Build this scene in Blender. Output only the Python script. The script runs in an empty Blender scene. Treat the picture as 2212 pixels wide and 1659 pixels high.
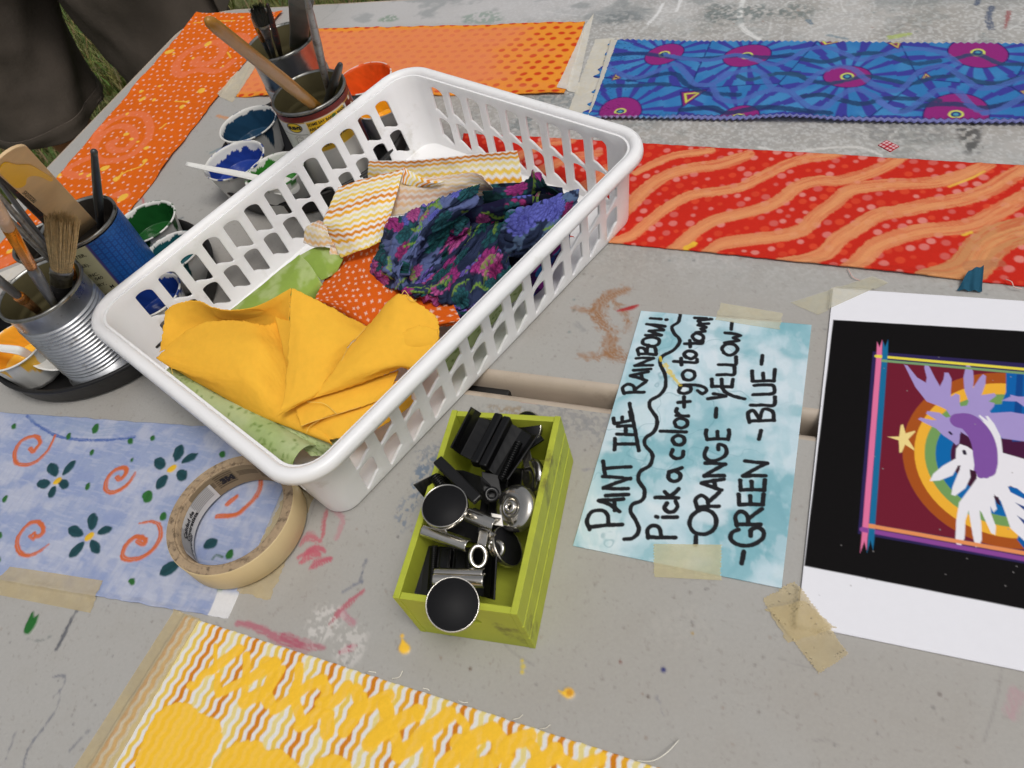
import bpy, bmesh, math, random
import numpy as np
from mathutils import Vector, Matrix
from mathutils.geometry import delaunay_2d_cdt
random.seed(7)
rng = np.random.default_rng(11)
SC = bpy.context.scene
COL = SC.collection

# ------------------------------------------------------------------ camera
TZ = 0.74                    # height of the table tops above the grass
CAMH = 0.49                  # camera above the table tops
FPX, NADX, NADY = 1707.0, 1578.0, 2172.0        # focal length and nadir on a 2212 x 1659 survey grid
GA = math.radians(18.07)     # turn of the tables against the camera
_n = np.array([NADX-1106, NADY-829.5, FPX]); _n /= np.linalg.norm(_n)
_a = np.array([1., 0, 0]) - _n[0]*_n; _a /= np.linalg.norm(_a)
_b = np.cross(_n, _a)
_WX = math.cos(GA)*_a + math.sin(GA)*_b
_WY = math.sin(GA)*_a - math.cos(GA)*_b
_WZ = -_n
cam_d = bpy.data.cameras.new('camera'); cam = bpy.data.objects.new('camera', cam_d); COL.objects.link(cam)
cam_d.sensor_fit = 'HORIZONTAL'; cam_d.sensor_width = 36.0; cam_d.lens = 36.0*FPX/2212.0
cam_d.clip_start = 0.02; cam_d.clip_end = 300.0
_R = Matrix(((_WX[0], -_WX[1], -_WX[2]), (_WY[0], -_WY[1], -_WY[2]), (_WZ[0], -_WZ[1], -_WZ[2])))
cam.matrix_world = Matrix.Translation((0, 0, TZ+CAMH)) @ _R.to_4x4()
cam_d.dof.use_dof = True; cam_d.dof.focus_distance = 0.72; cam_d.dof.aperture_fstop = 18.0
SC.camera = cam

# ------------------------------------------------------------------ sky and sun (bright overcast)
SUN_EL, SUN_ROT = math.radians(66), math.radians(115)
w = bpy.data.worlds.new('World'); SC.world = w; w.use_nodes = True
nt = w.node_tree; bg = nt.nodes['Background']
sky = nt.nodes.new('ShaderNodeTexSky'); sky.sky_type = 'NISHITA'; sky.sun_disc = False
sky.sun_elevation = SUN_EL; sky.sun_rotation = SUN_ROT; sky.air_density = 1.0; sky.dust_density = 6.0; sky.ozone_density = 1.0
hs = nt.nodes.new('ShaderNodeHueSaturation'); hs.inputs['Saturation'].default_value = 0.25
nt.links.new(sky.outputs[0], hs.inputs['Color']); nt.links.new(hs.outputs[0], bg.inputs['Color'])
bg.inputs['Strength'].default_value = 0.112
sd = bpy.data.lights.new('sun', 'SUN'); sun = bpy.data.objects.new('sun', sd); COL.objects.link(sun)
sd.energy = 1.4; sd.angle = math.radians(18); sd.color = (1.0, 0.96, 0.9)
_sv = Vector((math.sin(SUN_ROT)*math.cos(SUN_EL), math.cos(SUN_ROT)*math.cos(SUN_EL), math.sin(SUN_EL)))
sun.rotation_euler = _sv.to_track_quat('Z', 'Y').to_euler()
SC.view_settings.view_transform = 'Standard'; SC.view_settings.look = 'None'
SC.view_settings.exposure = -0.40; SC.view_settings.gamma = 1.0; SC.view_settings.use_curve_mapping = False

# ------------------------------------------------------------------ helpers: survey points
def pt(px, py, h=0.0):
    """a survey reading -> point at height h above the table tops"""
    d = np.array([px-1106, py-829.5, FPX])
    P = d*(CAMH-h)/(d @ _n)
    return np.array([P @ _WX, P @ _WY, TZ+h])
def xy(px, py, h=0.0): return pt(px, py, h)[:2]
def P2(lst, h=0.0): return np.array([pt(a, b, h)[:2] for a, b in lst])
def P3(lst): return np.array([pt(*q) for q in lst])
def pix(v):
    v = np.array(v, float)-np.array([0, 0, TZ+CAMH])
    c = v[0]*_WX+v[1]*_WY+v[2]*_WZ
    return (1106+FPX*c[0]/c[2], 829.5+FPX*c[1]/c[2])
def rgb(r, g=None, b=None):
    if g is None: r, g, b = r
    f = lambda c: (c/255/12.92 if c/255 <= .04045 else ((c/255+.055)/1.055)**2.4)
    return np.array([f(r), f(g), f(b)])

# ------------------------------------------------------------------ helpers: noise and curves
def _hash(ix, iy, seed):
    h = (ix.astype(np.int64)*374761393 + iy.astype(np.int64)*668265263 + seed*974711) & 0x7fffffff
    h = ((h ^ (h >> 13))*1274126177) & 0x7fffffff
    h = ((h ^ (h >> 15))*2246822519) & 0x7fffffff
    return (h ^ (h >> 14))/float(0x7fffffff)
def vnoise(x, y, seed=0):
    x = np.asarray(x, float); y = np.asarray(y, float)
    ix = np.floor(x); iy = np.floor(y); fx = x-ix; fy = y-iy
    fx = fx*fx*(3-2*fx); fy = fy*fy*(3-2*fy)
    a = _hash(ix, iy, seed); b = _hash(ix+1, iy, seed); c = _hash(ix, iy+1, seed); d = _hash(ix+1, iy+1, seed)
    return (a*(1-fx)+b*fx)*(1-fy)+(c*(1-fx)+d*fx)*fy
def fbm(x, y, seed=0, o=4):
    s = 0; a = .5; t = 0
    for k in range(o):
        s = s+a*vnoise(x*2**k+17.3*k, y*2**k-9.1*k, seed+k*13); t += a; a *= .5
    return s/t
def sstep(e0, e1, x):
    t = np.clip((x-e0)/(e1-e0), 0, 1); return t*t*(3-2*t)
def smooth(pts, n=8, closed=False):
    """Catmull-Rom through points of any dimension"""
    p = np.array(pts, float)
    if closed: q = np.vstack([p[-1], p, p[0], p[1]])
    else: q = np.vstack([2*p[0]-p[1], p, 2*p[-1]-p[-2]])
    out = []
    for i in range(1, len(q)-2):
        for k in range(n):
            t = k/n
            out.append(.5*((2*q[i])+(-q[i-1]+q[i+1])*t+(2*q[i-1]-5*q[i]+4*q[i+1]-q[i+2])*t*t+(-q[i-1]+3*q[i]-3*q[i+1]+q[i+2])*t**3))
    if not closed: out.append(q[-2])
    return np.array(out)

# ------------------------------------------------------------------ helpers: painting on arrays of positions
def stroke_field(X, Y, pts, wid):
    """distance minus half width, signed offset, arc length; pts (n,2), wid scalar or n"""
    pts = np.asarray(pts, float); n = len(pts)
    wid = np.full(n, wid) if np.isscalar(wid) else np.asarray(wid, float)
    D = np.full(X.shape, 1.0); O = np.zeros(X.shape); S = np.zeros(X.shape)
    pad = wid.max()*.5+.004
    s0 = 0
    for i in range(n-1):
        a, b = pts[i], pts[i+1]; L = np.hypot(*(b-a))
        if L < 1e-9: continue
        m = np.nonzero((X > min(a[0], b[0])-pad) & (X < max(a[0], b[0])+pad) & (Y > min(a[1], b[1])-pad) & (Y < max(a[1], b[1])+pad))
        if len(m[0]):
            x = X[m]-a[0]; y = Y[m]-a[1]; u = (b-a)/L
            t = np.clip(x*u[0]+y*u[1], 0, L); ox = x-t*u[0]; oy = y-t*u[1]
            d = np.hypot(ox, oy); sg = x*u[1]-y*u[0]
            f = d-.5*(wid[i]+(wid[i+1]-wid[i])*t/L)
            k = f < D[m]
            idx = tuple(q[k] for q in m)
            D[idx] = f[k]; O[idx] = sg[k]; S[idx] = s0+t[k]
        s0 += L
    return D, O, S
def poly_field(X, Y, pts):
    pts = np.asarray(pts, float)
    D, _, _ = stroke_field(X, Y, np.vstack([pts, pts[:1]]), 0.0)
    ins = np.zeros(X.shape, bool); n = len(pts)
    lo = pts.min(0); hi = pts.max(0)
    m = np.nonzero((X >= lo[0]) & (X <= hi[0]) & (Y >= lo[1]) & (Y <= hi[1]))
    if len(m[0]):
        x = X[m]; y = Y[m]; c = np.zeros(x.shape, bool); j = n-1
        for i in range(n):
            if pts[i, 1] != pts[j, 1]:
                k = ((pts[i, 1] > y) != (pts[j, 1] > y)) & (x < (pts[j, 0]-pts[i, 0])*(y-pts[i, 1])/(pts[j, 1]-pts[i, 1])+pts[i, 0])
                c ^= k
            j = i
        ins[m] = c
    return np.where(ins, -D, D)
def cover(f, aa): return np.clip(.5-f/aa, 0, 1)

class Sheet:
    """a thin sheet lying on something: a fine grid with its own colours (print, paint) and relief"""
    def __init__(s, corners, res, z=.0005, world=False, h=0.0, edge=None):
        c = np.array(corners, float) if world else P2(corners, h)
        L = max(np.hypot(*(c[1]-c[0])), np.hypot(*(c[2]-c[3]))); W = max(np.hypot(*(c[3]-c[0])), np.hypot(*(c[2]-c[1])))
        s.nu, s.nv = max(2, int(L/res)+1), max(2, int(W/res)+1); s.res = res
        u, v = np.meshgrid(np.linspace(0, 1, s.nu), np.linspace(0, 1, s.nv))
        s.u, s.v, s.L, s.W = u, v, L, W
        if edge: u, v = edge(u, v, L, W)
        q = lambda k: c[0, k]*(1-u)*(1-v)+c[1, k]*u*(1-v)+c[2, k]*u*v+c[3, k]*(1-u)*v
        s.X, s.Y = q(0), q(1)
        s.Z = np.full(s.X.shape, TZ+h+z)
        s.col = np.zeros(s.X.shape+(3,)); s.gl = np.zeros(s.X.shape)
        s.z0 = TZ+h
    def fill(s, c): s.col[:] = rgb(c)
    def mix(s, al, c, relief=0, gloss=None):
        c = rgb(c) if isinstance(c, tuple) else c
        s.col = s.col*(1-al[..., None])+c*al[..., None]
        if relief: s.Z = s.Z+relief*al
        if gloss is not None: s.gl = s.gl*(1-al)+gloss*al
    def _cut(s, p, pad):
        lo = p.min(0)-pad; hi = p.max(0)+pad
        m = (s.X > lo[0]) & (s.X < hi[0]) & (s.Y > lo[1]) & (s.Y < hi[1])
        r = np.nonzero(m.any(1))[0]; q = np.nonzero(m.any(0))[0]
        if not len(r): return None
        t = object.__new__(Sheet); sl = (slice(r[0], r[-1]+1), slice(q[0], q[-1]+1))
        t.X, t.Y, t.Z, t.col, t.gl, t.res = s.X[sl], s.Y[sl], s.Z[sl], s.col[sl], s.gl[sl], s.res; t.sl = sl
        return t
    def mix_in(s, t, al, c, relief, gloss):
        Sheet.mix(t, al, c, relief, gloss); s.col[t.sl] = t.col; s.Z[t.sl] = t.Z; s.gl[t.sl] = t.gl
        return al
    def stroke(s, pts, wid, c, n=6, px=True, h=0.0, dry=0.0, relief=0.0, gloss=None, rag=0.0, seed=1, op=1.0, fine=2200, soft=0):
        p = P2(pts, h) if px else np.array(pts, float)
        wid_ = wid
        if n > 1 and len(p) > 2:
            if not np.isscalar(wid): wid_ = smooth(np.array(wid)[:, None], n)[:, 0]
            p = smooth(p, n)
        t = s._cut(p, np.max(wid_)*.5+.005)
        if t is None: return
        f, o, a = stroke_field(t.X, t.Y, p, wid_)
        if rag: f = f+rag*(fbm(t.X*350, t.Y*350, seed, 3)-.5)*2
        al = cover(f, max(s.res*1.4, soft))*op
        if dry:
            k = fbm(o*fine, a*60, seed+5, 3)
            tot = a.max()+1e-6
            al = al*(1-dry*sstep(.42, .62, k)*(.4+.6*sstep(.0, 1, a/tot)))
        return s.mix_in(t, al, c, relief, gloss)
    def poly(s, pts, c, px=True, n=1, h=0.0, relief=0.0, gloss=None, rag=0.0, seed=1, op=1.0):
        p = P2(pts, h) if px else np.array(pts, float)
        if n > 1: p = smooth(p, n, True)
        t = s._cut(p, .004)
        if t is None: return
        f = poly_field(t.X, t.Y, p)
        if rag: f = f+rag*(fbm(t.X*300, t.Y*300, seed, 3)-.5)*2
        return s.mix_in(t, cover(f, s.res*1.4)*op, c, relief, gloss)
    def dot(s, px_, py_, r, c, h=0.0, px=True, r2=None, ang=0, **k):
        ctr = xy(px_, py_, h) if px else np.array([px_, py_])
        r2 = r2 or r; t = np.linspace(0, 2*math.pi, 18, endpoint=False)
        x, y = r*np.cos(t), r2*np.sin(t); ca, sa = math.cos(ang), math.sin(ang)
        return s.poly(np.stack([ctr[0]+x*ca-y*sa, ctr[1]+x*sa+y*ca], 1), c, px=False, **k)
    def build(s, name, mat, parent=None, skirt=True):
        nv, nu = s.X.shape
        co = np.stack([s.X, s.Y, s.Z], -1).reshape(-1, 3); col = s.col.reshape(-1, 3); gl = s.gl.reshape(-1)
        idx = np.arange(nv*nu).reshape(nv, nu)
        f = np.stack([idx[:-1, :-1], idx[1:, :-1], idx[1:, 1:], idx[:-1, 1:]], -1).reshape(-1, 4)
        if skirt:
            loop = np.concatenate([idx[0, :-1], idx[:-1, -1], idx[-1, :0:-1], idx[:0:-1, 0]])
            lo = co[loop].copy(); lo[:, 2] = np.minimum(lo[:, 2]-.0003, s.z0+.00005) if skirt is True else lo[:, 2]-skirt
            k = np.arange(len(loop)); b = len(co)+k
            f = np.vstack([f, np.stack([loop, np.roll(loop, -1), np.roll(b, -1), b], 1)])
            co = np.vstack([co, lo]); col = np.vstack([col, col[loop]]); gl = np.concatenate([gl, gl[loop]])
        return mesh_np(name, co, f, mat, parent, col, gl)

def mesh_np(name, co, faces, mat, parent=None, col=None, gl=None, smooth_=True, fix=True):
    co = np.asarray(co, np.float32); faces = np.asarray(faces, np.int32)
    if fix and len(faces):                       # make the first faces of sheets look up
        a, b, c = co[faces[0, 0]], co[faces[0, 1]], co[faces[0, 2]]
        if np.cross(b-a, c-a)[2] < 0: faces = faces[:, ::-1]
    me = bpy.data.meshes.new(name)
    n, k = faces.shape
    me.vertices.add(len(co)); me.vertices.foreach_set('co', co.ravel())
    me.loops.add(n*k); me.loops.foreach_set('vertex_index', np.ascontiguousarray(faces).ravel())
    me.polygons.add(n); me.polygons.foreach_set('loop_start', np.arange(0, n*k, k, dtype=np.int32))
    try: me.polygons.foreach_set('loop_total', np.full(n, k, np.int32))
    except Exception: pass
    me.polygons.foreach_set('use_smooth', np.full(n, smooth_, bool))
    me.update(calc_edges=True)
    if col is not None:
        at = me.color_attributes.new('Col', 'FLOAT_COLOR', 'POINT')
        d = np.ones((len(co), 4), np.float32); d[:, :3] = np.clip(col, 0, 1)
        at.data.foreach_set('color', d.ravel())
    if gl is not None:
        at = me.attributes.new('Gloss', 'FLOAT', 'POINT'); at.data.foreach_set('value', gl.astype(np.float32))
    me.materials.append(mat)
    o = bpy.data.objects.new(name, me); COL.objects.link(o)
    if parent: o.parent = parent; o.matrix_parent_inverse = parent.matrix_world.inverted()
    return o

# ------------------------------------------------------------------ helpers: tags and things
def tag(o, label, cat, group=None):
    o['label'] = label; o['category'] = cat
    if group: o['group'] = group
    return o
def thing(name, loc, label, cat, group=None):
    o = bpy.data.objects.new(name, None); COL.objects.link(o); o.empty_display_size = .02
    o.location = loc; o.matrix_world = Matrix.Translation(loc)
    return tag(o, label, cat, group)
def struct(o, kind='structure'): o['kind'] = kind; return o
def adopt(o, parent):
    o.parent = parent; o.matrix_parent_inverse = parent.matrix_world.inverted(); return o
def fin(name, bm, mat, parent=None, sm=True):
    me = bpy.data.meshes.new(name); bmesh.ops.recalc_face_normals(bm, faces=bm.faces[:]); bm.to_mesh(me); bm.free()
    for m in (mat if isinstance(mat, (list, tuple)) else [mat]): me.materials.append(m)
    if sm: me.polygons.foreach_set('use_smooth', np.ones(len(me.polygons), bool))
    o = bpy.data.objects.new(name, me); COL.objects.link(o)
    if parent: adopt(o, parent)
    return o
def bevel(o, w, seg=2, ang=35):
    m = o.modifiers.new('bevel', 'BEVEL'); m.width = w; m.segments = seg; m.limit_method = 'ANGLE'; m.angle_limit = math.radians(ang)
    try: m.harden_normals = False
    except Exception: pass
    return o
def frame(d):
    d = np.asarray(d, float); d = d/np.linalg.norm(d)
    r = np.cross(d, [0, 0, 1.]) if abs(d[2]) < .95 else np.cross(d, [1., 0, 0])
    r /= np.linalg.norm(r); return r, np.cross(d, r), d
def tube(bm, pts, rad, seg=10, caps=True, flat=None, up=None):
    """swept tube along 3D points; flat=(a,b) scales of the section along the first and second frame axes"""
    pts = np.asarray(pts, float); n = len(pts); rad = np.full(n, rad) if np.isscalar(rad) else np.asarray(rad, float)
    fl = flat or (1, 1); rings = []
    if up is not None: r0 = np.asarray(up, float)
    for i in range(n):
        d = pts[min(i+1, n-1)]-pts[max(i-1, 0)]
        d = d/np.linalg.norm(d)
        if i == 0 and up is None: r, s, _ = frame(d)
        else:
            base = r0 if (up is not None) else r
            r = base-d*(base @ d); r /= np.linalg.norm(r); s = np.cross(d, r)
        ring = []
        for k in range(seg):
            t = 2*math.pi*k/seg
            ring.append(bm.verts.new(pts[i]+rad[i]*(fl[0]*math.cos(t)*r+fl[1]*math.sin(t)*s)))
        rings.append(ring)
    for i in range(n-1):
        for k in range(seg):
            bm.faces.new((rings[i][k], rings[i][(k+1) % seg], rings[i+1][(k+1) % seg], rings[i+1][k]))
    if caps:
        bm.faces.new(rings[0][::-1]); bm.faces.new(rings[-1])
    return rings
def lathe(bm, prof, origin, axis=(0, 0, 1), seg=64, close=False):
    r, s, d = frame(axis); o = np.asarray(origin, float); rings = []
    for rad, z in prof:
        if rad < 1e-7: rings.append([bm.verts.new(o+z*d)])
        else: rings.append([bm.verts.new(o+z*d+rad*(math.cos(2*math.pi*k/seg)*r+math.sin(2*math.pi*k/seg)*s)) for k in range(seg)])
    for A, B in zip(rings[:-1], rings[1:]):
        for k in range(seg):
            k2 = (k+1) % seg
            if len(A) == 1 and len(B) == 1: continue
            if len(A) == 1: bm.faces.new((A[0], B[k2], B[k]))
            elif len(B) == 1: bm.faces.new((A[k], A[k2], B[0]))
            else: bm.faces.new((A[k], A[k2], B[k2], B[k]))
    return rings
def box(bm, lo, hi, M=None):
    v = [bm.verts.new(Vector((x, y, z)) if M is None else M @ Vector((x, y, z))) for z in (lo[2], hi[2]) for y in (lo[1], hi[1]) for x in (lo[0], hi[0])]
    for f in ((0, 2, 3, 1), (4, 5, 7, 6), (0, 1, 5, 4), (2, 6, 7, 3), (0, 4, 6, 2), (1, 3, 7, 5)): bm.faces.new([v[i] for i in f])
def prism(bm, poly2, z0, z1, M=None):
    f = (lambda p, z: Vector((p[0], p[1], z))) if M is None else (lambda p, z: M @ Vector((p[0], p[1], z)))
    A = [bm.verts.new(f(p, z0)) for p in poly2]; B = [bm.verts.new(f(p, z1)) for p in poly2]; n = len(A)
    bm.faces.new(A[::-1]); bm.faces.new(B)
    for i in range(n): bm.faces.new((A[i], A[(i+1) % n], B[(i+1) % n], B[i]))
def rrect(hx, hy, r, seg=8):
    """rounded rectangle outline, counter-clockwise"""
    out = []
    for cx, cy, a0 in ((hx-r, hy-r, 0), (-hx+r, hy-r, 90), (-hx+r, -hy+r, 180), (hx-r, -hy+r, 270)):
        for k in range(seg+1):
            a = math.radians(a0+90*k/seg); out.append((cx+r*math.cos(a), cy+r*math.sin(a)))
    return np.array(out)

# ------------------------------------------------------------------ helpers: materials
def new_mat(name):
    m = bpy.data.materials.new(name); m.use_nodes = True
    return m, m.node_tree, m.node_tree.nodes['Principled BSDF']
def N(nt, t, **k):
    n = nt.nodes.new(t)
    for a, b in k.items(): setattr(n, a, b)
    return n
def noise_node(nt, scale, detail=4, rough=.5, coord='Object', stretch=None):
    tc = N(nt, 'ShaderNodeTexCoord'); no = N(nt, 'ShaderNodeTexNoise')
    no.inputs['Scale'].default_value = scale; no.inputs['Detail'].default_value = detail; no.inputs['Roughness'].default_value = rough
    if stretch:
        mp = N(nt, 'ShaderNodeMapping'); mp.inputs['Scale'].default_value = stretch
        nt.links.new(tc.outputs[coord], mp.inputs[0]); nt.links.new(mp.outputs[0], no.inputs['Vector'])
    else: nt.links.new(tc.outputs[coord], no.inputs['Vector'])
    return no
def ramp(nt, src, p0, c0, p1, c1):
    r = N(nt, 'ShaderNodeValToRGB'); e = r.color_ramp.elements
    e[0].position, e[1].position = p0, p1; e[0].color = (*c0, 1); e[1].color = (*c1, 1)
    nt.links.new(src, r.inputs[0]); return r
def add_bump(nt, bs, src, strength, dist):
    b = N(nt, 'ShaderNodeBump'); b.inputs['Strength'].default_value = strength; b.inputs['Distance'].default_value = dist
    nt.links.new(src, b.inputs['Height'])
    return b
def mat_plain(name, c, rough=.5, metal=0, var=.12, vscale=40, bump=.15, bscale=300, bdist=.0004, spec=.5, sss=0, coat=0, dirt=None, dscale=60, damt=(.5, .7), rvar=.1, stretch=None, alpha=None):
    """painted, moulded or metal surface with uneven tone, grain and optional dirt"""
    m, nt, bs = new_mat(name); c = rgb(c)
    n1 = noise_node(nt, vscale, 5, .6, stretch=stretch)
    r = ramp(nt, n1.outputs['Fac'], .3, tuple(np.clip(c*(1-var), 0, 1)), .7, tuple(np.clip(c*(1+var), 0, 1)))
    out = r.outputs[0]
    if dirt is not None:
        n2 = noise_node(nt, dscale, 6, .65); k = ramp(nt, n2.outputs['Fac'], damt[0], (0, 0, 0), damt[1], (1, 1, 1))
        mx = N(nt, 'ShaderNodeMix', data_type='RGBA'); nt.links.new(k.outputs[0], mx.inputs[0])
        nt.links.new(out, mx.inputs[6]); mx.inputs[7].default_value = (*rgb(dirt), 1); out = mx.outputs[2]
    nt.links.new(out, bs.inputs['Base Color'])
    rr = N(nt, 'ShaderNodeMapRange'); nt.links.new(n1.outputs['Fac'], rr.inputs[0])
    rr.inputs['To Min'].default_value = max(0.02, rough-rvar); rr.inputs['To Max'].default_value = min(1, rough+rvar)
    nt.links.new(rr.outputs[0], bs.inputs['Roughness'])
    bs.inputs['Metallic'].default_value = metal; bs.inputs['Specular IOR Level'].default_value = spec
    if coat: bs.inputs['Coat Weight'].default_value = coat; bs.inputs['Coat Roughness'].default_value = .15
    if sss:
        bs.inputs['Subsurface Weight'].default_value = sss; bs.inputs['Subsurface Radius'].default_value = (.6, .6, .6); bs.inputs['Subsurface Scale'].default_value = .004
    if bump:
        n3 = noise_node(nt, bscale, 3, .6, stretch=stretch); b = add_bump(nt, bs, n3.outputs['Fac'], bump, bdist); nt.links.new(b.outputs[0], bs.inputs['Normal'])
    if alpha is not None: bs.inputs['Alpha'].default_value = alpha
    return m
def mat_col(name, rough=.85, weave=0, wstr=.25, var=.06, vscale=250, spec=.3, transl=0, bump=.0, bscale=200, gloss_rough=.35, alpha=None, alphanoise=0):
    """colours come from the sheet's printed or painted colour attribute; weave and grain from nodes"""
    m, nt, bs = new_mat(name)
    at = N(nt, 'ShaderNodeAttribute', attribute_name='Col'); gl = N(nt, 'ShaderNodeAttribute', attribute_name='Gloss')
    n1 = noise_node(nt, vscale, 4, .65)
    k = ramp(nt, n1.outputs['Fac'], .25, (1-var,)*3, .75, (1+var*.6,)*3)
    mx = N(nt, 'ShaderNodeMix', data_type='RGBA', blend_type='MULTIPLY'); mx.inputs[0].default_value = 1
    nt.links.new(at.outputs['Color'], mx.inputs[6]); nt.links.new(k.outputs[0], mx.inputs[7])
    nt.links.new(mx.outputs[2], bs.inputs['Base Color'])
    rr = N(nt, 'ShaderNodeMapRange'); nt.links.new(gl.outputs['Fac'], rr.inputs[0]); rr.inputs['To Min'].default_value = rough; rr.inputs['To Max'].default_value = gloss_rough
    nt.links.new(rr.outputs[0], bs.inputs['Roughness']); bs.inputs['Specular IOR Level'].default_value = spec
    h = None
    if weave:
        tc = N(nt, 'ShaderNodeTexCoord'); ws = []
        for d in ('X', 'Y'):
            wv = N(nt, 'ShaderNodeTexWave', wave_type='BANDS', bands_direction=d); wv.inputs['Scale'].default_value = weave
            wv.inputs['Distortion'].default_value = 1.2; wv.inputs['Detail'].default_value = 1; nt.links.new(tc.outputs['Object'], wv.inputs['Vector']); ws.append(wv)
        ad = N(nt, 'ShaderNodeMath', operation='ADD'); nt.links.new(ws[0].outputs['Fac'], ad.inputs[0]); nt.links.new(ws[1].outputs['Fac'], ad.inputs[1])
        b = add_bump(nt, bs, ad.outputs[0], wstr, .0004); nt.links.new(b.outputs[0], bs.inputs['Normal']); h = b
    if bump:
        n3 = noise_node(nt, bscale, 4, .6); b2 = add_bump(nt, bs, n3.outputs['Fac'], bump, .0006)
        if h: nt.links.new(h.outputs[0], b2.inputs['Normal'])
        nt.links.new(b2.outputs[0], bs.inputs['Normal'])
    if transl:
        out = nt.nodes['Material Output']; tr = N(nt, 'ShaderNodeBsdfTranslucent'); nt.links.new(mx.outputs[2], tr.inputs['Color'])
        ms = N(nt, 'ShaderNodeMixShader'); ms.inputs[0].default_value = transl
        nt.links.new(bs.outputs[0], ms.inputs[1]); nt.links.new(tr.outputs[0], ms.inputs[2]); nt.links.new(ms.outputs[0], out.inputs['Surface'])
    if alpha is not None:
        if alphanoise:
            n4 = noise_node(nt, alphanoise, 3); r2 = N(nt, 'ShaderNodeMapRange'); nt.links.new(n4.outputs['Fac'], r2.inputs[0])
            r2.inputs['To Min'].default_value = alpha-.15; r2.inputs['To Max'].default_value = min(1, alpha+.12); nt.links.new(r2.outputs[0], bs.inputs['Alpha'])
        else: bs.inputs['Alpha'].default_value = alpha
    return m
# ================================================================== materials of the large things
M_grass_ground = mat_plain('ground soil and thatch', (92, 96, 52), .95, var=.45, vscale=9, bump=.6, bscale=40, bdist=.02, dirt=(58, 52, 34), dscale=5)
def mat_table():
    m = mat_col('moulded table plastic', .55, var=.05, vscale=420, spec=.4, bump=.35, bscale=520, gloss_rough=.28)
    return m
M_table = mat_table()
M_tableside = mat_plain('table rim plastic', (186, 172, 156), .5, var=.08, vscale=25, bump=.2, bscale=400, dirt=(120, 96, 78), dscale=18, damt=(.55, .8))
M_tablemetal = mat_plain('grey powder coated steel', (120, 120, 120), .45, .6)
M_blackplastic = mat_plain('black plastic', (22, 21, 21), .45, var=.25, vscale=60, bump=.1, bscale=500, dirt=(70, 52, 58), dscale=26, damt=(.64, .74))
M_basket = mat_plain('white moulded polypropylene', (245, 245, 246), .32, var=.02, vscale=14, bump=.05, bscale=260, dirt=(216, 214, 208), dscale=34, damt=(.6, .8), spec=.45, sss=.25, rvar=.05)
M_steel = mat_plain('tin plate', (204, 206, 208), .30, .9, var=.16, vscale=55, bump=.12, bscale=160, dirt=(128, 122, 112), dscale=45, damt=(.58, .72), rvar=.12)
M_lacquer = mat_plain('olive can lacquer', (112, 104, 74), .42, .35, var=.12, vscale=30, bump=.1)
M_darkcan = mat_plain('dark stained can', (52, 47, 42), .5, .3, var=.3, vscale=40)
M_rimsteel = mat_plain('worn can rim', (150, 150, 146), .35, .9, var=.2, vscale=120, dirt=(70, 70, 60), dscale=90, damt=(.55, .65))

# ================================================================== ground
bm = bmesh.new()
n = 40
for r in (0,):
    vs = [[bm.verts.new((-60+120*i/n, -60+120*j/n, 0)) for i in range(n+1)] for j in range(n+1)]
    for j in range(n):
        for i in range(n): bm.faces.new((vs[j][i], vs[j][i+1], vs[j+1][i+1], vs[j+1][i]))
struct(fin('ground', bm, M_grass_ground))

# ================================================================== the two folding tables
class Top(Sheet):
    def __init__(s, x0, x1, y0, y1, res, dense, corners, r=.07):
        xs = np.concatenate([[x0], np.arange(max(dense[0], x0+.001), dense[1], res), np.arange(dense[1], x1, .05), [x1]])
        ys = np.concatenate([[y0], np.arange(max(dense[2], y0+.001), min(dense[3], y1-.001), res), ([] if dense[3] >= y1 else [dense[3]]), [y1]])
        if y0 < dense[2]: ys = np.unique(np.concatenate([np.linspace(y0, dense[2], 8), ys]))
        s.res = res
        X, Y = np.meshgrid(xs, ys)
        dt = np.clip(r-(y1-Y), 0, r); db = np.clip(r-(Y-y0), 0, r)
        ins_l = np.where('tl' in corners, r-np.sqrt(np.maximum(r*r-dt*dt, 0)), 0)+np.where('bl' in corners, r-np.sqrt(np.maximum(r*r-db*db, 0)), 0)
        ins_r = r-np.sqrt(np.maximum(r*r-dt*dt, 0))+r-np.sqrt(np.maximum(r*r-db*db, 0))
        t = (X-x0)/(x1-x0)
        s.X = np.where(X < -.3, np.maximum(X, x0+ins_l+(X-x0)*.02*(ins_l > 0)), np.where(X > .6, np.minimum(X, x1-ins_r), X))
        s.Y = Y; s.Z = np.full(X.shape, TZ); s.col = np.zeros(X.shape+(3,)); s.gl = np.zeros(X.shape); s.z0 = TZ
        s.u = s.v = None
def table(x0, x1, y0, y1, dense, res, label, corners, seed, sag):
    t = thing('folding_table', ((x0+x1)/2, (y0+y1)/2, 0), label, 'table', 'tables pushed together')
    T = Top(x0, x1, y0, y1, res, dense, corners)
    X, Y = T.X, T.Y
    T.fill((170, 168, 164))
    k = fbm(X*7, Y*7, seed, 5); T.mix(sstep(.45, .75, k)*.35, (160, 152, 142))
    k = fbm(X*60, Y*60, seed+3, 4); T.mix(sstep(.5, .8, k)*.14, (158, 152, 144))
    k = fbm(X*420, Y*420, seed+9, 2); T.mix(sstep(.74, .84, k)*.28, (132, 124, 116))
    T.Z = T.Z+.0008*(fbm(X*5, Y*5, seed+2, 3)-.5)
    return t, T
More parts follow.
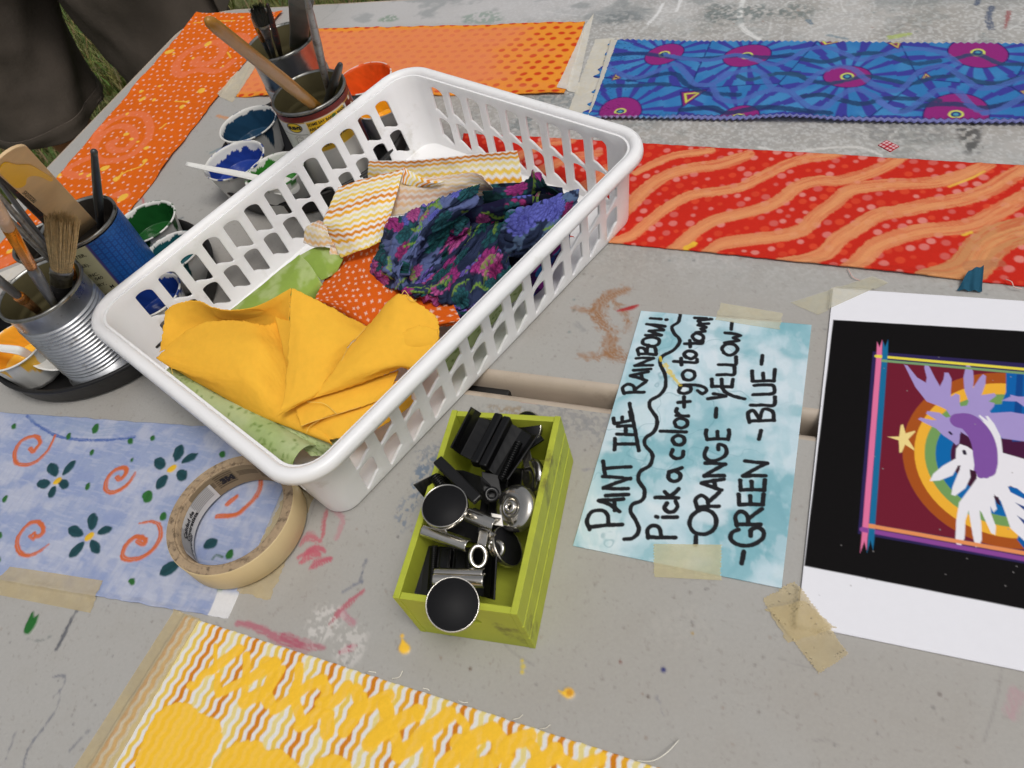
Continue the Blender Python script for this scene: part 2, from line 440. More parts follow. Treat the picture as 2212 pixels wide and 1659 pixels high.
def table_finish(t, T, x0, x1, y0, y1, corners, r=.07):
    top = T.build('tabletop', M_table, t, skirt=False)
    # rolled rim all round
    idx = np.arange(T.X.size).reshape(T.X.shape)
    loop = np.concatenate([idx[0, :-1], idx[:-1, -1], idx[-1, :0:-1], idx[:0:-1, 0]])
    c = np.stack([T.X, T.Y], -1).reshape(-1, 2)[loop]; keep = [0]
    for i in range(1, len(c)):
        if np.hypot(*(c[i]-c[keep[-1]])) > .006: keep.append(i)
    c = c[keep]; n_ = np.roll(c, -1, 0)-np.roll(c, 1, 0); n_ /= np.linalg.norm(n_, axis=1)[:, None]; n_ = np.stack([n_[:, 1], -n_[:, 0]], 1)
    prof = [(-.004, -.0012), (0, .0002), (.0028, -.0004), (.0056, -.0028), (.0074, -.007), (.0082, -.012), (.0098, -.026), (.0118, -.044), (.0100, -.0475), (-.004, -.0475), (-.010, -.030)]
    co = []; 
    for o_, z_ in prof: co.append(np.column_stack([c+n_*o_, np.full(len(c), TZ+z_)]))
    m_ = len(c); f = []
    k = np.arange(m_); k2 = np.roll(k, -1)
    for j in range(len(prof)-1): f.append(np.stack([k+j*m_, k2+j*m_, k2+(j+1)*m_, k+(j+1)*m_], 1))
    mesh_np('rim', np.vstack(co), np.vstack(f), M_tableside, t, fix=False)
    bm = bmesh.new(); prism(bm, rrect((x1-x0)/2-.012, (y1-y0)/2-.012, .06), TZ-.034, TZ-.03, Matrix.Translation(((x0+x1)/2, (y0+y1)/2, 0)))
    fin('underside', bm, M_tableside, t, False)
    for sx in (x0+.22, x1-.22):
        for sy in (y0+.07, y1-.07):
            bm = bmesh.new(); tube(bm, smooth([(sx, sy, TZ-.035), (sx, sy, .4), (sx, sy, .02)], 4), .0135, 12); tube(bm, [(sx, sy, .025), (sx, sy, 0)], .017, 12)
            fin('leg', bm, M_tablemetal, t)
        bm = bmesh.new(); tube(bm, [(sx, y0+.07, .12), (sx, y1-.07, .12)], .011, 10); fin('crossbar', bm, M_tablemetal, t); bm = bmesh.new(); tube(bm, [(sx, y0+.07, TZ-.05), (sx, y1-.07, TZ-.05)], .011, 10)
        fin('crossbar', bm, M_tablemetal, t)
FT = (-.952, .89, .354, .964); NT = (-.93, .9, -.283, .3265)
far_t, FTop = table(*FT, (-.96, .25, .354, .965), .0013, 'scuffed grey folding table at the back with the red and blue fabric strips on it', ('tl', 'bl'), 3, 0)
near_t, NTop = table(*NT, (-.80, .22, -.04, .327), .0011, 'speckled grey folding table in front carrying the green crate of clips', ('tl', 'bl'), 21, 0)
def both(fn):
    for T in (FTop, NTop): fn(T)
def scuffs(T, seed, n, box_, col, w=(.0006, .0016), L=(.01, .06), op=.6):
    R = random.Random(seed)
    for _ in range(n):
        x = R.uniform(box_[0], box_[1]); y = R.uniform(box_[2], box_[3]); a = R.uniform(0, 6.28); l = R.uniform(*L); b = a+R.uniform(-.5, .5)
        T.stroke([(x, y), (x+.5*l*math.cos(a), y+.5*l*math.sin(a)), (x+.5*l*math.cos(a)+.5*l*math.cos(b), y+.5*l*math.sin(a)+.5*l*math.sin(b))], R.uniform(*w), col, px=False, dry=.8, seed=R.randint(0, 99), op=op*R.uniform(.5, 1), n=4)
# worn, whitened and stained zone at the back of the far table
X, Y = FTop.X, FTop.Y
z = sstep(-.62, -.25, X)*sstep(.45, .75, Y+.25*(fbm(X*4, Y*4, 5, 3)-.5))
k = fbm(X*55, Y*90, 77, 4); FTop.mix(z*sstep(.42, .7, k)*.35, (138, 138, 137))
k = fbm(X*420, Y*420, 78, 2); FTop.mix(z*sstep(.5, .66, k)*.55, (206, 207, 206))
k = fbm(X*16, Y*22, 79, 4); FTop.mix(z*sstep(.56, .66, k)*.28*sstep(.3, .6, fbm(X*200, Y*200, 4, 2)), (92, 108, 108))
k = fbm(X*11+3, Y*14, 80, 4); FTop.mix(z*sstep(.56, .74, k)*.30, (214, 214, 214))
z2 = sstep(-.75, -.6, X)*sstep(.87, .91, Y); FTop.mix(z2*.5*sstep(-.1, -.4, X), (205, 204, 206))
k = fbm(X*30, Y*40, 81, 4); FTop.mix(z2*sstep(.55, .7, k)*.5, (120, 128, 130))
scuffs(FTop, 2, 60, (-.5, .2, .5, .95), (226, 226, 224), op=.55)
scuffs(FTop, 5, 40, (-.9, .2, .36, .95), (96, 98, 100), op=.4)
scuffs(NTop, 8, 36, (-.75, .2, -.03, .32), (86, 84, 86), w=(.0006, .0011), op=.45)
for pts, wd, c in [([(1605, 0), (1598, 30), (1606, 62), (1640, 84)], .006, (226, 226, 224)), ([(1432, 8), (1420, 30), (1400, 52)], .004, (230, 230, 230)), ([(1470, 0), (1462, 24)], .004, (228, 228, 228)),
                   ([(1640, 318), (1700, 330), (1760, 322), (1850, 318), (1905, 335)], .003, (214, 212, 208)), ([(1560, 330), (1640, 345), (1720, 338)], .002, (214, 212, 208))]:
    FTop.stroke(pts, wd, c, dry=.5, rag=.001, op=.8)
for cx, cy, rx, ry, c, o_ in [(1600, 30, .05, .03, (70, 92, 92), .6), (1720, 25, .035, .022, (72, 94, 94), .55), (1350, 40, .03, .02, (92, 104, 108), .5), (1150, 245, .03, .05, (84, 104, 108), .55), (1240, 230, .03, .03, (92, 108, 112), .5), (1040, 40, .03, .02, (96, 132, 112), .5), (840, 40, .02, .012, (92, 130, 100), .6), (2100, 290, .012, .03, (58, 58, 58), .8), (1960, 285, .05, .02, (110, 112, 112), .5)]:
    q = xy(cx, cy); f = np.hypot((X-q[0])/rx, (Y-q[1])/ry)+1.2*(fbm(X*45, Y*45, int(cx), 4)-.5)
    FTop.mix(sstep(1, .55, f)*o_*sstep(.35, .55, fbm(X*240, Y*240, int(cy), 2)), c)
# rust brown smear, red dab, paint marks
for pts, wd in [([(1345, 628), (1315, 640), (1293, 668), (1300, 700), (1335, 718)], [.010, .012, .012, .010, .006]), ([(1318, 730), (1320, 760), (1352, 775)], [.01, .014, .008]), ([(1240, 668), (1275, 672), (1300, 690)], [.003, .006, .004]), ([(1250, 768), (1285, 772), (1325, 762)], [.003, .006, .005]), ([(1330, 655), (1355, 690), (1352, 715)], .005)]:
    FTop.stroke(pts, wd, (150, 102, 56), dry=.75, rag=.005, seed=9, op=.8, soft=.005)
FTop.stroke([(1335, 672), (1362, 666), (1378, 660)], [.002, .0045, .002], (166, 44, 46), relief=.0004, gloss=.8)
for pts, wd, c in [([(2142, 15), (2135, 40), (2142, 62)], .006, (60, 78, 108)), ([(2180, 25), (2172, 60)], .004, (150, 74, 74)), ([(1925, 80), (1960, 74)], .008, (168, 186, 90)), ([(2112, 0), (2110, 10)], .005, (60, 78, 108)), ([(1745, 44), (1752, 50)], .005, (86, 112, 130)), ([(1790, 76), (1830, 84)], .004, (120, 140, 150)),
                   ([(1245, 700), (1262, 715)], .004, (150, 150, 148)), ([(815, 480), (840, 486)], .003, (90, 100, 104)), ([(300, 470), (310, 440), (306, 425)], .003, (190, 84, 84)), ([(455, 330), (480, 318)], .004, (118, 140, 146)), ([(470, 250), (492, 256)], .006, (204, 142, 92)), ([(395, 470), (372, 482)], .003, (110, 118, 122))]:
    FTop.stroke(pts, wd, c, dry=.6, rag=.002, op=.8)
# pink and blue scuffs on the front table, drips of paint
for pts, wd, c, o_ in [([(652, 1215), (670, 1196), (690, 1200)], [.004, .009, .004], (190, 84, 104), .8), ([(645, 1205), (680, 1185), (702, 1192)], [.003, .007, .003], (186, 80, 102), .8), ([(672, 1228), (690, 1215), (714, 1208)], [.003, .008, .004], (184, 76, 98), .85), ([(650, 1175), (668, 1160), (690, 1170)], [.003, .008, .004], (190, 84, 104), .7),
                       ([(712, 1350), (740, 1315), (786, 1275)], [.002, .005, .002], (182, 78, 98), .75), ([(515, 1345), (560, 1358), (610, 1384), (650, 1392)], [.005, .005, .008, .004], (176, 88, 108), .75), ([(615, 1375), (655, 1395), (700, 1398)], [.006, .010, .003], (172, 74, 98), .65), ([(735, 1410), (760, 1398)], [.002, .006], (178, 70, 100), .8), ([(742, 1325), (762, 1345)], .006, (186, 110, 130), .6), ([(705, 1105), (700, 1135), (696, 1160)], .003, (186, 70, 90), .7), ([(722, 1100), (740, 1125), (728, 1160)], .005, (190, 110, 126), .45), ([(2195, 1500), (2185, 1540)], .008, (184, 140, 150), .5),
                       ([(790, 1210), (782, 1240), (776, 1255)], .0016, (74, 84, 110), .7), ([(742, 1278), (770, 1262), (782, 1258)], .002, (80, 92, 120), .6), ([(166, 1318), (150, 1345), (128, 1390), (122, 1402)], .0028, (70, 74, 84), .8), ([(115, 1505), (136, 1485), (140, 1460), (112, 1462)], .0012, (84, 90, 106), .6), ([(130, 1490), (122, 1530), (95, 1570), (60, 1620), (50, 1659)], .0016, (84, 90, 106), .6), ([(35, 1580), (12, 1640)], .0014, (84, 90, 106), .5), ([(195, 1575), (150, 1620)], .0014, (90, 96, 110), .5), ([(60, 1380), (90, 1384), (108, 1376)], .0012, (96, 106, 104), .5),
                       ([(968, 1340), (966, 1352), (970, 1368)], .0022, (46, 48, 58), .9), ([(1260, 1015), (1310, 1010), (1340, 995)], .0012, (92, 98, 130), .4), ([(1420, 1505), (1432, 1545)], .001, (100, 104, 120), .6), ([(725, 900), (728, 930), (722, 948)], .0016, (150, 70, 70), .6)]:
    NTop.stroke(pts, wd, c, dry=.7, rag=.0016, op=o_, seed=3, fine=1500)
X, Y = NTop.X, NTop.Y
for cx, cy, rx, ry, c, o_ in [(905, 1045, .012, .035, (88, 112, 140), .75), (940, 985, .02, .02, (120, 128, 140), .5), (1180, 905, .08, .012, (140, 140, 138), .6), (1255, 900, .05, .025, (128, 130, 134), .5), (700, 1350, .016, .02, (214, 210, 206), .6), (765, 1385, .014, .018, (214, 210, 206), .5), (1480, 1360, .03, .02, (190, 185, 178), .15), (1110, 890, .02, .008, (150, 128, 96), .6)]:
    q = xy(cx, cy); f = np.hypot((X-q[0])/rx, (Y-q[1])/ry)+1.2*(fbm(X*60, Y*60, int(cx), 4)-.5)
    NTop.mix(sstep(1, .5, f)*o_*sstep(.48, .6, fbm(X*420, Y*420, int(cy), 2)), c)
def drip(T, outline, c, rel=.0011):
    T.poly(outline, c, n=5, relief=rel, gloss=1)
drip(NTop, [(862, 1398), (866, 1390), (868, 1380), (872, 1382), (878, 1389), (886, 1398), (884, 1409), (872, 1413), (863, 1407)], (252, 200, 62)); NTop.dot(869, 1374, .0013, (252, 200, 62), relief=.0006, gloss=1)
drip(NTop, [(1206, 1492), (1216, 1494), (1222, 1488), (1232, 1487), (1240, 1494), (1239, 1504), (1229, 1509), (1219, 1505)], (252, 200, 62)); NTop.dot(1231, 1497, .0022, (214, 150, 40), relief=-.0004)
drip(NTop, [(52, 1366), (56, 1350), (62, 1338), (68, 1325), (73, 1322), (75, 1333), (84, 1328), (80, 1345), (72, 1360), (62, 1370)], (38, 104, 44), .0009)
for q, r_, c in [((1433, 1447), .0016, (44, 48, 110)), ((1496, 1368), .0008, (170, 140, 70)), ((1128, 1428), .001, (214, 190, 70)), ((1130, 1440), .0016, (206, 186, 90)), ((1128, 1452), .0012, (214, 190, 70)), ((1016, 1445), .0009, (90, 60, 40)), ((985, 1012), .0009, (40, 40, 40)), ((1400, 1505), .0008, (80, 60, 50)), ((1050, 1560), .0007, (90, 60, 40)), ((860, 1160), .0007, (60, 60, 70)), ((1340, 1430), .0008, (120, 60, 50)), ((2030, 1500), .001, (110, 100, 96))]:
    NTop.dot(*q, r_, c, relief=.0002, gloss=.5)
R_ = random.Random(4)
for _ in range(420):
    NTop.dot(R_.uniform(-.75, .2), R_.uniform(-.03, .32), R_.uniform(.0004, .0009), R_.choice([(112, 106, 100), (92, 90, 92), (140, 120, 104), (130, 126, 120)]), px=False, op=.7)
for _ in range(260):
    FTop.dot(R_.uniform(-.9, .2), R_.uniform(.36, .9), R_.uniform(.0005, .0013), R_.choice([(112, 106, 100), (100, 104, 106), (150, 120, 104), (80, 110, 112)]), px=False, op=.6)
# orange tape scrap left on the front edge
NTop.poly([(1127, 860), (1162, 864), (1160, 872), (1124, 868)], (206, 96, 46), n=1)
table_finish(far_t, FTop, *FT, 0); table_finish(near_t, NTop, *NT, 0)
# black rounded plate set just below the table tops, across the gap
bm = bmesh.new(); c = pt(975, 800, -.02)
prism(bm, rrect(.062, .02, .014)+np.array([c[0], .349]), TZ-.03, TZ-.0145); o = fin('gap_plate', bm, M_blackplastic, far_t); bevel(o, .002)

# ================================================================== white basket
BH = .083
_c = [(642.7, 1087), (1432, 303.5), (873.4, 141.4), (176.5, 695.2)]
_k = P2(_c, BH-.006)
BC = _k.mean(0); _d = (_k[1]-_k[0])+(_k[2]-_k[3]); BANG = math.atan2(_d[1], _d[0])
BL = (np.hypot(*(_k[1]-_k[0]))+np.hypot(*(_k[2]-_k[3])))/2; BW = (np.hypot(*(_k[3]-_k[0]))+np.hypot(*(_k[2]-_k[1])))/2
print('basket', BC, math.degrees(BANG), BL, BW)
BM = Matrix.Translation((BC[0], BC[1], TZ+.001)) @ Matrix.Rotation(BANG, 4, 'Z')
basket = thing('basket', (BC[0], BC[1], TZ), 'white plastic basket with slotted sides, full of folded fabrics, across both tables', 'basket')
def bsk(s_in, z):     # half sizes and corner radius of the wall's outside at height z
    t = z/BH; ins = .0105+.0070*(1-t); insl = .0105+.0105*(1-t)
    return BL/2-ins, BW/2-insl, .018+.008*t
def wall_outline():
    """perimeter coordinate -> point; straight runs and corners share one parameter at every height"""
    hx, hy, r = bsk(0, BH)
    per = []; runs = []
    corners_ = [(hx-r, hy-r, 0), (-hx+r, hy-r, 90), (-hx+r, -hy+r, 180), (hx-r, -hy+r, 270)]
    return hx, hy, r
_hx, _hy, _r = bsk(0, BH)
SLx, SLy, ARC = 2*(_hx-_r), 2*(_hy-_r), .5*math.pi*_r
PER = 2*(SLx+SLy)+4*ARC
segs = [('s', SLy, 0), ('a', ARC, 0), ('s', SLx, 1), ('a', ARC, 1), ('s', SLy, 2), ('a', ARC, 2), ('s', SLx, 3), ('a', ARC, 3)]
def wall_pt(u, z, off=0):
    hx, hy, r = bsk(0, z); hx += off; hy += off; r += off
    u = u % PER
    for kind, L, k in segs:
        if u <= L+1e-9: break
        u -= L
    t = u/L
    cs = [(hx-r, -hy+r), (hx-r, hy-r), (-hx+r, hy-r), (-hx+r, -hy+r)]     # start corner centres for sides 0..3
    nrm = [(1, 0), (0, 1), (-1, 0), (0, -1)]
    if kind == 's':
        a = cs[k]; b = cs[(k+1) % 4]
        return (a[0]+(b[0]-a[0])*t+nrm[k][0]*r, a[1]+(b[1]-a[1])*t+nrm[k][1]*r, z)
    c = cs[(k+1) % 4]; a = math.radians(90*k+90*t)
    return (c[0]+r*math.cos(a), c[1]+r*math.sin(a), z)
def hole_poly(x, w_, z0, z1, flip, rise):
    """slot with one square and one arched shoulder and an S-shaped sill"""
    p = []
    for t in np.linspace(0, 1, 10): p.append((w_*math.sin(t*math.pi/2), z1-(z1-z0)*(.27*(1-max(0, math.cos(t*math.pi/2))**.75)+.05*(1-t)**6)))
    p.append((w_, z0))
    for t in np.linspace(.12, 1, 7): p.append((w_*(1-t), z0+rise*(t*t*(3-2*t))))
    q = []
    for i in range(len(p)):                  # round the corners a little
        a, b, c = np.array(p[i-1]), np.array(p[i]), np.array(p[(i+1) % len(p)]); la, lc = np.hypot(*(a-b)), np.hypot(*(c-b)); r = .0022
        if la > .004 or lc > .004: q += [b+(a-b)*min(.45, r/la), b*.7+.15*(b+(a-b)*min(.45, r/la))+.15*(b+(c-b)*min(.45, r/lc)), b+(c-b)*min(.45, r/lc)]
        else: q.append(b)
    p = np.array(q)
    if flip: p[:, 0] = w_-p[:, 0]
    p[:, 0] += x
    return p
holes = []
def add_holes(u0, L, n_):
    pitch = (L-.012)/n_
    w_ = pitch*.64
    for i in range(n_):
        x = u0+.006+pitch*i+pitch*.18
        # seen from inside the arch falls to the right; u runs counter-clockwise seen from above (to the left seen from inside)
        holes.append(hole_poly(x, w_, .0375, .0715, True, .008)); holes.append(hole_poly(x, w_*.96, .0070, .0370, True, .009))
u = 0
for kind, L, k in segs:
    if kind == 's': add_holes(u, L, 13 if k in (1, 3) else 9)
    u += L
ztop = BH-.004
vs, es = [], []
us = []
u = 0
for kind, L, k in segs:
    m_ = 10 if kind == 'a' else int(L/.012)
    us += [u+L*i/m_ for i in range(m_)]; u += L
us.append(PER)
zs = [.004, .021, .0372, .056, .069, ztop]
def add_pt(x, y): vs.append((x, y)); return len(vs)-1
bot = [add_pt(x, zs[0]) for x in us]; rt = [add_pt(PER, z) for z in zs[1:-1]]; tp = [add_pt(x, ztop) for x in us[::-1]]; lf = [add_pt(0, z) for z in zs[1:-1][::-1]]
ring = bot+rt+tp+lf
es += [(ring[i], ring[(i+1) % len(ring)]) for i in range(len(ring))]
u = 0
for kind, L, k in segs:
    if kind == 'a':
        for i in range(11):
            for z in zs[1:-1]:
                x = u+L*i/10
                if 0 < x < PER: add_pt(x, z)
    u += L
for h in holes:
    ii = [add_pt(*q) for q in h]; es += [(ii[i], ii[(i+1) % len(ii)]) for i in range(len(ii))]
ov, oe, of, *_ = delaunay_2d_cdt([Vector(q) for q in vs], es, [], 0, 1e-7)
cx = np.array([[(ov[f[0]][k]+ov[f[1]][k]+ov[f[2]][k])/3 for k in (0, 1)] for f in of])
inside = np.zeros(len(of), bool)
for h in holes:
    lo, hi = h.min(0), h.max(0); m_ = np.nonzero((cx[:, 0] > lo[0]) & (cx[:, 0] < hi[0]) & (cx[:, 1] > lo[1]) & (cx[:, 1] < hi[1]))[0]
    for i in m_:
        x, y = cx[i]; c_ = False; j = len(h)-1
        for q in range(len(h)):
            if (h[q, 1] > y) != (h[j, 1] > y) and x < (h[j, 0]-h[q, 0])*(y-h[q, 1])/(h[j, 1]-h[q, 1])+h[q, 0]: c_ = not c_
            j = q
        inside[i] |= c_
bm = bmesh.new(); bv = [bm.verts.new(BM @ Vector(wall_pt(min(q[0], PER-1e-7), q[1]))) for q in ov]
for f, ins in zip(of, inside):
    if not ins:
        try: bm.faces.new([bv[i] for i in f])
        except ValueError: pass
# foot fillet and base
hx, hy, r = bsk(0, .004)
prof = [(0, .004), (-.0005, .002), (-.0013, .0006), (-.003, 0)]
rg = []
for off, z_ in prof:
    rg.append([bm.verts.new(BM @ Vector((*wall_pt(x, .004, off)[:2], z_))) for x in us[:-1]])
for A, B in zip(rg[:-1], rg[1:]):
    for i in range(len(A)): bm.faces.new((A[i], A[(i+1) % len(A)], B[(i+1) % len(A)], B[i]))
bm.faces.new(rg[-1])
bmesh.ops.remove_doubles(bm, verts=bm.verts[:], dist=2e-5)
bmesh.ops.dissolve_degenerate(bm, edges=bm.edges[:], dist=1e-6)
body = fin('body', bm, M_basket, basket, True)
sm = body.modifiers.new('thickness', 'SOLIDIFY'); sm.thickness = .0022; sm.offset = -1; sm.use_quality_normals = True
bv_ = bevel(body, .0005, 2, 50)
# rolled rim
bm = bmesh.new()
prof = [(-.0006, -.0105), (-.0006, -.004), (.0006, -.0014), (.0032, 0), (.0065, .0002), (.0086, -.0009), (.0100, -.0030), (.0105, -.0056), (.0106, -.0088), (.0097, -.0092), (.0090, -.0084), (.0089, -.0058), (.0080, -.0034), (.0062, -.0022), (.0040, -.0026), (.0022, -.0050), (.0020, -.0105)]
fine_us = []
u = 0
for kind, L, k in segs:
    m_ = 14 if kind == 'a' else int(L/.02); fine_us += [u+L*i/m_ for i in range(m_)]; u += L
def rim_pt(x, off, z_):
    base = np.array(wall_pt(x, BH, 0)); b2 = np.array(wall_pt(x, BH, .01)); d = (b2-base)/.01
    q = base+d*off; return Vector((q[0], q[1], BH+z_))
rr_ = [[bm.verts.new(BM @ rim_pt(x, o_, z_)) for x in fine_us] for o_, z_ in prof]
for A, B in zip(rr_, rr_[1:]+rr_[:1]):
    for i in range(len(A)): bm.faces.new((A[i], A[(i+1) % len(A)], B[(i+1) % len(A)], B[i]))
rim = fin('rim', bm, M_basket, basket)

def BP(x, y, z): return np.array(BM @ Vector((x, y, z)))

# ================================================================== lime crate
M_crate = mat_plain('lime painted wood', (176, 184, 56), .6, var=.07, vscale=18, stretch=(1, 8, 1), bump=.25, bscale=150, dirt=(116, 112, 44), dscale=30, damt=(.6, .72))
M_crate_in = M_crate
CRH = .057
_k = P2([(978, 885), (1212, 902), (1112, 1324), (850, 1292)], CRH)
CC = _k.mean(0); CANG = math.atan2(*((_k[1]-_k[0])+(_k[2]-_k[3]))[::-1]); CW = .0795; CL = .1405
print('crate', CC, math.degrees(CANG), np.hypot(*(_k[1]-_k[0])), np.hypot(*(_k[2]-_k[1])))
CM = Matrix.Translation((CC[0], CC[1], TZ+.0003)) @ Matrix.Rotation(CANG, 4, 'Z')
crate = thing('wooden_crate', (CC[0], CC[1], TZ), 'small lime green wooden crate with grooved sides holding metal clips', 'crate')
wx, wy, th = CW/2, CL/2, .0043
bm = bmesh.new(); box(bm, (-wx+th, -wy+th, .001), (wx-th, wy-th, .005), CM); bevel(fin('base', bm, M_crate, crate, False), .0004)
for sx in (-1, 1):
    bm = bmesh.new()
    # side board with two grooves, extruded along its length
    xo, xi = sx*wx, sx*(wx-th); g = .0007
    prof = [(xi, 0), (xo, 0)]
    for zg in (.0185, .0375): prof += [(xo, zg-.0009), (xo-sx*.0012, zg-.0004), (xo-sx*.0012, zg+.0004), (xo, zg+.0009)]
    prof += [(xo, CRH), (xi, CRH)]
    A = [bm.verts.new(CM @ Vector((x, -wy, z))) for x, z in prof]; B = [bm.verts.new(CM @ Vector((x, wy, z))) for x, z in prof]
    bm.faces.new(A); bm.faces.new(B[::-1])
    for i in range(len(A)): bm.faces.new((A[i], A[(i+1) % len(A)], B[(i+1) % len(A)], B[i]))
    bevel(fin('side_panel', bm, M_crate, crate, False), .0004)
for sy in (-1, 1):
    # end board with a half-round finger hole
    x0, x1 = -wx+th+.0001, wx-th-.0001
    out = [(x0, .0), (x1, 0), (x1, CRH-.0006), (x0, CRH-.0006)]
    hole = [(.012*math.cos(a), .0335+.0085*math.sin(a)*(1 if math.sin(a) > 0 else .35)) for a in np.linspace(0, 2*math.pi, 24, endpoint=False)]
    ve = [Vector(q) for q in out+hole]; ee = [(i, (i+1) % 4) for i in range(4)]+[(4+i, 4+(i+1) % 24) for i in range(24)]
    ov, oe, of, *_ = delaunay_2d_cdt(ve, ee, [], 0, 1e-7)
    bm = bmesh.new(); y = sy*(wy-.0002)
    bv = [bm.verts.new(CM @ Vector((q[0], y, q[1]))) for q in ov]
    for f in of:
        c_ = sum((ov[i] for i in f), Vector((0, 0)))/3
        if (c_[0]/.012)**2+((c_[1]-.0335)/(.0085 if c_[1] > .0335 else .003))**2 < .96: continue
        bm.faces.new([bv[i] for i in f])
    bmesh.ops.recalc_face_normals(bm, faces=bm.faces[:])
    ge = bmesh.ops.extrude_face_region(bm, geom=bm.faces[:]); d = (CM.to_3x3() @ Vector((0, -sy*th, 0)))
    bmesh.ops.translate(bm, vec=d, verts=[e for e in ge['geom'] if isinstance(e, bmesh.types.BMVert)])
    bevel(fin('end_panel', bm, M_crate, crate, False), .0004)

# ================================================================== tins, trays, cups
def can_prof(R, H, z0, ribs, thick=.0006):
    """outer wall with rolled seams and beads"""
    p = [(R-.002, z0), (R+.0006, z0+.0005), (R+.0012, z0+.002), (R+.0006, z0+.0035), (R-.0008, z0+.0042)]
    if ribs:
        a, b, n_ = ribs
        p.append((R-.0008, z0+a))
        for k in range(n_*6+1):
            z = z0+a+(b-a)*k/(n_*6); p.append((R-.0008+.0011*math.sin(2*math.pi*k/6)-.0003, z))
    p += [(R-.0008, H-.0045), (R+.0004, H-.0035), (R+.0012, H-.002), (R+.0012, H-.0008), (R+.0004, H), (R-.0008, H-.0003), (R-.0012, H-.0015)]
    return p
def can(px_, py_, h, R, z0, label, ribs=None, lining=M_lacquer, outer=M_steel, at=None):
    c = pt(px_, py_, h) if at is None else np.array([*at, TZ]); base = np.array([c[0], c[1], TZ])
    t = thing('tin_can', (c[0], c[1], TZ+z0), label, 'tin can', 'open tin cans holding brushes')
    bm = bmesh.new(); lathe(bm, can_prof(R, h, z0, ribs), base, seg=72); fin('shell', bm, outer, t)
    bm = bmesh.new(); p = [(0, z0+.004), (R-.004, z0+.004), (R-.0022, z0+.006)]
    for k in range(31):
        z = z0+.02+(h-z0-.04)*k/30; p.append((R-.0022-.0007*(1 if ribs is None else 1)*(.5+.5*math.sin(2*math.pi*k/5)), z))
    p += [(R-.0018, h-.006), (R-.0013, h-.0014)]
    lathe(bm, p, base, seg=72); fin('lining', bm, lining, t)
    bm = bmesh.new(); lathe(bm, [(R-.0014, h-.0016), (R-.0006, h+.0002), (R+.0006, h+.0003), (R+.0015, h-.0008), (R+.0015, h-.0026)], base, seg=72); fin('rolled_rim', bm, M_rimsteel, t)
    return t, base
def tray(cx_, cy_, R, H, label):
    c = np.array([cx_, cy_, TZ])
    o = thing('tray', (c[0], c[1], TZ), label, 'tray', 'black plastic saucer trays')
    bm = bmesh.new(); prof = [(0, .0028), (R-.010, .0028), (R-.005, .005), (R-.001, H-.003), (R, H-.0008), (R+.002, H), (R+.0036, H-.0008), (R+.0038, H-.003), (R+.0030, H-.0036), (R+.0018, H-.006), (R-.0012, .003), (R-.004, .0006), (0, .0006)]
    lathe(bm, prof, c, seg=96); fin('dish', bm, M_blackplastic, o)
    return o, c
tray_a, TA = tray(-.6695, .3668, .1155, .024, 'black plastic saucer tray under the bare ribbed tin and blue-labelled tin')
tray_b, TB = tray(-.5545, .628, .1110, .024, 'black plastic saucer tray behind the basket under the bean tin')
can_bare, CB0 = can(84, 622, .102, .0375, .004, 'bare ribbed silver tin can holding brushes at the left edge', ribs=(.018, .078, 15))
can_blue, CB1 = can(166, 478, .108, .0360, .004, 'tin can with blue patterned label and cream panel, holding a wooden stick', lining=M_darkcan)
can_beans, CB2 = can(665, 196, .099, .0382, .004, 'bean tin with maroon, white and yellow label holding a thick wooden stick')
can_shiny, CB3 = can(604, 87, .110, .0378, .004, 'shiny unlabelled tin can behind the bean tin', ribs=(.03, .066, 8))
can_dark, CB4 = can(66, 508, .074, .030, .004, 'short dark stained can behind the ribbed silver tin', lining=M_darkcan, outer=M_darkcan, at=(-.724, .391))
for nm, b in (('bare', CB0), ('blue', CB1), ('beans', CB2), ('shiny', CB3), ('dark', CB4)): print(nm, b)
# ================================================================== flat fabrics, papers and tapes lying on the tables
def Q(ox, oy, s, lst): return [(ox+s*a, oy+s*b) for a, b in lst]
Q1 = lambda l: Q(0, 0, .36, l)                    # survey sheets of the photograph's details
Q3 = lambda l: Q(0, 796.3, .5201, l)
Q4 = lambda l: Q(353.9, 840.6, .2666, l)
Q5 = lambda l: Q(1194.5, 575.1, .56, l)
Q6 = lambda l: Q(1061.8, 0, .52, l)
Qa = lambda l: Q(309.7, 1327.2, .24, l)
Qb = lambda l: Q(796.3, 1371.4, .28, l)
Qc = lambda l: Q(1309.5, 44.2, .408, l)
Qd = lambda l: Q(1813.8, 707.8, .3465, l)
M_cotton = mat_col('printed cotton', .9, weave=700, wstr=.12, var=.05, vscale=500, spec=.15, transl=.06, gloss_rough=.45)
M_paper = mat_col('printed paper', .7, var=.015, vscale=150, spec=.10, bump=.03, bscale=700)
M_card = mat_col('watercolour card', .8, var=.03, vscale=500, spec=.2, bump=.1, bscale=500)
M_tape = mat_col('masking tape paper', .6, var=.06, vscale=380, spec=.35, bump=.25, bscale=800, alpha=.54, alphanoise=60)
M_ptape = mat_col('white paper tape', .7, var=.05, vscale=300, spec=.3, bump=.15, bscale=500, alpha=.80, alphanoise=40)
SHEETS = []
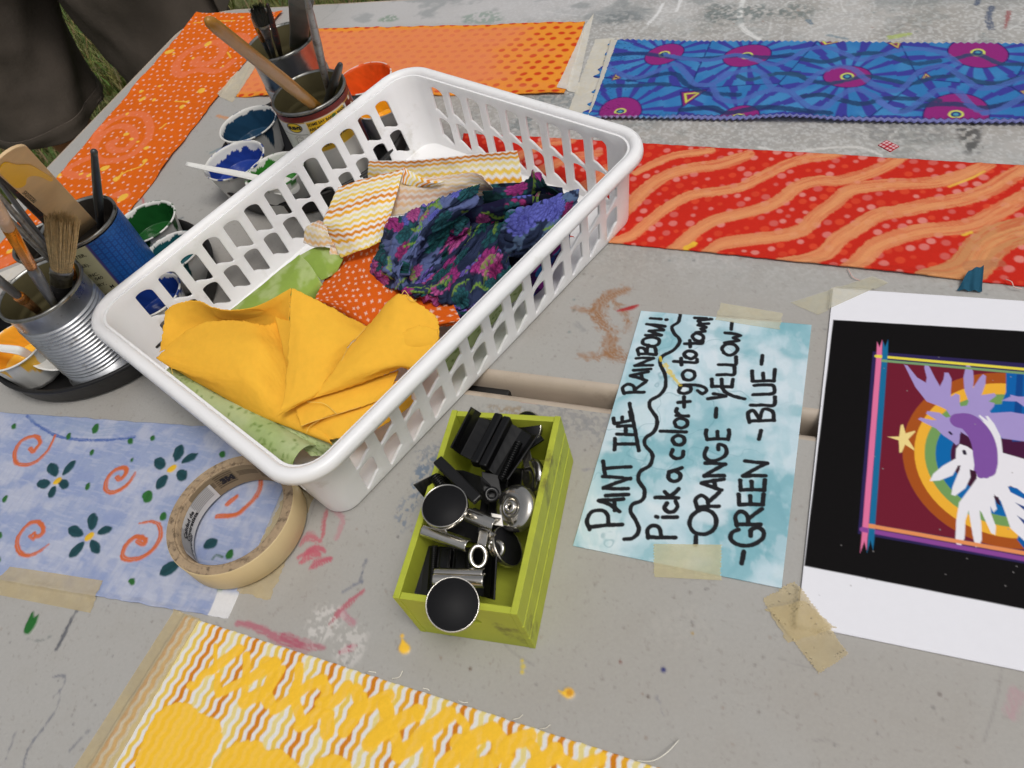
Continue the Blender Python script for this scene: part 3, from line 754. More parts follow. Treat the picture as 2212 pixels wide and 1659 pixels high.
def resting(X, Y):
    """height of whatever sheet lies at these points"""
    Z = np.full(X.shape, TZ)
    for T in SHEETS:
        c = np.array([[T.X[0, 0], T.Y[0, 0]], [T.X[0, -1], T.Y[0, -1]], [T.X[-1, -1], T.Y[-1, -1]], [T.X[-1, 0], T.Y[-1, 0]]]); u = np.full(X.shape, .5); v = u.copy()
        for _ in range(8):
            px = c[0, 0]*(1-u)*(1-v)+c[1, 0]*u*(1-v)+c[2, 0]*u*v+c[3, 0]*(1-u)*v-X; py = c[0, 1]*(1-u)*(1-v)+c[1, 1]*u*(1-v)+c[2, 1]*u*v+c[3, 1]*(1-u)*v-Y
            xu = (c[1, 0]-c[0, 0])*(1-v)+(c[2, 0]-c[3, 0])*v; xv = (c[3, 0]-c[0, 0])*(1-u)+(c[2, 0]-c[1, 0])*u; yu = (c[1, 1]-c[0, 1])*(1-v)+(c[2, 1]-c[3, 1])*v; yv = (c[3, 1]-c[0, 1])*(1-u)+(c[2, 1]-c[1, 1])*u
            D = xu*yv-xv*yu+1e-12; u = np.clip(u-(px*yv-py*xv)/D, -.5, 1.5); v = np.clip(v-(py*xu-px*yu)/D, -.5, 1.5)
        ins = (u > -.004) & (u < 1.004) & (v > -.006) & (v < 1.006)
        ii = np.clip((v*(T.nv-1)).astype(int), 0, T.nv-1); jj = np.clip((u*(T.nu-1)).astype(int), 0, T.nu-1)
        Z = np.where(ins, np.maximum(Z, T.Z[ii, jj]), Z)
    return Z
def blur(Z, n):
    for _ in range(n):
        P_ = np.pad(Z, 1, mode='edge'); Z = np.maximum(Z, (P_[:-2, 1:-1]+P_[2:, 1:-1]+P_[1:-1, :-2]+P_[1:-1, 2:])/4)
    return Z
def wrinkle(S, amp, sc, seed=1, stretch=(1, 1)):
    k = fbm(S.X*sc*stretch[0], S.Y*sc*stretch[1], seed, 4)
    S.Z = S.Z+amp*np.clip(k-.3, 0, 1)
def ragged(amp, freq=120, pink=0, pk=.006, seed=3, sides='tblr'):
    def f(u, v, L, W):
        j = lambda t, q: amp*(fbm(t*freq, np.full(t.shape, q*7.1), seed, 3)-.5)*2+(pink*(np.abs(((t/pk) % 1)-.5)*2-.5) if pink else 0)
        v2 = v+((1-v)*j(u*L, 1)/W if 't' in sides else 0)+(v*j(u*L, 2)/W if 'b' in sides else 0)
        u2 = u+((1-u)*j(v*W, 3)/L if 'l' in sides else 0)+(u*j(v*W, 4)/L if 'r' in sides else 0)
        return u2, v2
    return f
def lift(S, edge, width, amp, freq, seed):
    """let an edge curl off the table"""
    d = {'t': S.v*S.W, 'b': (1-S.v)*S.W, 'l': S.u*S.L, 'r': (1-S.u)*S.L}[edge]; t = S.u*S.L if edge in 'tb' else S.v*S.W
    S.Z = S.Z+sstep(width, 0, d)*amp*(.25+1.5*fbm(t*freq, 0*t, seed, 2)**2)
def weave_tone(S, amt=.06, seed=5):
    k = fbm(S.X*14, S.Y*14, seed, 4); S.col = S.col*(1+amt*(k-.5)*2)[..., None]

# ---- A: orange fabric with little white crosses, coral spirals, yellow spatters
S = Sheet([(427, 30), (612, 28), (262, 486), (-62, 604)], .0010, .0007, edge=ragged(.0030, 34, sides='tlrb'))
S.fill((226, 104, 22)); weave_tone(S, .07)
R_ = random.Random(3)
Lx, Wx = S.L, S.W
org = P2([(427, 30), (612, 28), (-62, 604)]); eu = (org[1]-org[0])/np.hypot(*(org[1]-org[0])); ev = (org[2]-org[0])/np.hypot(*(org[2]-org[0])); evL = np.hypot(*(org[2]-org[0])); euL = np.hypot(*(org[1]-org[0]))
def crosses(S, o, eu, ev, euL, evL, step, c, R_, size=.0016, w_=.0008):
    for j in range(int(evL/step)+2):
        for i in range(int(euL/step)+2):
            q = o+eu*((i+.5*(j % 2)+R_.uniform(-.25, .25))*step)+ev*((j+R_.uniform(-.25, .25))*step); a = R_.uniform(0, 1.57)
            for b in (a, a+1.57):
                d = np.array([math.cos(b), math.sin(b)])*size
                S.stroke([q-d, q+d], w_, c, n=1, px=False)
def spiral(S, pts, w_, c, n=8, **k): S.stroke(pts, w_, c, n=n, **k)
crosses(S, org[0], eu, ev, euL, evL, .0118, (240, 214, 205), R_)
for pts, wd in [([(700, 850), (660, 870), (685, 905), (760, 900), (812, 840), (790, 778), (700, 765), (615, 815), (570, 890), (590, 960), (680, 970), (800, 930), (885, 850), (905, 770), (868, 700), (780, 690), (690, 722), (610, 780), (565, 850)], .0085),
                ([(560, 940), (480, 975), (420, 1010), (405, 1040), (460, 1058), (560, 1060), (590, 1075)], .009),
                ([(1190, 355), (1165, 372), (1195, 388), (1262, 380), (1322, 340), (1345, 292), (1312, 257), (1232, 270), (1130, 312), (1068, 375), (1058, 432), (1100, 455)], .0105),
                ([(1110, 445), (1200, 420), (1290, 432), (1352, 410), (1400, 370)], .0085), ([(1330, 245), (1420, 215), (1480, 240), (1500, 300)], .010),
                ([(880, 590), (900, 580)], .006), ([(700, 1170), (740, 1160), (760, 1180)], .009), ([(0, 1590), (60, 1560), (120, 1530)], .014)]:
    spiral(S, Q1(pts), wd*1.35, (234, 122, 78), rag=.0012, op=.86, dry=.15)
for x, y, r in [(1020, 315, 25), (1045, 328, 10), (1250, 268, 22), (1160, 352, 10), (1340, 400, 8), (960, 520, 10), (852, 553, 12), (858, 602, 18), (930, 605, 12), (1100, 650, 16), (1132, 618, 10), (1212, 550, 22), (768, 690, 10), (763, 812, 15), (795, 842, 12), (835, 857, 8), (882, 895, 14), (632, 1015, 22), (490, 1050, 10), (540, 1055, 14), (872, 970, 14), (700, 1080, 16), (738, 1190, 26), (360, 1060, 14), (68, 1512, 15), (600, 1160, 9), (1455, 110, 10), (635, 1185, 9)]:
    q = Q1([(x, y)])[0]; a = R_.uniform(0, 3); S.dot(*q, r*.36/1750*1.5, (246, 192, 74), r2=r*.36/1750*1.15, ang=a, rag=.0012, relief=.0007, gloss=.9, seed=R_.randint(0, 99))
for pts in ([(700, 1075), (770, 1030), (850, 1000), (882, 962)], [(1368, 318), (1386, 350)], [(1165, 146), (1215, 140)], [(1320, 132), (1410, 130)], [(1055, 616), (1122, 620)], [(965, 780), (1000, 750)], [(735, 1040), (715, 1080)]):
    S.stroke(Q1(pts), .0024, (244, 188, 68), rag=.0008, relief=.0005, gloss=.9)
wrinkle(S, .0030, 14, 4); lift(S, 'r', .02, .004, 25, 4); lift(S, 'l', .008, .0015, 30, 6)
SHEETS.append(S); tag(S.build('fabric_strip', M_cotton, skirt=.0012), 'orange fabric strip with tiny white crosses and coral painted spirals along the left table edge', 'fabric', 'painted fabric strips')

# ---- B: orange fabric with dots, washed over in salmon paint
S = Sheet([(582, 66), (1263, 50), (1220, 206), (510, 211)], .0012, .0007, edge=ragged(.0022, 60, sides='tlrb'))
S.fill((240, 152, 52)); weave_tone(S, .06)
org = P2([(582, 66), (1263, 50), (510, 211)]); eu = (org[1]-org[0]); euL = np.hypot(*eu); eu /= euL; ev = org[2]-org[0]; evL = np.hypot(*ev); ev /= evL
R_ = random.Random(8)
for j in range(int(evL/.0125)+2):
    for i in range(int(euL/.0165)+1):
        q = org[0]+eu*((i+.5*(j % 2)+R_.uniform(-.12, .12))*.0165)+ev*((j+R_.uniform(-.12, .12))*.0125)
        S.dot(q[0], q[1], R_.uniform(.0040, .0048), (212, 66, 30), px=False, r2=R_.uniform(.003, .0038), ang=R_.uniform(-.3, .5))
u, v = S.u, S.v
al = sstep(.02, .09, v+.06*(fbm(S.X*25, S.Y*25, 3, 3)-.5))*sstep(.99, .9, v+.1*(fbm(S.X*30, S.Y*30, 5, 3)-.5))*sstep(.93, .74, u+.25*(fbm(S.X*18, S.Y*40, 9, 3)-.5))
al = np.clip(al*(.80+.3*(fbm(S.X*40, S.Y*160, 15, 3)-.5)), 0, .9); S.mix(al, (236, 138, 92))
wrinkle(S, .0035, 11, 9); lift(S, 'b', .012, .002, 22, 2)
SHEETS.append(S); tag(S.build('fabric_strip', M_cotton, skirt=.0012), 'orange dotted fabric washed with salmon paint behind the tin cans', 'fabric', 'painted fabric strips')

# ---- C: blue fabric with magenta eyes and striped rays
cC = [(1332, 88), (2262, 98), (2262, 273), (1272, 259)]
_e = ragged(.0006, 90, pink=.0032, pk=.0064, sides='tb')
def tufts(u, v, L, W):
    a, b = _e(u, v, L, W); return a-(1-u)**10*.020/L*np.clip(fbm(v*W*210, 0*v, 3, 2)-.25, 0, 1), b
S = Sheet(cC, .0010, .0010, edge=tufts)
X, Y = S.X, S.Y
eyes = [(*Qc([(308, 185)])[0], .0200), (*Qc([(745, 195)])[0], .0220), (*Qc([(1275, 302)])[0], .0200), (*Qc([(1965, 180)])[0], .0245), (*Qc([(75, 490)])[0], .0240), (*Qc([(1850, 505)])[0], .0290), (*Qc([(700, 525)])[0], .0190), (2330, 150, .02)]
E_ = np.array([[*xy(a, b), r] for a, b, r in eyes])
d = np.stack([np.hypot(X-e[0], Y-e[1]) for e in E_]); ang = np.stack([np.arctan2(Y-e[1], X-e[0]) for e in E_])
j = d.argmin(0); dm = np.take_along_axis(d, j[None], 0)[0]; am = np.take_along_axis(ang, j[None], 0)[0]; d2 = np.sort(d, 0)[1]
S.fill((54, 122, 184)); k = fbm(X*40, Y*40, 2, 3); S.mix(sstep(.4, .7, k)*.5, (82, 150, 204))
ray = np.sin(am*15+3*j+1.6*(fbm(X*30, Y*30, 7, 2)-.5)+np.where(dm > .045, .7, 0))
S.mix(cover(-(ray-.35)*dm/15, .0012)*.92, (64, 56, 152))
S.mix(cover(np.abs(d2-dm)-.0016, .0012)*.8, (34, 52, 120))
for k_, e in enumerate(E_):
    f = d[k_]-e[2]*(1+.10*np.sin(ang[k_]*2+k_)); S.mix(cover(f-.0012, .0012), (40, 36, 104)); S.mix(cover(f, .0012), (146, 44, 124))
    g = d[k_]-.0064; S.mix(cover(g, .0012), (208, 216, 104)); S.mix(cover(d[k_]-.0044, .0012), (44, 62, 128)); S.mix(cover(d[k_]-.0022, .0010), (84, 158, 176))
for tri in ([(1110, 112), (1300, 112), (1140, 145)], [(1475, 125), (1570, 112), (1550, 165)], [(25, 325), (50, 285), (85, 310)], [(390, 385), (545, 370), (402, 470)], [(1660, 320), (1690, 280), (1730, 310)], [(2180, 380), (2240, 370), (2230, 420)]):
    t = np.array(Qc(tri)); S.poly(t, (42, 40, 112)); c_ = t.mean(0); S.poly(c_+(t-c_)*.82, (140, 38, 112)); S.poly(c_+(t-c_)*.6, (210, 214, 90)); S.poly(c_+(t-c_)*.38, (128, 36, 104))
for pts, w_, c in [([(40, 190), (180, 180), (300, 195), (420, 210), (560, 205), (700, 195), (850, 205), (980, 190)], .007, (38, 62, 112)), ([(120, 320), (240, 300), (360, 290), (420, 340), (520, 390), (620, 400), (700, 405)], .007, (36, 62, 108)),
                   ([(900, 290), (1000, 290), (1060, 320), (1180, 340), (1280, 320), (1380, 300), (1500, 320), (1620, 340), (1720, 310), (1830, 300)], .006, (40, 70, 108)), ([(1040, 215), (1160, 225), (1280, 195), (1420, 180), (1560, 215), (1640, 235), (1760, 220)], .007, (42, 74, 112)),
                   ([(1040, 410), (1150, 400), (1250, 430), (1360, 450), (1480, 420), (1600, 420), (1760, 430)], .007, (40, 66, 104)), ([(1840, 285), (1960, 330), (2080, 340), (2200, 310)], .007, (44, 72, 106)), ([(400, 480), (560, 470), (640, 500), (820, 470), (980, 480), (1180, 500)], .008, (36, 58, 100)), ([(0, 350), (140, 350), (260, 345), (330, 350)], .007, (40, 72, 112)),
                   ([(1560, 490), (1700, 455), (1860, 450), (2000, 470), (2210, 430)], .007, (40, 62, 104)), ([(1840, 210), (1960, 190), (2080, 235), (2200, 240)], .006, (44, 72, 110)), ([(700, 305), (760, 325), (860, 300), (940, 290), (1040, 305)], .006, (48, 82, 118))]:
    S.stroke(Qc(pts), w_, c, dry=.15, rag=.001, op=.9)
for pts, w_ in [([(0, 240), (60, 280), (160, 310), (280, 270), (370, 240), (430, 300), (470, 345), (560, 345), (640, 300), (740, 275), (820, 285), (870, 360), (960, 385), (1050, 350), (1120, 290), (1220, 250), (1300, 260), (1380, 320), (1460, 370), (1560, 370), (1640, 290), (1720, 255), (1800, 250), (1900, 320), (1980, 365), (2100, 350), (2210, 310)], .0060),
                ([(320, 190), (420, 210), (560, 215), (680, 190), (780, 215), (880, 245), (980, 210), (1060, 165), (1160, 150), (1260, 180), (1340, 215), (1460, 190), (1560, 165), (1700, 160), (1800, 190), (1860, 240)], .0058), ([(560, 350), (600, 420), (700, 440), (800, 400), (900, 375), (980, 395), (1060, 460), (1150, 470), (1230, 410), (1320, 370), (1420, 410), (1500, 475), (1580, 490), (1680, 420), (1760, 375), (1860, 385), (1930, 460), (2010, 500)], .0062), ([(2000, 500), (2100, 470), (2210, 410)], .006)]:
    S.stroke(Qc(pts), w_*1.15, (80, 108, 182), dry=.3, rag=.0012, op=.85, relief=.0002)
S.stroke(Qc([(610, 310), (640, 290)]), .010, (84, 110, 190), rag=.001, op=.7); S.stroke(Qc([(1445, 440), (1500, 470), (1530, 490)]), .007, (92, 120, 196), rag=.001, op=.7)
edge_ = np.minimum(S.v, 1-S.v)*S.W; S.mix(cover(edge_-.0009, .0012)*.55, (150, 176, 214))
S.mix(sstep(.955, .975, S.v)*sstep(.18, .24, S.u), (120, 124, 182)); S.mix(cover(np.abs(S.v-.958)*S.W-.0007, .001)*sstep(.18, .24, S.u), (70, 62, 120))
wrinkle(S, .0028, 12, 12); lift(S, 'b', .014, .006, 9, 5)
SHEETS.append(S); tag(S.build('fabric_strip', M_cotton, skirt=.0016), 'blue fabric strip printed with magenta circles and purple rays on the far table', 'fabric', 'painted fabric strips')

# ---- D: red dotted fabric with wavy peach brush strokes
S = Sheet([(1002, 289), (2264, 362), (2264, 626), (952, 488)], .0010, .0006, edge=ragged(.0008, 120, sides='tblr'))
S.fill((206, 44, 30)); weave_tone(S, .06)
org = P2([(1002, 289), (2264, 362), (952, 488)]); eu = org[1]-org[0]; euL = np.hypot(*eu); eu /= euL; ev = org[2]-org[0]; evL = np.hypot(*ev); ev /= evL
R_ = random.Random(12); pts_ = []
for _ in range(9000):
    q = (R_.uniform(0, euL), R_.uniform(0, evL*1.2))
    if all((q[0]-a)**2+(q[1]-b)**2 > .0088**2 for a, b in pts_): pts_.append(q)
for a, b in pts_:
    q = org[0]+eu*a+ev*b; S.dot(q[0], q[1], R_.choice([.0022, .0028, .0034, .0038]), R_.choice([(224, 124, 116), (214, 100, 92), (216, 68, 44), (222, 74, 46), (228, 140, 130)]), px=False, rag=.0003, op=.92)
strokes_ = [([(600, 720), (660, 690), (760, 650), (850, 638), (912, 630)], .0105), ([(480, 935), (540, 890), (592, 840), (640, 790), (720, 735), (820, 705), (930, 690), (1010, 668), (1065, 648)], .0155), ([(440, 1040), (510, 1010), (580, 985), (660, 920), (740, 860), (830, 815), (930, 800), (1040, 780), (1130, 735), (1220, 690), (1300, 665), (1400, 650), (1470, 632)], .0125),
            ([(725, 1065), (790, 1020), (850, 965), (930, 920), (1050, 890), (1150, 860), (1220, 820), (1270, 780), (1350, 755), (1450, 755), (1560, 725), (1640, 690), (1705, 655)], .0140), ([(890, 1065), (960, 1020), (1080, 1000), (1200, 985), (1290, 960), (1350, 900), (1420, 850), (1480, 800), (1560, 780), (1680, 770), (1800, 765), (1900, 750), (1990, 720), (2060, 685)], .0145),
            ([(1170, 1110), (1290, 1090), (1380, 1060), (1440, 1000), (1520, 950), (1600, 900), (1700, 880), (1830, 850), (1960, 830), (2070, 790), (2150, 740), (2230, 690)], .0155), ([(1450, 1150), (1530, 1090), (1590, 1030), (1680, 990), (1800, 960), (1920, 950), (2020, 930), (2110, 880), (2230, 810)], .0165), ([(1820, 1165), (1920, 1150), (1990, 1110), (2040, 1040), (2110, 990), (2240, 945)], .030),
            ([(-40, 720), (60, 690), (140, 640), (230, 600), (330, 590)], .013), ([(0, 840), (120, 760), (230, 700), (330, 660), (440, 640)], .014), ([(160, 900), (280, 820), (400, 770), (480, 700)], .014)]
for i, (p_, w_) in enumerate(strokes_):
    c_ = (226, 148, 100) if i < 8 else (222, 132, 92)
    w_ = w_*1.02; ww = np.full(len(p_), w_); ww[0] *= .75; ww[-1] *= .8
    S.stroke(Q6(p_), ww, c_ if i != 7 else (206, 146, 96), dry=.42, rag=.0012, op=.94, relief=.0003, fine=700, seed=i, gloss=.4)
    S.stroke([(a, b+3) for a, b in Q6(p_)], w_*.35, (238, 168, 110), dry=.7, rag=.001, op=.45, fine=700, seed=i+30)
S.stroke(Q6([(810, 1040), (840, 1020)]), .006, (238, 190, 60), rag=.001, dry=.3); S.stroke(Q6([(1960, 980), (1990, 970)]), .003, (236, 190, 70), rag=.001); S.stroke(Q6([(1900, 780), (1990, 745), (2045, 715)]), .0022, (238, 190, 80), dry=.5)
S.stroke(Q6([(1990, 1110), (2100, 1100)]), .012, (176, 120, 88), dry=.9, op=.5, fine=900)
wrinkle(S, .0026, 10, 22); lift(S, 'b', .01, .003, 14, 3)
SHEETS.append(S); red = tag(S.build('fabric_strip', M_cotton, skirt=.0014), 'red dotted fabric strip with wavy peach brush strokes right of the basket', 'fabric', 'painted fabric strips')
def threads(parent, lst, c, mat_name, r=.00032):
    m = mat_plain(mat_name, c, .9, bump=0); 
    for pts in lst:
        bm = bmesh.new(); tube(bm, smooth(P3(pts), 6), r, 5); fin('thread', bm, m, parent)
threads(red, [[(*Q6([(2135, 1160)])[0], .004), (*Q6([(2160, 1170)])[0], .006), (*Q6([(2172, 1192)])[0], .004), (*Q6([(2205, 1200)])[0], .003)], [(*Q6([(1480, 1115)])[0], .002), (*Q6([(1500, 1150)])[0], .002), (*Q6([(1530, 1165)])[0], .001)]], (232, 190, 180), 'pale thread')

# ---- G: blue mottled fabric with painted flowers
S = Sheet([(-30, 890), (662, 938), (493, 1337), (-30, 1249)], .00085, .0006, edge=ragged(.0010, 90, sides='tbr'))
X, Y = S.X, S.Y
S.fill((156, 168, 200)); S.mix(sstep(.4, .64, fbm(X*45, Y*45, 3, 4))*.7, (190, 194, 210)); S.mix(sstep(.5, .7, fbm(X*80, Y*80, 31, 4))*.45, (136, 152, 196)); S.mix(sstep(.55, .75, fbm(X*90, Y*500, 6, 2))*.25, (204, 208, 220)); S.mix(sstep(.55, .75, fbm(X*500, Y*90, 8, 2))*.2, (134, 150, 196))
S.stroke(Q3([(115, 200), (170, 245), (250, 285), (330, 298), (430, 300), (560, 288)]), .0028, (88, 112, 172), dry=.5, rag=.001); S.stroke(Q3([(150, 200), (260, 230), (400, 260), (560, 240)]), .014, (140, 158, 190), dry=.9, op=.5, fine=900)
def petal(S, cx, cy, fx, fy, L, w_, c):
    a = np.array(Q3([(cx, cy)])[0]); f = np.array(Q3([(fx, fy)])[0]); d = (a-f)/np.hypot(*(a-f)); n_ = np.array([-d[1], d[0]])
    p = [a+d*L*.5, a+d*L*.2+n_*w_*.5, a-d*L*.25+n_*w_*.42, a-d*L*.5, a-d*L*.25-n_*w_*.42, a+d*L*.2-n_*w_*.5]
    S.poly([tuple(q) for q in p], c, n=4, rag=.0007, relief=.0005, gloss=.6)
    S.stroke([tuple(a-d*L*.3), tuple(a+d*L*.3)], .003, tuple(int(q*.75) for q in c), dry=.8, op=.5, fine=1500)
for ctr, pets in [((243, 470), [(225, 423, 32, 24), (290, 415, 42, 14), (267, 482, 26, 20), (222, 515, 30, 15), (185, 482, 30, 20)]), ((718, 420), [(668, 398, 28, 26), (745, 355, 40, 20), (792, 376, 40, 15), (760, 447, 26, 24), (677, 475, 38, 19)]),
                  ((376, 700), [(318, 680, 36, 24), (388, 638, 38, 22), (440, 676, 36, 16), (398, 742, 32, 22), (322, 755, 46, 18)]), ((768, 793), [(733, 738, 32, 20), (877, 730, 36, 20), (800, 828, 32, 24), (708, 833, 52, 24)])]:
    for a, b, L, w_ in pets: petal(S, a, b, *ctr, L, w_, (38, 76, 84))
    q = Q3([ctr])[0]; S.dot(*q, .0042, (232, 186, 52), r2=.0034, ang=1, rag=.0008, relief=.0006, gloss=.6)
for a, b, L, w_ in [(62, 243, 14, 10), (290, 285, 16, 10), (402, 255, 24, 13), (545, 305, 14, 12), (638, 292, 12, 10), (385, 352, 14, 8), (368, 492, 18, 9), (25, 543, 18, 9), (617, 535, 28, 22), (927, 360, 16, 12), (682, 618, 18, 14), (552, 888, 16, 14), (957, 775, 24, 14), (918, 918, 20, 10), (0, 695, 16, 14), (-3, 795, 12, 10), (552, 383, 8, 5)]:
    petal(S, a, b, a+10, b-20, L, w_, (54, 112, 58))
for pts in ([(128, 335), (142, 347), (156, 330), (170, 310), (160, 287), (130, 287), (90, 307), (66, 350), (70, 390), (102, 402), (150, 390), (195, 350), (220, 310), (232, 280)], [(490, 455), (502, 465), (522, 445), (530, 425), (515, 415), (480, 427), (450, 462), (443, 497), (457, 516), (490, 514), (530, 488), (558, 452), (565, 435)],
            [(130, 698), (142, 712), (152, 703), (148, 686), (136, 696)], [(152, 702), (176, 694), (186, 668), (165, 642), (130, 646), (95, 680), (76, 722), (87, 765), (122, 780), (165, 765), (206, 733)], [(575, 720), (600, 732), (606, 714), (586, 702), (560, 705), (525, 740), (513, 780), (532, 795), (580, 790), (632, 760), (665, 710), (668, 662), (640, 638), (582, 646)]):
    n_ = len(pts); w_ = [.0042]*(n_-3)+[.0038, .003, .0018] if n_ > 6 else .003
    S.stroke(Q3(pts), w_, (208, 108, 66), dry=.35, rag=.0007, relief=.0005, gloss=.5, fine=1500)
for pts in ([(520, 940), (560, 905), (592, 880)], [(440, 1035), (530, 1030), (610, 1010), (690, 940), (740, 890), (780, 820), (792, 740)]): S.stroke(Q4(pts), .0042, (208, 108, 66), dry=.35, rag=.0007, relief=.0004, gloss=.5)
S.stroke(Q4([(400, 1380), (430, 1350), (480, 1365)]), .002, (90, 116, 110), dry=.8)
S.mix(sstep(.925, .93, S.u+.3*0)*sstep(.86, .9, S.v), (226, 226, 228))
wrinkle(S, .0022, 20, 31); lift(S, 'b', .006, .0012, 30, 8)
SHEETS.append(S); tag(S.build('fabric_strip', M_cotton, skirt=.0011), 'pale blue mottled fabric painted with teal flowers and orange spirals', 'fabric', 'painted fabric strips')

# ---- H: yellow wave-striped fabric with yellow paint
c0, c1, c3 = xy(402, 1331), xy(1560, 1704), xy(112, 1792)
cw = [c0, c1, c1+(c3-c0), c3]
S = Sheet(cw, .00075, .0006, world=True, edge=ragged(.0005, 200, sides='t'))
def waves(al, ac, period=.0064, wl=.0106, amp=.00072, res=.0009):
    """wavy stripes: al runs along a stripe, ac across; returns colours"""
    ph = al/wl*2*math.pi; sh = amp*(np.sin(ph)-.12*np.sin(3*ph))
    t = (ac+sh)/period; k = np.floor(t).astype(int); f = np.abs(t-k-.5)*period
    pal = np.array([rgb(214, 132, 30), rgb(234, 172, 46), rgb(234, 216, 144), rgb(236, 202, 92), rgb(234, 172, 44)])
    a = cover(f-period*.275, res)
    return np.where(a[..., None] > 0, a[..., None]*pal[k % 5]+(1-a[..., None])*rgb(238, 237, 236), rgb(232, 230, 228))
S.col = waves(S.v*S.W, S.u*S.L+.0022)
PY = (253, 200, 56)
def paint(S, pts, w_, Qf, op=.96, seed=0, **k):
    S.stroke(Qf(pts), w_*.74, PY, dry=.05, rag=.0007, op=op, relief=.0002, gloss=.5, fine=1300, seed=seed, **k)
S.poly(Qa([(160, 870), (300, 805), (420, 800), (480, 860), (600, 920), (700, 975), (722, 1060), (690, 1200), (640, 1300), (560, 1420), (0, 1500), (-60, 1350), (0, 1150), (60, 1000)]), PY, n=5, rag=.0015, op=.93, relief=.0004, gloss=.5)
S.poly(Qa([(800, 1180), (960, 1140), (1060, 1150), (1110, 1215), (1250, 1215), (1340, 1290), (1370, 1420), (650, 1450), (700, 1290)]), PY, n=5, rag=.0015, op=.95, relief=.0004, gloss=.5)
S.poly(Qa([(1560, 1310), (1680, 1270), (1800, 1290), (1870, 1370), (1900, 1500), (1480, 1500), (1500, 1380)]), PY, n=5, rag=.0015, op=.95, relief=.0004, gloss=.5)
for i, (pts, w_) in enumerate([([(860, 320), (760, 400), (650, 490)], .011), ([(655, 280), (655, 420), (640, 520)], .004), ([(640, 500), (540, 550), (480, 640), (430, 640)], .008), ([(680, 560), (670, 660), (690, 720)], .007), ([(930, 370), (940, 440), (930, 540), (920, 720)], .0075), ([(700, 710), (800, 660), (900, 610)], .009), ([(960, 590), (1060, 520), (1150, 470), (1190, 440)], .011), ([(1100, 440), (1190, 460), (1170, 560), (1140, 640), (1110, 720), (1140, 800)], .012), ([(1260, 490), (1200, 600), (1150, 680)], .006), ([(920, 790), (1000, 750), (1060, 720)], .013), ([(1410, 480), (1400, 600), (1360, 740), (1400, 870), (1420, 960)], .009), ([(1340, 690), (1380, 620)], .006), ([(1190, 860), (1300, 790), (1400, 710), (1520, 630), (1620, 590)], .010), ([(1590, 600), (1650, 680), (1640, 740)], .011), ([(1840, 650), (1770, 740), (1660, 830)], .011), ([(1590, 800), (1640, 790)], .010), ([(1420, 1000), (1500, 950), (1560, 900)], .012), ([(1660, 920), (1660, 1060)], .013), ([(1920, 690), (1960, 820), (1900, 930), (1810, 1050)], .012), ([(1990, 720), (2000, 820)], .005), ([(1900, 880), (2010, 830), (2120, 780), (2210, 740)], .012), ([(2180, 820), (2210, 900)], .012), ([(2040, 1160), (2120, 1090), (2210, 1030)], .014)]):
    paint(S, pts, w_, Qa, seed=i)
for i, (pts, w_) in enumerate([([(120, 520), (140, 620), (120, 700)], .012), ([(40, 800), (120, 730), (230, 680), (380, 600)], .014), ([(360, 580), (390, 640)], .007), ([(190, 740), (220, 840), (240, 930)], .010), ([(240, 920), (340, 860), (420, 770), (520, 700), (620, 620)], .014), ([(450, 800), (470, 940), (460, 1020)], .010), ([(700, 640), (750, 700), (760, 760)], .007), ([(580, 1020), (680, 930), (740, 860), (840, 790), (960, 740)], .014), ([(690, 830), (770, 840), (770, 1020)], .014), ([(940, 740), (1020, 820), (1000, 940)], .013), ([(860, 1010), (960, 980)], .012), ([(1060, 880), (1140, 820), (1240, 790)], .013), ([(1260, 850), (1300, 930), (1310, 1020)], .009), ([(1440, 900), (1380, 960), (1280, 1020)], .014), ([(1470, 950), (1560, 1010), (1600, 1030)], .010), ([(1680, 1010), (1790, 960)], .010), ([(1080, 960), (1060, 1020)], .008)]):
    paint(S, pts, w_, Qb, seed=i+40)
wrinkle(S, .0016, 16, 41)
SHEETS.append(S); yf = tag(S.build('fabric_strip', M_cotton, skirt=.0010), 'white and yellow wave-striped fabric daubed with thick yellow paint in front', 'fabric', 'painted fabric strips')
threads(yf, [[(*q, h) for q, h in zip(Qb(p_), (.001, .003, .005))] for p_ in ([(180, 338), (235, 325), (262, 278)], [(1115, 652), (1160, 640), (1190, 615)], [(1320, 722), (1365, 718), (1402, 692)])]+[[(1373, 1643, .001), (1410, 1643, .004), (1440, 1626, .006), (1467, 1598, .003)]]+[[(*q, .001) for q in Qb(p_)] for p_ in ([(420, 412), (455, 418), (470, 430)], [(690, 505), (730, 522), (765, 520)], [(0, 282), (50, 288), (55, 296)])], (236, 232, 220), 'white thread')

# ---- E: watercolour card with brushed lettering
S = Sheet([(1385, 674), (1753, 704), (1688, 1272), (1238, 1180)], .00042, .0012)
X, Y = S.X, S.Y
S.fill((196, 218, 228)); k = fbm(X*16+.5*fbm(X*30, Y*30, 3), Y*22, 51, 5)
k2 = fbm(X*24+2.2*fbm(X*18, Y*18, 61, 3), Y*24+2.2*fbm(X*18+9, Y*18, 62, 3), 63, 4); S.mix(sstep(.44, .6, k2)*.8, (128, 180, 192)); S.mix(sstep(.56, .68, k2)*.5, (104, 164, 178)); S.mix(sstep(.44, .34, k2)*.8, (222, 232, 238)); S.mix(sstep(.46, .64, k)*.3, (150, 194, 204)); S.mix(sstep(.54, .68, fbm(X*26, Y*34, 52, 5))*.6, (122, 176, 188)); S.mix(sstep(.50, .62, fbm(X*20+5, Y*26, 53, 5))*.75, (216, 228, 236)); S.mix(sstep(.5, .66, fbm(X*70+Y*50, Y*45-X*60, 57, 4))*.45, (204, 222, 232))
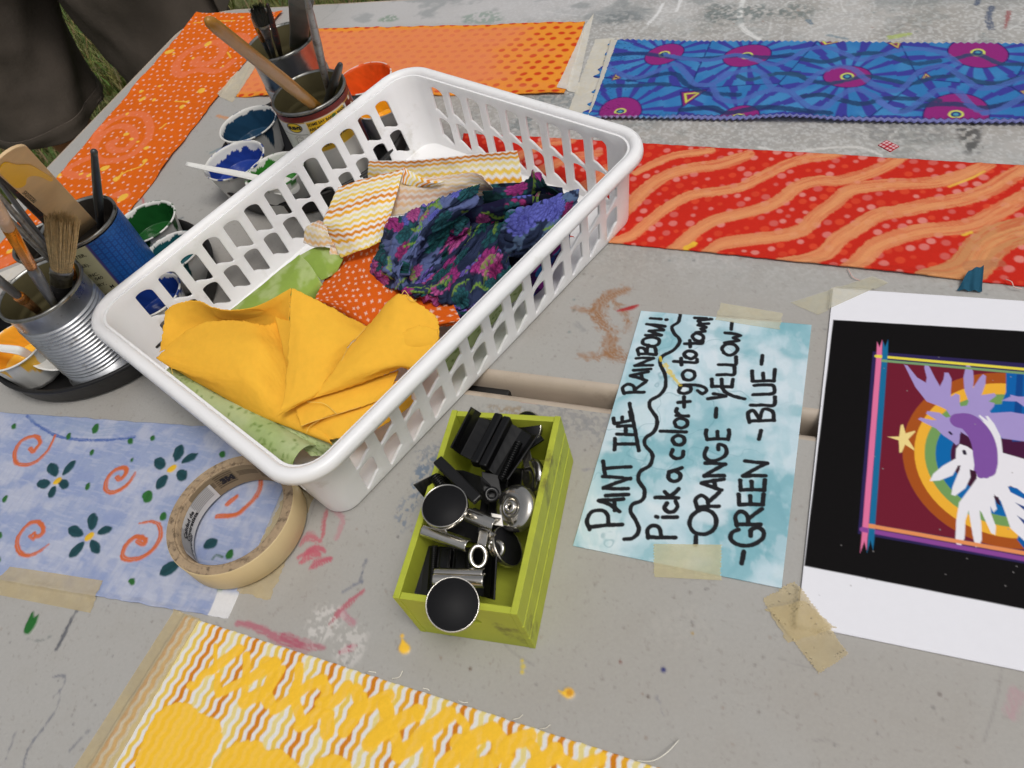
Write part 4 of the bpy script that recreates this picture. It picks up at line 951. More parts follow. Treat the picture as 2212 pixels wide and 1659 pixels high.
k = fbm(X*24, Y*24, 54, 4); S.mix(cover(np.abs(k-.52)-.006, .01)*.45*sstep(.4, .6, fbm(X*9, Y*9, 2, 2)), (96, 150, 164)); S.mix(sstep(.5, .62, fbm(X*90+Y*40, Y*30-X*60, 55, 3))*.25, (150, 196, 206))
INK = (28, 28, 32)
def ink(S, pts, w_, n=6, dry=0): S.stroke(Q5(pts), w_, INK, n=n, rag=.00035, dry=dry, gloss=.3)
W5 = .0030
letters = [  # PAINT
 [(268, 1000), (205, 1002), (140, 1010)], [(142, 1018), (132, 985), (150, 952), (190, 945), (212, 965), (214, 1000)], [(258, 950), (215, 920), (176, 908)], [(178, 906), (230, 905), (272, 902)], [(240, 945), (238, 905)], [(205, 888), (245, 886), (292, 884)],
 [(290, 862), (240, 862), (196, 860)], [(196, 858), (250, 838), (298, 822)], [(298, 824), (245, 818), (194, 815)], [(300, 778), (250, 780), (200, 785)], [(203, 812), (198, 785), (194, 756)],
 # THE
 [(318, 690), (280, 690), (240, 690)], [(238, 712), (240, 690), (240, 668)], [(318, 655), (280, 653), (248, 652)], [(310, 620), (275, 620), (250, 622)], [(282, 654), (281, 620)], [(302, 598), (268, 606), (238, 612)], [(236, 610), (234, 590)], [(268, 604), (268, 586)], [(302, 598), (300, 580), (296, 566)], [(332, 716), (318, 640), (306, 580), (296, 534)],
 # RAINBOW!
 [(352, 491), (310, 491), (275, 493)], [(276, 496), (270, 473), (290, 460), (312, 468), (316, 491)], [(316, 480), (340, 464), (358, 451)], [(362, 446), (330, 435), (300, 428)], [(300, 426), (335, 419), (368, 412)], [(345, 441), (342, 419)], [(312, 406), (345, 404), (378, 401)],
 [(384, 387), (350, 387), (318, 388)], [(318, 388), (352, 374), (388, 360)], [(388, 360), (352, 358), (322, 360)], [(398, 347), (365, 343), (332, 343)], [(332, 347), (328, 324), (348, 320), (362, 340)], [(362, 338), (368, 316), (392, 316), (400, 343)], [(372, 311), (348, 304), (352, 286), (380, 279), (408, 286), (408, 304), (385, 315), (368, 309)],
 [(358, 271), (390, 270), (418, 271)], [(418, 271), (392, 261), (372, 255)], [(372, 255), (400, 252), (426, 252)], [(426, 250), (396, 235), (362, 228)], [(378, 230), (410, 232), (432, 237)], [(376, 206), (398, 207), (418, 209)], [(436, 211), (440, 211)],
 # wave line
 [(276, 1056), (312, 1050), (332, 1020), (318, 980), (300, 950), (308, 922), (345, 905), (354, 868), (330, 828), (338, 795), (374, 772), (384, 730), (356, 694), (358, 666), (392, 640), (402, 596), (376, 552), (376, 524), (412, 502), (434, 468), (432, 420), (414, 380), (422, 352), (466, 328), (490, 292), (466, 262), (460, 238), (484, 220), (492, 190)],
 # Pick a color + go to town!
 [(474, 1050), (420, 1050), (366, 1048)], [(368, 1052), (366, 1018), (386, 1004), (410, 1012), (418, 1048)], [(480, 972), (450, 972), (424, 972)], [(404, 972), (398, 970)], [(440, 918), (430, 936), (446, 952), (468, 948), (480, 930), (474, 910)], [(484, 898), (440, 896), (396, 896)], [(452, 896), (432, 874)], [(450, 892), (472, 876), (486, 862)],
 [(448, 800), (446, 822), (466, 834), (488, 826), (490, 806), (470, 794), (450, 800)], [(448, 796), (474, 790), (498, 782)],
 [(462, 712), (456, 732), (474, 746), (498, 740), (504, 718)], [(470, 690), (462, 672), (480, 658), (504, 664), (506, 684), (488, 694), (470, 690)], [(514, 644), (470, 642), (416, 640)], [(476, 622), (470, 604), (488, 592), (514, 598), (518, 616), (498, 628), (476, 622)], [(522, 582), (500, 582), (476, 580)], [(492, 580), (476, 566), (478, 554)],
 [(484, 530), (528, 526)], [(506, 548), (506, 508)],
 [(492, 470), (486, 488), (506, 496), (530, 488), (530, 470), (508, 464), (490, 468)], [(490, 464), (540, 462), (580, 470), (592, 484), (576, 496), (558, 484)], [(506, 440), (500, 420), (516, 406), (542, 412), (546, 432), (528, 444), (506, 440)],
 [(466, 372), (510, 374), (552, 376), (556, 364)], [(496, 386), (494, 360)], [(516, 358), (506, 344), (520, 332), (546, 336), (552, 350), (534, 362), (514, 356)],
 [(508, 304), (545, 302), (572, 304), (578, 294)], [(530, 316), (528, 290)], [(548, 290), (538, 276), (552, 264), (576, 270), (580, 284), (566, 294), (546, 288)], [(552, 260), (586, 256), (572, 246), (590, 240), (560, 232)], [(564, 228), (600, 226)], [(572, 226), (562, 214), (604, 210)], [(548, 204), (592, 206)], [(606, 208), (612, 209)],
 # - ORANGE - YELLOW -
 [(552, 952), (532, 972), (528, 1004), (546, 1030), (584, 1037), (618, 1020), (630, 985), (616, 955), (585, 942), (554, 950)],
 [(640, 930), (600, 930), (556, 934)], [(558, 940), (550, 905), (572, 888), (594, 902), (600, 928)], [(598, 916), (620, 896), (642, 876)], [(650, 868), (612, 854), (574, 842)], [(574, 840), (616, 832), (658, 826)], [(626, 860), (622, 834)], [(660, 812), (620, 812), (584, 814)], [(584, 812), (626, 788), (664, 768)], [(664, 768), (624, 764), (588, 764)],
 [(594, 706), (584, 734), (604, 754), (640, 750), (668, 728), (664, 700), (640, 692), (638, 712)], [(676, 672), (640, 670), (594, 672)], [(594, 672), (590, 650), (592, 636)], [(636, 670), (634, 642)], [(676, 672), (680, 650), (678, 636)],
 [(628, 586), (630, 552)], [(598, 515), (650, 508), (666, 505)], [(652, 474), (668, 492), (700, 506), (738, 516)], [(620, 496), (640, 500), (664, 504)], [(690, 470), (650, 468), (614, 468)], [(614, 470), (612, 440)], [(652, 468), (650, 440)], [(690, 470), (694, 440)],
 [(634, 424), (668, 422), (698, 422), (700, 394)], [(640, 384), (672, 384), (704, 384), (706, 354)], [(660, 338), (652, 322), (668, 306), (696, 306), (712, 322), (702, 340), (678, 348), (658, 338)], [(664, 300), (700, 294), (716, 290), (696, 280), (722, 272), (690, 264), (664, 262)], [(688, 248), (690, 222)],
 [(550, 1078), (552, 1046)],
 # - GREEN - BLUE -
 [(728, 1150), (736, 1104)], [(716, 1020), (690, 1032), (686, 1058), (716, 1078), (764, 1080), (806, 1056), (812, 1028), (790, 1012), (764, 1020), (762, 1044)], [(800, 1000), (756, 1000), (708, 1000)], [(710, 1004), (704, 968), (724, 950), (748, 964), (754, 998)], [(752, 980), (778, 960), (806, 940)],
 [(808, 924), (766, 922), (718, 924)], [(718, 924), (716, 884)], [(762, 922), (760, 890)], [(808, 924), (812, 884)], [(814, 868), (770, 866), (724, 868)], [(724, 868), (722, 830)], [(768, 866), (766, 834)], [(814, 868), (818, 828)], [(820, 812), (776, 812), (734, 814)], [(734, 812), (780, 786), (826, 764)], [(826, 764), (776, 760), (742, 756)],
 [(794, 672), (802, 638)], [(852, 598), (806, 600), (758, 602)], [(758, 606), (752, 572), (774, 562), (798, 596)], [(798, 592), (812, 556), (846, 564), (852, 598)], [(764, 540), (810, 540), (852, 540), (856, 508)], [(772, 500), (812, 498), (850, 494), (854, 474), (842, 462), (800, 462), (776, 464)], [(852, 446), (812, 446), (770, 448)], [(770, 448), (768, 408)], [(812, 446), (810, 416)], [(852, 446), (856, 402)],
 [(804, 382), (808, 348)]]
for l_ in letters: ink(S, l_, W5*1.05, 5 if len(l_) > 2 else 1)
S.stroke(Q5([(430, 385), (455, 420), (490, 462)]), .0030, (222, 196, 70), dry=.95, rag=.0022, op=.8); S.stroke(Q5([(414, 355), (418, 370)]), .002, (222, 196, 70), dry=.6)
wrinkle(S, .0009, 10, 3)
SHEETS.append(S); tag(S.build('painted_sign', M_card, skirt=.0008), 'pale teal watercolour card brushed with black words PAINT THE RAINBOW, taped across the gap', 'sign')

# ---- F: printed picture with black surround
o_ = xy(1799, 625); ux = xy(2212, 653)-o_; ux /= np.hypot(*ux); c3 = xy(1722, 1350); L_ = .40
cw = [o_, o_+ux*L_, c3+ux*L_, c3]
S = Sheet(cw, .00055, .0014, world=True)
S.fill((234, 234, 240))
S.poly(Q5([(1080, 212), (1817, 256), (2500, 298), (2500, 1480), (1817, 1328), (968, 1160)]), (14, 12, 13))
S.poly(Qd([(205, 158), (1149, 232), (2300, 320), (2300, 1700), (1149, 1478), (112, 1292)]), (44, 36, 84))
S.poly(Qd([(296, 225), (1149, 300), (2300, 400), (2300, 1600), (1149, 1395), (216, 1235)]), (112, 28, 48))
def ell(f, c):
    t = np.linspace(0, 2*math.pi, 60, endpoint=False); cx_, cy_ = 1060, 840
    rx, ry = f; S.poly(Qd([(cx_+rx*math.cos(a), cy_+ry*math.sin(a)+.16*rx*math.cos(a)*0+(.10*rx*math.cos(a))) for a in t]), c)
for f, c in [((672, 545), (168, 82, 30)), ((598, 480), (240, 178, 56)), ((534, 412), (118, 158, 92)), ((466, 350), (10, 104, 172)), ((372, 250), (70, 24, 60))]: ell(f, c)
S.poly(Qd([(1034, 290), (1149, 300), (1500, 320), (1500, 720), (1000, 700), (990, 540), (1010, 470), (1032, 410)]), (12, 98, 172)); S.poly(Qd([(1100, 300), (1140, 300), (1125, 720), (1070, 720)]), (14, 70, 140))
S.poly(Qd([(1100, 1330), (1149, 1200), (1500, 1000), (1500, 1450), (1149, 1390)]), (12, 92, 164))
V, Wt = (166, 150, 206), (234, 232, 238)
S.poly(Qd([(400, 240), (420, 245), (480, 320), (535, 352), (540, 320), (525, 260), (530, 234), (555, 250), (590, 320), (622, 375), (645, 330), (650, 290), (675, 290), (695, 330), (690, 400), (690, 440), (720, 420), (745, 430), (745, 480), (750, 500), (790, 495), (800, 470), (775, 400), (768, 320), (785, 245), (805, 238), (828, 280), (832, 330), (828, 385), (870, 320), (890, 300), (908, 310), (905, 360), (880, 430), (960, 418), (972, 435), (925, 470), (962, 480), (958, 500), (932, 530), (940, 542), (1060, 535), (1149, 550), (1500, 600), (1500, 760), (1149, 720), (1010, 700), (960, 640), (900, 640), (850, 700), (850, 770), (800, 700), (745, 670), (748, 730), (722, 742), (700, 720), (640, 680), (600, 640), (520, 600), (486, 580), (500, 570), (570, 585), (600, 585), (535, 545), (545, 530), (620, 540), (660, 570), (690, 565), (660, 520), (620, 500), (540, 470), (470, 380)]), V)
S.poly(Qd([(752, 660), (800, 690), (850, 770), (850, 800), (760, 740), (740, 735)]), (66, 24, 52))
S.poly(Qd([(745, 735), (790, 750), (850, 790), (870, 860), (900, 880), (945, 840), (950, 780), (935, 690), (905, 630), (830, 572), (835, 565), (880, 590), (895, 596), (862, 560), (870, 553), (905, 580), (920, 590), (905, 562), (920, 560), (960, 610), (1000, 690), (1012, 790), (1149, 830), (1500, 900), (1500, 1120), (1149, 1050), (1060, 995), (1046, 1005), (1060, 1030), (1149, 1075), (1500, 1250), (1149, 1340), (1060, 1260), (1030, 1170), (1000, 1090), (960, 1050), (965, 1100), (975, 1140), (955, 1160), (935, 1125), (940, 1170), (970, 1250), (965, 1300), (940, 1290), (880, 1160), (868, 1150), (880, 1250), (882, 1330), (865, 1372), (842, 1375), (825, 1300), (800, 1150), (780, 1210), (775, 1320), (750, 1372), (728, 1374), (718, 1330), (722, 1220), (740, 1100), (800, 1020), (850, 950), (845, 905), (808, 895), (812, 940), (780, 1010), (715, 1058), (692, 1050), (700, 1000), (745, 890), (735, 870), (700, 930), (620, 962), (558, 966), (580, 920), (640, 870), (720, 825), (722, 765)]), Wt)
S.stroke(Qd([(745, 590), (800, 600), (860, 660), (895, 740), (905, 830), (905, 890)]), [.012, .014, .0145, .0145, .014, .012], (128, 84, 162), n=8)
for p_ in ([(862, 860), (855, 905)], [(885, 880), (875, 930)], [(915, 880), (905, 930)]): S.stroke(Qd(p_), .0045, (128, 84, 162), n=1)
S.poly(Qd([(1046, 1000), (1100, 1010), (1149, 1050), (1149, 1080), (1060, 1035)]), (12, 98, 172)); S.poly(Qd([(955, 1060), (985, 1065), (1000, 1120), (975, 1105)]), (60, 30, 50)); S.poly(Qd([(808, 895), (845, 905), (850, 935), (815, 990), (800, 1000), (815, 945)]), (60, 24, 44)); S.poly(Qd([(733, 870), (750, 868), (738, 905), (722, 905)]), (60, 24, 44))
S.poly(Qd([(1090, 1100), (1149, 1125), (1149, 1150)]), (20, 60, 130)); S.poly(Qd([(1100, 1180), (1149, 1210), (1149, 1240)]), (20, 60, 130))
S.stroke(Qd([(682, 662), (692, 672)]), .0016, (40, 30, 60), n=1); S.stroke(Qd([(772, 780), (776, 794)]), .0022, (40, 30, 50), n=1)
S.poly(Qd([(296, 690), (368, 688), (378, 618), (392, 612), (408, 668), (466, 652), (468, 660), (425, 705), (462, 765), (460, 774), (405, 738), (385, 785), (370, 790), (366, 712)]), (240, 216, 142))
S.poly(Qd([(1003, 465), (1060, 440), (1060, 428), (1110, 440), (1149, 440), (1400, 560), (1149, 505), (1100, 470)]), V)
for a, b, c, w_ in [((225, 187), (2300, 370), (232, 216, 74), 22), ((258, 214), (2300, 396), (124, 160, 112), 20), ((180, 1242), (2300, 1620), (232, 146, 92), 26), ((138, 1266), (2300, 1660), (140, 72, 152), 30)]:
    S.stroke(Qd([a, b]), w_*.3465/3300, c, n=1)
for pts, c in [([(228, 170), (232, 98), (246, 132), (264, 86), (262, 170), (178, 1250), (170, 1330), (166, 1395), (152, 1340), (126, 1410), (136, 1300), (140, 1240)], (226, 116, 160)), ([(262, 170), (268, 94), (282, 130), (300, 84), (298, 170), (220, 1230), (214, 1320), (206, 1392), (190, 1335), (168, 1408), (176, 1300), (182, 1225)], (24, 108, 154))]: S.poly(Qd(pts), c)
S.poly(Qd([(225, 178), (262, 180), (261, 199), (224, 196)]), (232, 216, 74)); S.poly(Qd([(258, 206), (296, 209), (295, 226), (257, 222)]), (124, 160, 112)); S.poly(Qd([(180, 1230), (222, 1236), (220, 1262), (178, 1256)]), (232, 146, 92)); S.poly(Qd([(138, 1250), (178, 1258), (176, 1288), (136, 1280)]), (140, 72, 152))
R_ = random.Random(5)
for _ in range(26): S.dot(*Q5([(R_.uniform(980, 1800), R_.uniform(220, 1300))])[0], R_.uniform(.0002, .0004), (150, 146, 146))
wrinkle(S, .0012, 6, 5)
SHEETS.append(S); pic = S.build('printed_picture', M_paper, skirt=.001); tag(pic, 'white paper print of two embracing animals and a rainbow on black, taped down', 'picture')

# ---- masking tapes
def tape(quad, z, label, c=(212, 192, 146), mat=None, rag=(.0012, 'lr'), curl=0, seed=1, pink=.0):
    S = Sheet(quad, .0007, z, edge=ragged(rag[0], 300, pink=pink, pk=.0022, seed=seed, sides=rag[1]))
    S.fill(c); S.mix(sstep(.4, .7, fbm(S.X*60, S.Y*60, seed, 4))*.35, tuple(int(q*.93) for q in c)); S.mix(sstep(.45, .7, fbm(S.X*240, S.Y*240, seed, 2))*.22, (226, 210, 168))
    S.Z = blur(resting(S.X, S.Y), 6)+.0002+(z-.0028)*.25+.0004*fbm(S.X*60, S.Y*60, seed, 3)
    SHEETS.append(S)
    if curl: S.Z = S.Z+curl*sstep(.75, 1, S.u)
    return tag(S.build('tape_strip', mat or M_tape, skirt=False), label, 'tape', 'strips of tape holding things down')
tape(Q3([(45, 825), (432, 884), (378, 1016), (-60, 930)]), .0034, 'masking tape holding the lower left edge of the flower fabric')
tape([(655, 985), (712, 1000), (582, 1296), (512, 1280)], .0033, 'masking tape across the right end of the flower fabric, under the tape roll', rag=(.002, 'lrb'), seed=4)
tape([(378, 1318), (434, 1338), (166, 1800), (70, 1800)], .0028, 'long masking tape along the left edge of the wave-striped fabric', rag=(.0006, 't'), seed=6)
tape(Q5([(648, 142), (886, 182), (872, 250), (625, 212)]), .0030, 'masking tape over the top edge of the teal card', (226, 220, 192), seed=8)
tape(Q5([(390, 1075), (648, 1079), (650, 1213), (389, 1200)]), .0034, 'masking tape over the bottom edge of the teal card', (222, 212, 166), seed=9, pink=.0012)
tape([(1706, 655), (1885, 598), (1920, 612), (1768, 681)], .0036, 'pale masking tape over the upper corner of the printed picture', (212, 208, 186), seed=11, pink=.0008)
tape([(1654, 1316), (1736, 1300), (1806, 1360), (1702, 1388)], .0036, 'short masking tape lying under another strip at the picture corner', seed=13, rag=(.002, 'lrb'))
tape([(1645, 1296), (1717, 1256), (1833, 1414), (1768, 1455)], .0044, 'longer masking tape on top at the lower corner of the printed picture', seed=14, rag=(.001, 'tblr'), pink=.001)
tape(Q6([(396, 98), (426, 58), (352, 388), (272, 372)]), .0048, 'white paper tape over the right end of the orange dotted fabric', (226, 222, 212), M_ptape, seed=15)
tape(Q6([(432, 165), (530, 158), (402, 502), (316, 472)]), .0032, 'white paper tape at the left end of the blue fabric', (220, 216, 204), M_ptape, seed=16)
tape([(540, 128), (556, 142), (503, 222), (471, 208)], .0032, 'translucent tape at the left end of the orange dotted fabric', (206, 196, 176), M_ptape, seed=17)
tape([(-40, 606), (60, 566), (76, 584), (-40, 632)], .0040, 'white tape at the near end of the orange cross fabric', (228, 222, 212), M_ptape, seed=18)
# painted tufts of the blue fabric's left end over the tape
# ---- loose scraps
S = Sheet(Q6([(1605, 605), (1640, 584), (1693, 610), (1656, 633)]), .0008, .0008); S.fill((176, 30, 44))
for i in range(4):
    for j in range(3): S.dot(S.X[0, 0]*0+S.X[int((i+.5)/4*S.nv) % S.nv, int((j+.5)/3*S.nu) % S.nu], S.Y[int((i+.5)/4*S.nv) % S.nv, int((j+.5)/3*S.nu) % S.nu], .0012, (232, 200, 204), px=False)
tag(S.build('fabric_scrap', M_cotton), 'tiny red scrap with white dots alone on the far table', 'scrap')
S = Sheet([(2066, 630), (2088, 600), (2121, 585), (2120, 634)], .0012, .0022); S.fill((40, 88, 112)); S.Z = S.Z+.006*sstep(.2, .9, S.u)*(1-.4*S.v)+.001*np.sin(S.X*900); weave_tone(S, .2)
tag(S.build('fabric_scrap', M_cotton, skirt=False), 'small teal fabric scrap sticking up between red fabric and printed picture', 'scrap')

# ================================================================== roll of masking tape
rc = xy(518, 1128, .012); rc = np.array([rc[0], rc[1], TZ+.0035])
roll = thing('tape_roll', rc, 'open roll of tan masking tape standing on the flower fabric', 'tape roll')
RO, RI, RH = .0500, .0418, .0245
S_l, S_r, S_t, S_b = xy(387, 1160, RH), xy(668, 1100, RH), None, None
M_core = mat_plain('grey brown cardboard core', (166, 144, 116), .85, var=.14, vscale=150, bump=.3, bscale=300, dirt=(96, 80, 64), dscale=200, damt=(.5, .68))
M_roll = mat_plain('tan crepe paper tape', (218, 196, 150), .6, var=.05, vscale=20, stretch=(1, 1, .3), bump=.12, bscale=500)
bm = bmesh.new(); lathe(bm, [(RI+.0020, .0002), (RO-.0005, 0), (RO, .0006), (RO, RH-.0006), (RO-.0003, RH-.0001), (RO-.0012, RH-.0006)], rc, seg=96); fin('tape_winding', bm, M_roll, roll)
bm = bmesh.new(); lathe(bm, [(RO-.0004, RH-.0003)]+[(RO-.0004-(RO-RI-.0022)*k/12, RH+(.0002 if k % 2 else -.0001)) for k in range(13)]+[(RI+.0018, RH-.002)], rc, seg=96); fin('wound_edge', bm, M_core, roll)
bm = bmesh.new(); lathe(bm, [(RI, .0002), (RI+.0019, .0002), (RI+.0019, RH-.0008), (RI+.0010, RH-.0004), (RI, RH-.0008), (RI, .0002)], rc, seg=96); fin('cardboard_core', bm, M_core, roll)
# printed liner on the inside of the core
def wrap(name, R, base, a0, a1, z0, z1, res, inward, painter, mat, parent):
    """a label bent round a cylinder; painter gets a flat Sheet in metres"""
    L = abs(a1-a0)*R; S = Sheet([(0, z1), (L, z1), (L, z0), (0, z0)], res, 0, world=True); painter(S, L)
    a = a0+(a1-a0)*S.X/L
    zz = S.Y.copy(); S.X, S.Y = base[0]+R*np.cos(a), base[1]+R*np.sin(a); S.Z = base[2]+zz
    return S.build(name, mat, parent, skirt=False)
def text_lines(S, x, y, w_, rows, lh, c, R_, size=.6):
    """rows of tiny unreadable print"""
    for r in range(rows):
        q = x
        while q < x+w_:
            l = R_.uniform(.0012, .0042); S.stroke([(q, y-r*lh), (min(q+l, x+w_), y-r*lh)], lh*size, c, n=1, px=False, op=.75); q += l+.0009
R_ = random.Random(2)
FONT = None
def text_obj(body, size, bold=0):
    """outline of a word as a flat mesh: vertices (x, y) and triangles"""
    cu = bpy.data.curves.new('word', 'FONT'); cu.body = body; cu.size = size; cu.resolution_u = 3; cu.offset = bold
    o = bpy.data.objects.new('word', cu); COL.objects.link(o); dg = bpy.context.evaluated_depsgraph_get(); me = o.evaluated_get(dg).to_mesh()
    v = np.array([q.co[:2] for q in me.vertices]); f = [tuple(p.vertices) for p in me.polygons]
    o.evaluated_get(dg).to_mesh_clear(); bpy.data.objects.remove(o); bpy.data.curves.remove(cu)
    return v, f
def words_on(name, items, place, mat, parent):
    """lettering laid on a surface: items (text, x, y, size, turn, bold); place(x, y) -> point"""
    bm = bmesh.new()
    for body, x, y, size, turn, bold in items:
        v, f = text_obj(body, size, bold); c_, s_ = math.cos(turn), math.sin(turn)
        bv = [bm.verts.new(place(x+q[0]*c_-q[1]*s_, y+q[0]*s_+q[1]*c_)) for q in v]
        for t in f:
            try: bm.faces.new([bv[i] for i in t])
            except ValueError: pass
    return fin(name, bm, mat, parent, False)
M_ink = mat_plain('black print', (26, 24, 24), .6, bump=0)
def paint_liner(S, L):
    S.fill((150, 132, 104)); S.mix(sstep(.3, .7, fbm(S.X*90, S.Y*90, 3, 3))*.3, (128, 110, 84))
    for x0 in np.arange(.004, L-.03, .036): text_lines(S, x0, .0205, .014, 7, .0022, (62, 52, 42), R_); text_lines(S, x0+.016, .0165, .016, 4, .0016, (62, 52, 42), R_)
wrap('liner', RI-.0002, rc, math.radians(20), math.radians(176), .001, RH-.0016, .0006, True, paint_liner, M_card, roll)
def paint_liner2(S, L):
    S.fill((216, 214, 210)); text_lines(S, .003, .0195, L*.28, 8, .0018, (120, 118, 116), R_); text_lines(S, L*.62, .0195, L*.3, 9, .0018, (120, 118, 116), R_)
A0, A1 = math.radians(150), math.radians(240)
wrap('paper_flag', RI-.0007, rc, A0, A1, .001, RH-.006, .0006, True, paint_liner2, M_card, roll)
def on_core(x, y): a = A1-x/(RI-.001); return Vector((rc[0]+(RI-.0011)*math.cos(a), rc[1]+(RI-.0011)*math.sin(a), rc[2]+y))
words_on('print', [('Calidad de', .018, .0115, .0054, 0, .0002), ('Contratista', .018, .0070, .0054, 0, .0002), ('Entrepreneur', .0012, .0040, .0046, 0, .0001)], on_core, M_ink, roll)
def on_core2(x, y): a = math.radians(140)-x/(RI-.001); return Vector((rc[0]+(RI-.0005)*math.cos(a), rc[1]+(RI-.0005)*math.sin(a), rc[2]+y))
words_on('mark', [('3M', 0, .0100, .0085, 0, .0006)], on_core2, M_ink, roll)
# ================================================================== labels of the tins
M_label = mat_col('printed tin label', .38, var=.05, vscale=120, spec=.45, bump=.04, bscale=300)
def place_on(base, R, a_right, H):
    return lambda x, y: Vector((base[0]+(R+.0003)*math.cos(a_right+x/R), base[1]+(R+.0003)*math.sin(a_right+x/R), base[2]+y))
A_ = math.radians
def paint_blue(S, L):
    S.fill((34, 108, 190)); p = .0056
    x = (S.X/p) % 1-.5; y = (S.Y/p+.5*(np.floor(S.X/p) % 2)) % 1-.5
    f = np.minimum(np.minimum(np.hypot(x-.2, y-.2), np.hypot(x+.2, y-.2)), np.minimum(np.hypot(x-.2, y+.2), np.hypot(x+.2, y+.2)))
    S.mix(cover(np.abs(f-.2)*p-.0002, .0006)*.8, (24, 44, 116)); S.mix(cover((.46-np.maximum(np.abs(x), np.abs(y)))*p-.0002, .0006)*.75, (22, 40, 112))
    S.mix(sstep(.5, .7, fbm(S.X*40, S.Y*40, 3, 3))*.25, (54, 112, 180))
def paint_cream(S, L):
    S.fill((206, 200, 158)); S.mix(sstep(.45, .7, fbm(S.X*50, S.Y*30, 7, 3))*.25, (190, 184, 138)); S.mix(cover((L-S.X)-.0022, .0006), (70, 62, 130))
    f = poly_field(S.X, S.Y, np.array([(L-.031, .020), (L-.006, .020), (L-.004, .018), (L-.004, -.01), (L-.031, -.01)])); S.mix(cover(np.abs(f)-.00025, .0005), (60, 58, 60))
R_b, H_b = .0368, .108
wrap('label', R_b, (CB1[0], CB1[1], TZ), A_(-40), A_(225), .0085, H_b-.0045, .0007, False, paint_blue, M_label, can_blue)
wrap('label_panel', R_b, (CB1[0], CB1[1], TZ), A_(-112), A_(-40), .0085, H_b-.0045, .0007, False, paint_cream, M_label, can_blue)
lines = [('WATER,', .094), ('CHEE).', .0835), ('INC.', .0715), ('040', .0665), ('INQUIRY,', .0590), ('M', .0535), ('PRODUCT', .0465), ('INCLUDING', .0415), ('STATE OF', .0365)]
words_on('print', [(t, -.0065-.0031*len(t) if i < 6 else -.0085-.0027*len(t), z, .0050 if i < 6 else .0042, 0, .00005) for i, (t, z) in enumerate(lines)], place_on((CB1[0], CB1[1], TZ), R_b, A_(-40), H_b), M_ink, can_blue)
R_m, H_m = .0390, .099
def paint_beans(S, L):
    S.fill((222, 220, 214)); a = S.X/R_m; z = S.Y; az = -math.pi*.75
    a = a+az
    S.mix(cover((A_(-3)-a)*R_m, .0008), (112, 32, 26)); S.mix(cover((H_m-.011)-z, .0008), (112, 32, 26)); S.mix(cover(np.abs(z-(H_m-.0115))-.0005, .0006), (206, 160, 60))
    yl = np.maximum(np.abs(a-A_(-41))*R_m-.0225, np.abs(z-.070)-.018); S.mix(cover(yl, .0008), (234, 186, 30)); S.mix(cover(np.abs(yl)-.0006, .0006)*.7, (240, 232, 214))
    S.mix(cover(np.abs(z-.0745+.0*a)-.0003, .0006)*(a < A_(-77)), (90, 88, 86))
    lg = np.hypot((a-A_(-96))*R_m/.0082, (z-.0825)/.0048)-1; S.mix(cover(lg*.005-.0009, .0006), (34, 30, 28)); S.mix(cover(lg*.005, .0006), (238, 200, 40))
    em = np.hypot((a-A_(-95))*R_m, z-.0665); S.mix(cover(np.abs(em-.0046)-.0003, .0006), (120, 112, 110)); S.mix(cover(np.abs(em-.0064)-.0007, .0006)*(np.sin((a-A_(-95))*R_m*3200) > -.2)*.7, (150, 140, 136))
    for dx in (-.0013, .0013): S.mix(cover(np.hypot((a-A_(-95))*R_m-dx, z-.0677)-.0005, .0005), (110, 100, 98))
    S.mix(cover(np.hypot((a-A_(-95))*R_m, z-.0658)-.0007, .0005), (140, 110, 100)); S.mix(cover(np.hypot((a-A_(-95))*R_m/2, z-.0645)-.0005, .0005), (110, 96, 94))
    for q, zz in ((12, .086), (14, .078)): S.mix(cover(np.hypot((a-A_(q))*R_m, z-zz)-.0022, .0005), (226, 214, 200))
    S.mix(cover((A_(26)-a)*R_m, .0008)*cover(z-.088, .0008), (60, 66, 112))
    S.dot(R_m*(A_(-30)-az), .084, .0022, (96, 160, 60), px=False, rag=.0008)
wrap('label', R_m, (CB2[0], CB2[1], TZ), -math.pi*.75, math.pi*.75, .0085, H_m-.0045, .0006, False, paint_beans, M_label, can_beans)
pl = place_on((CB2[0], CB2[1], TZ), R_m, A_(-41), H_m)
beans = ['SOME SAY BAKED BEANS', 'ARE BEST WITH HOT DOGS.', 'SOME SAY BURGERS. WE SAY THE', 'CONTRASTING FLAVORS OF', 'SMOKED BEANS AND', 'SAVORY PORK']
words_on('print', [(t, -.0212, .0830-.0052*i, .0040, 0, .0001) for i, t in enumerate(beans)]+[("BUSH'S", -R_m*A_(55)-.0070, .0809, .0048, 0, .00035)], pl, M_ink, can_beans)

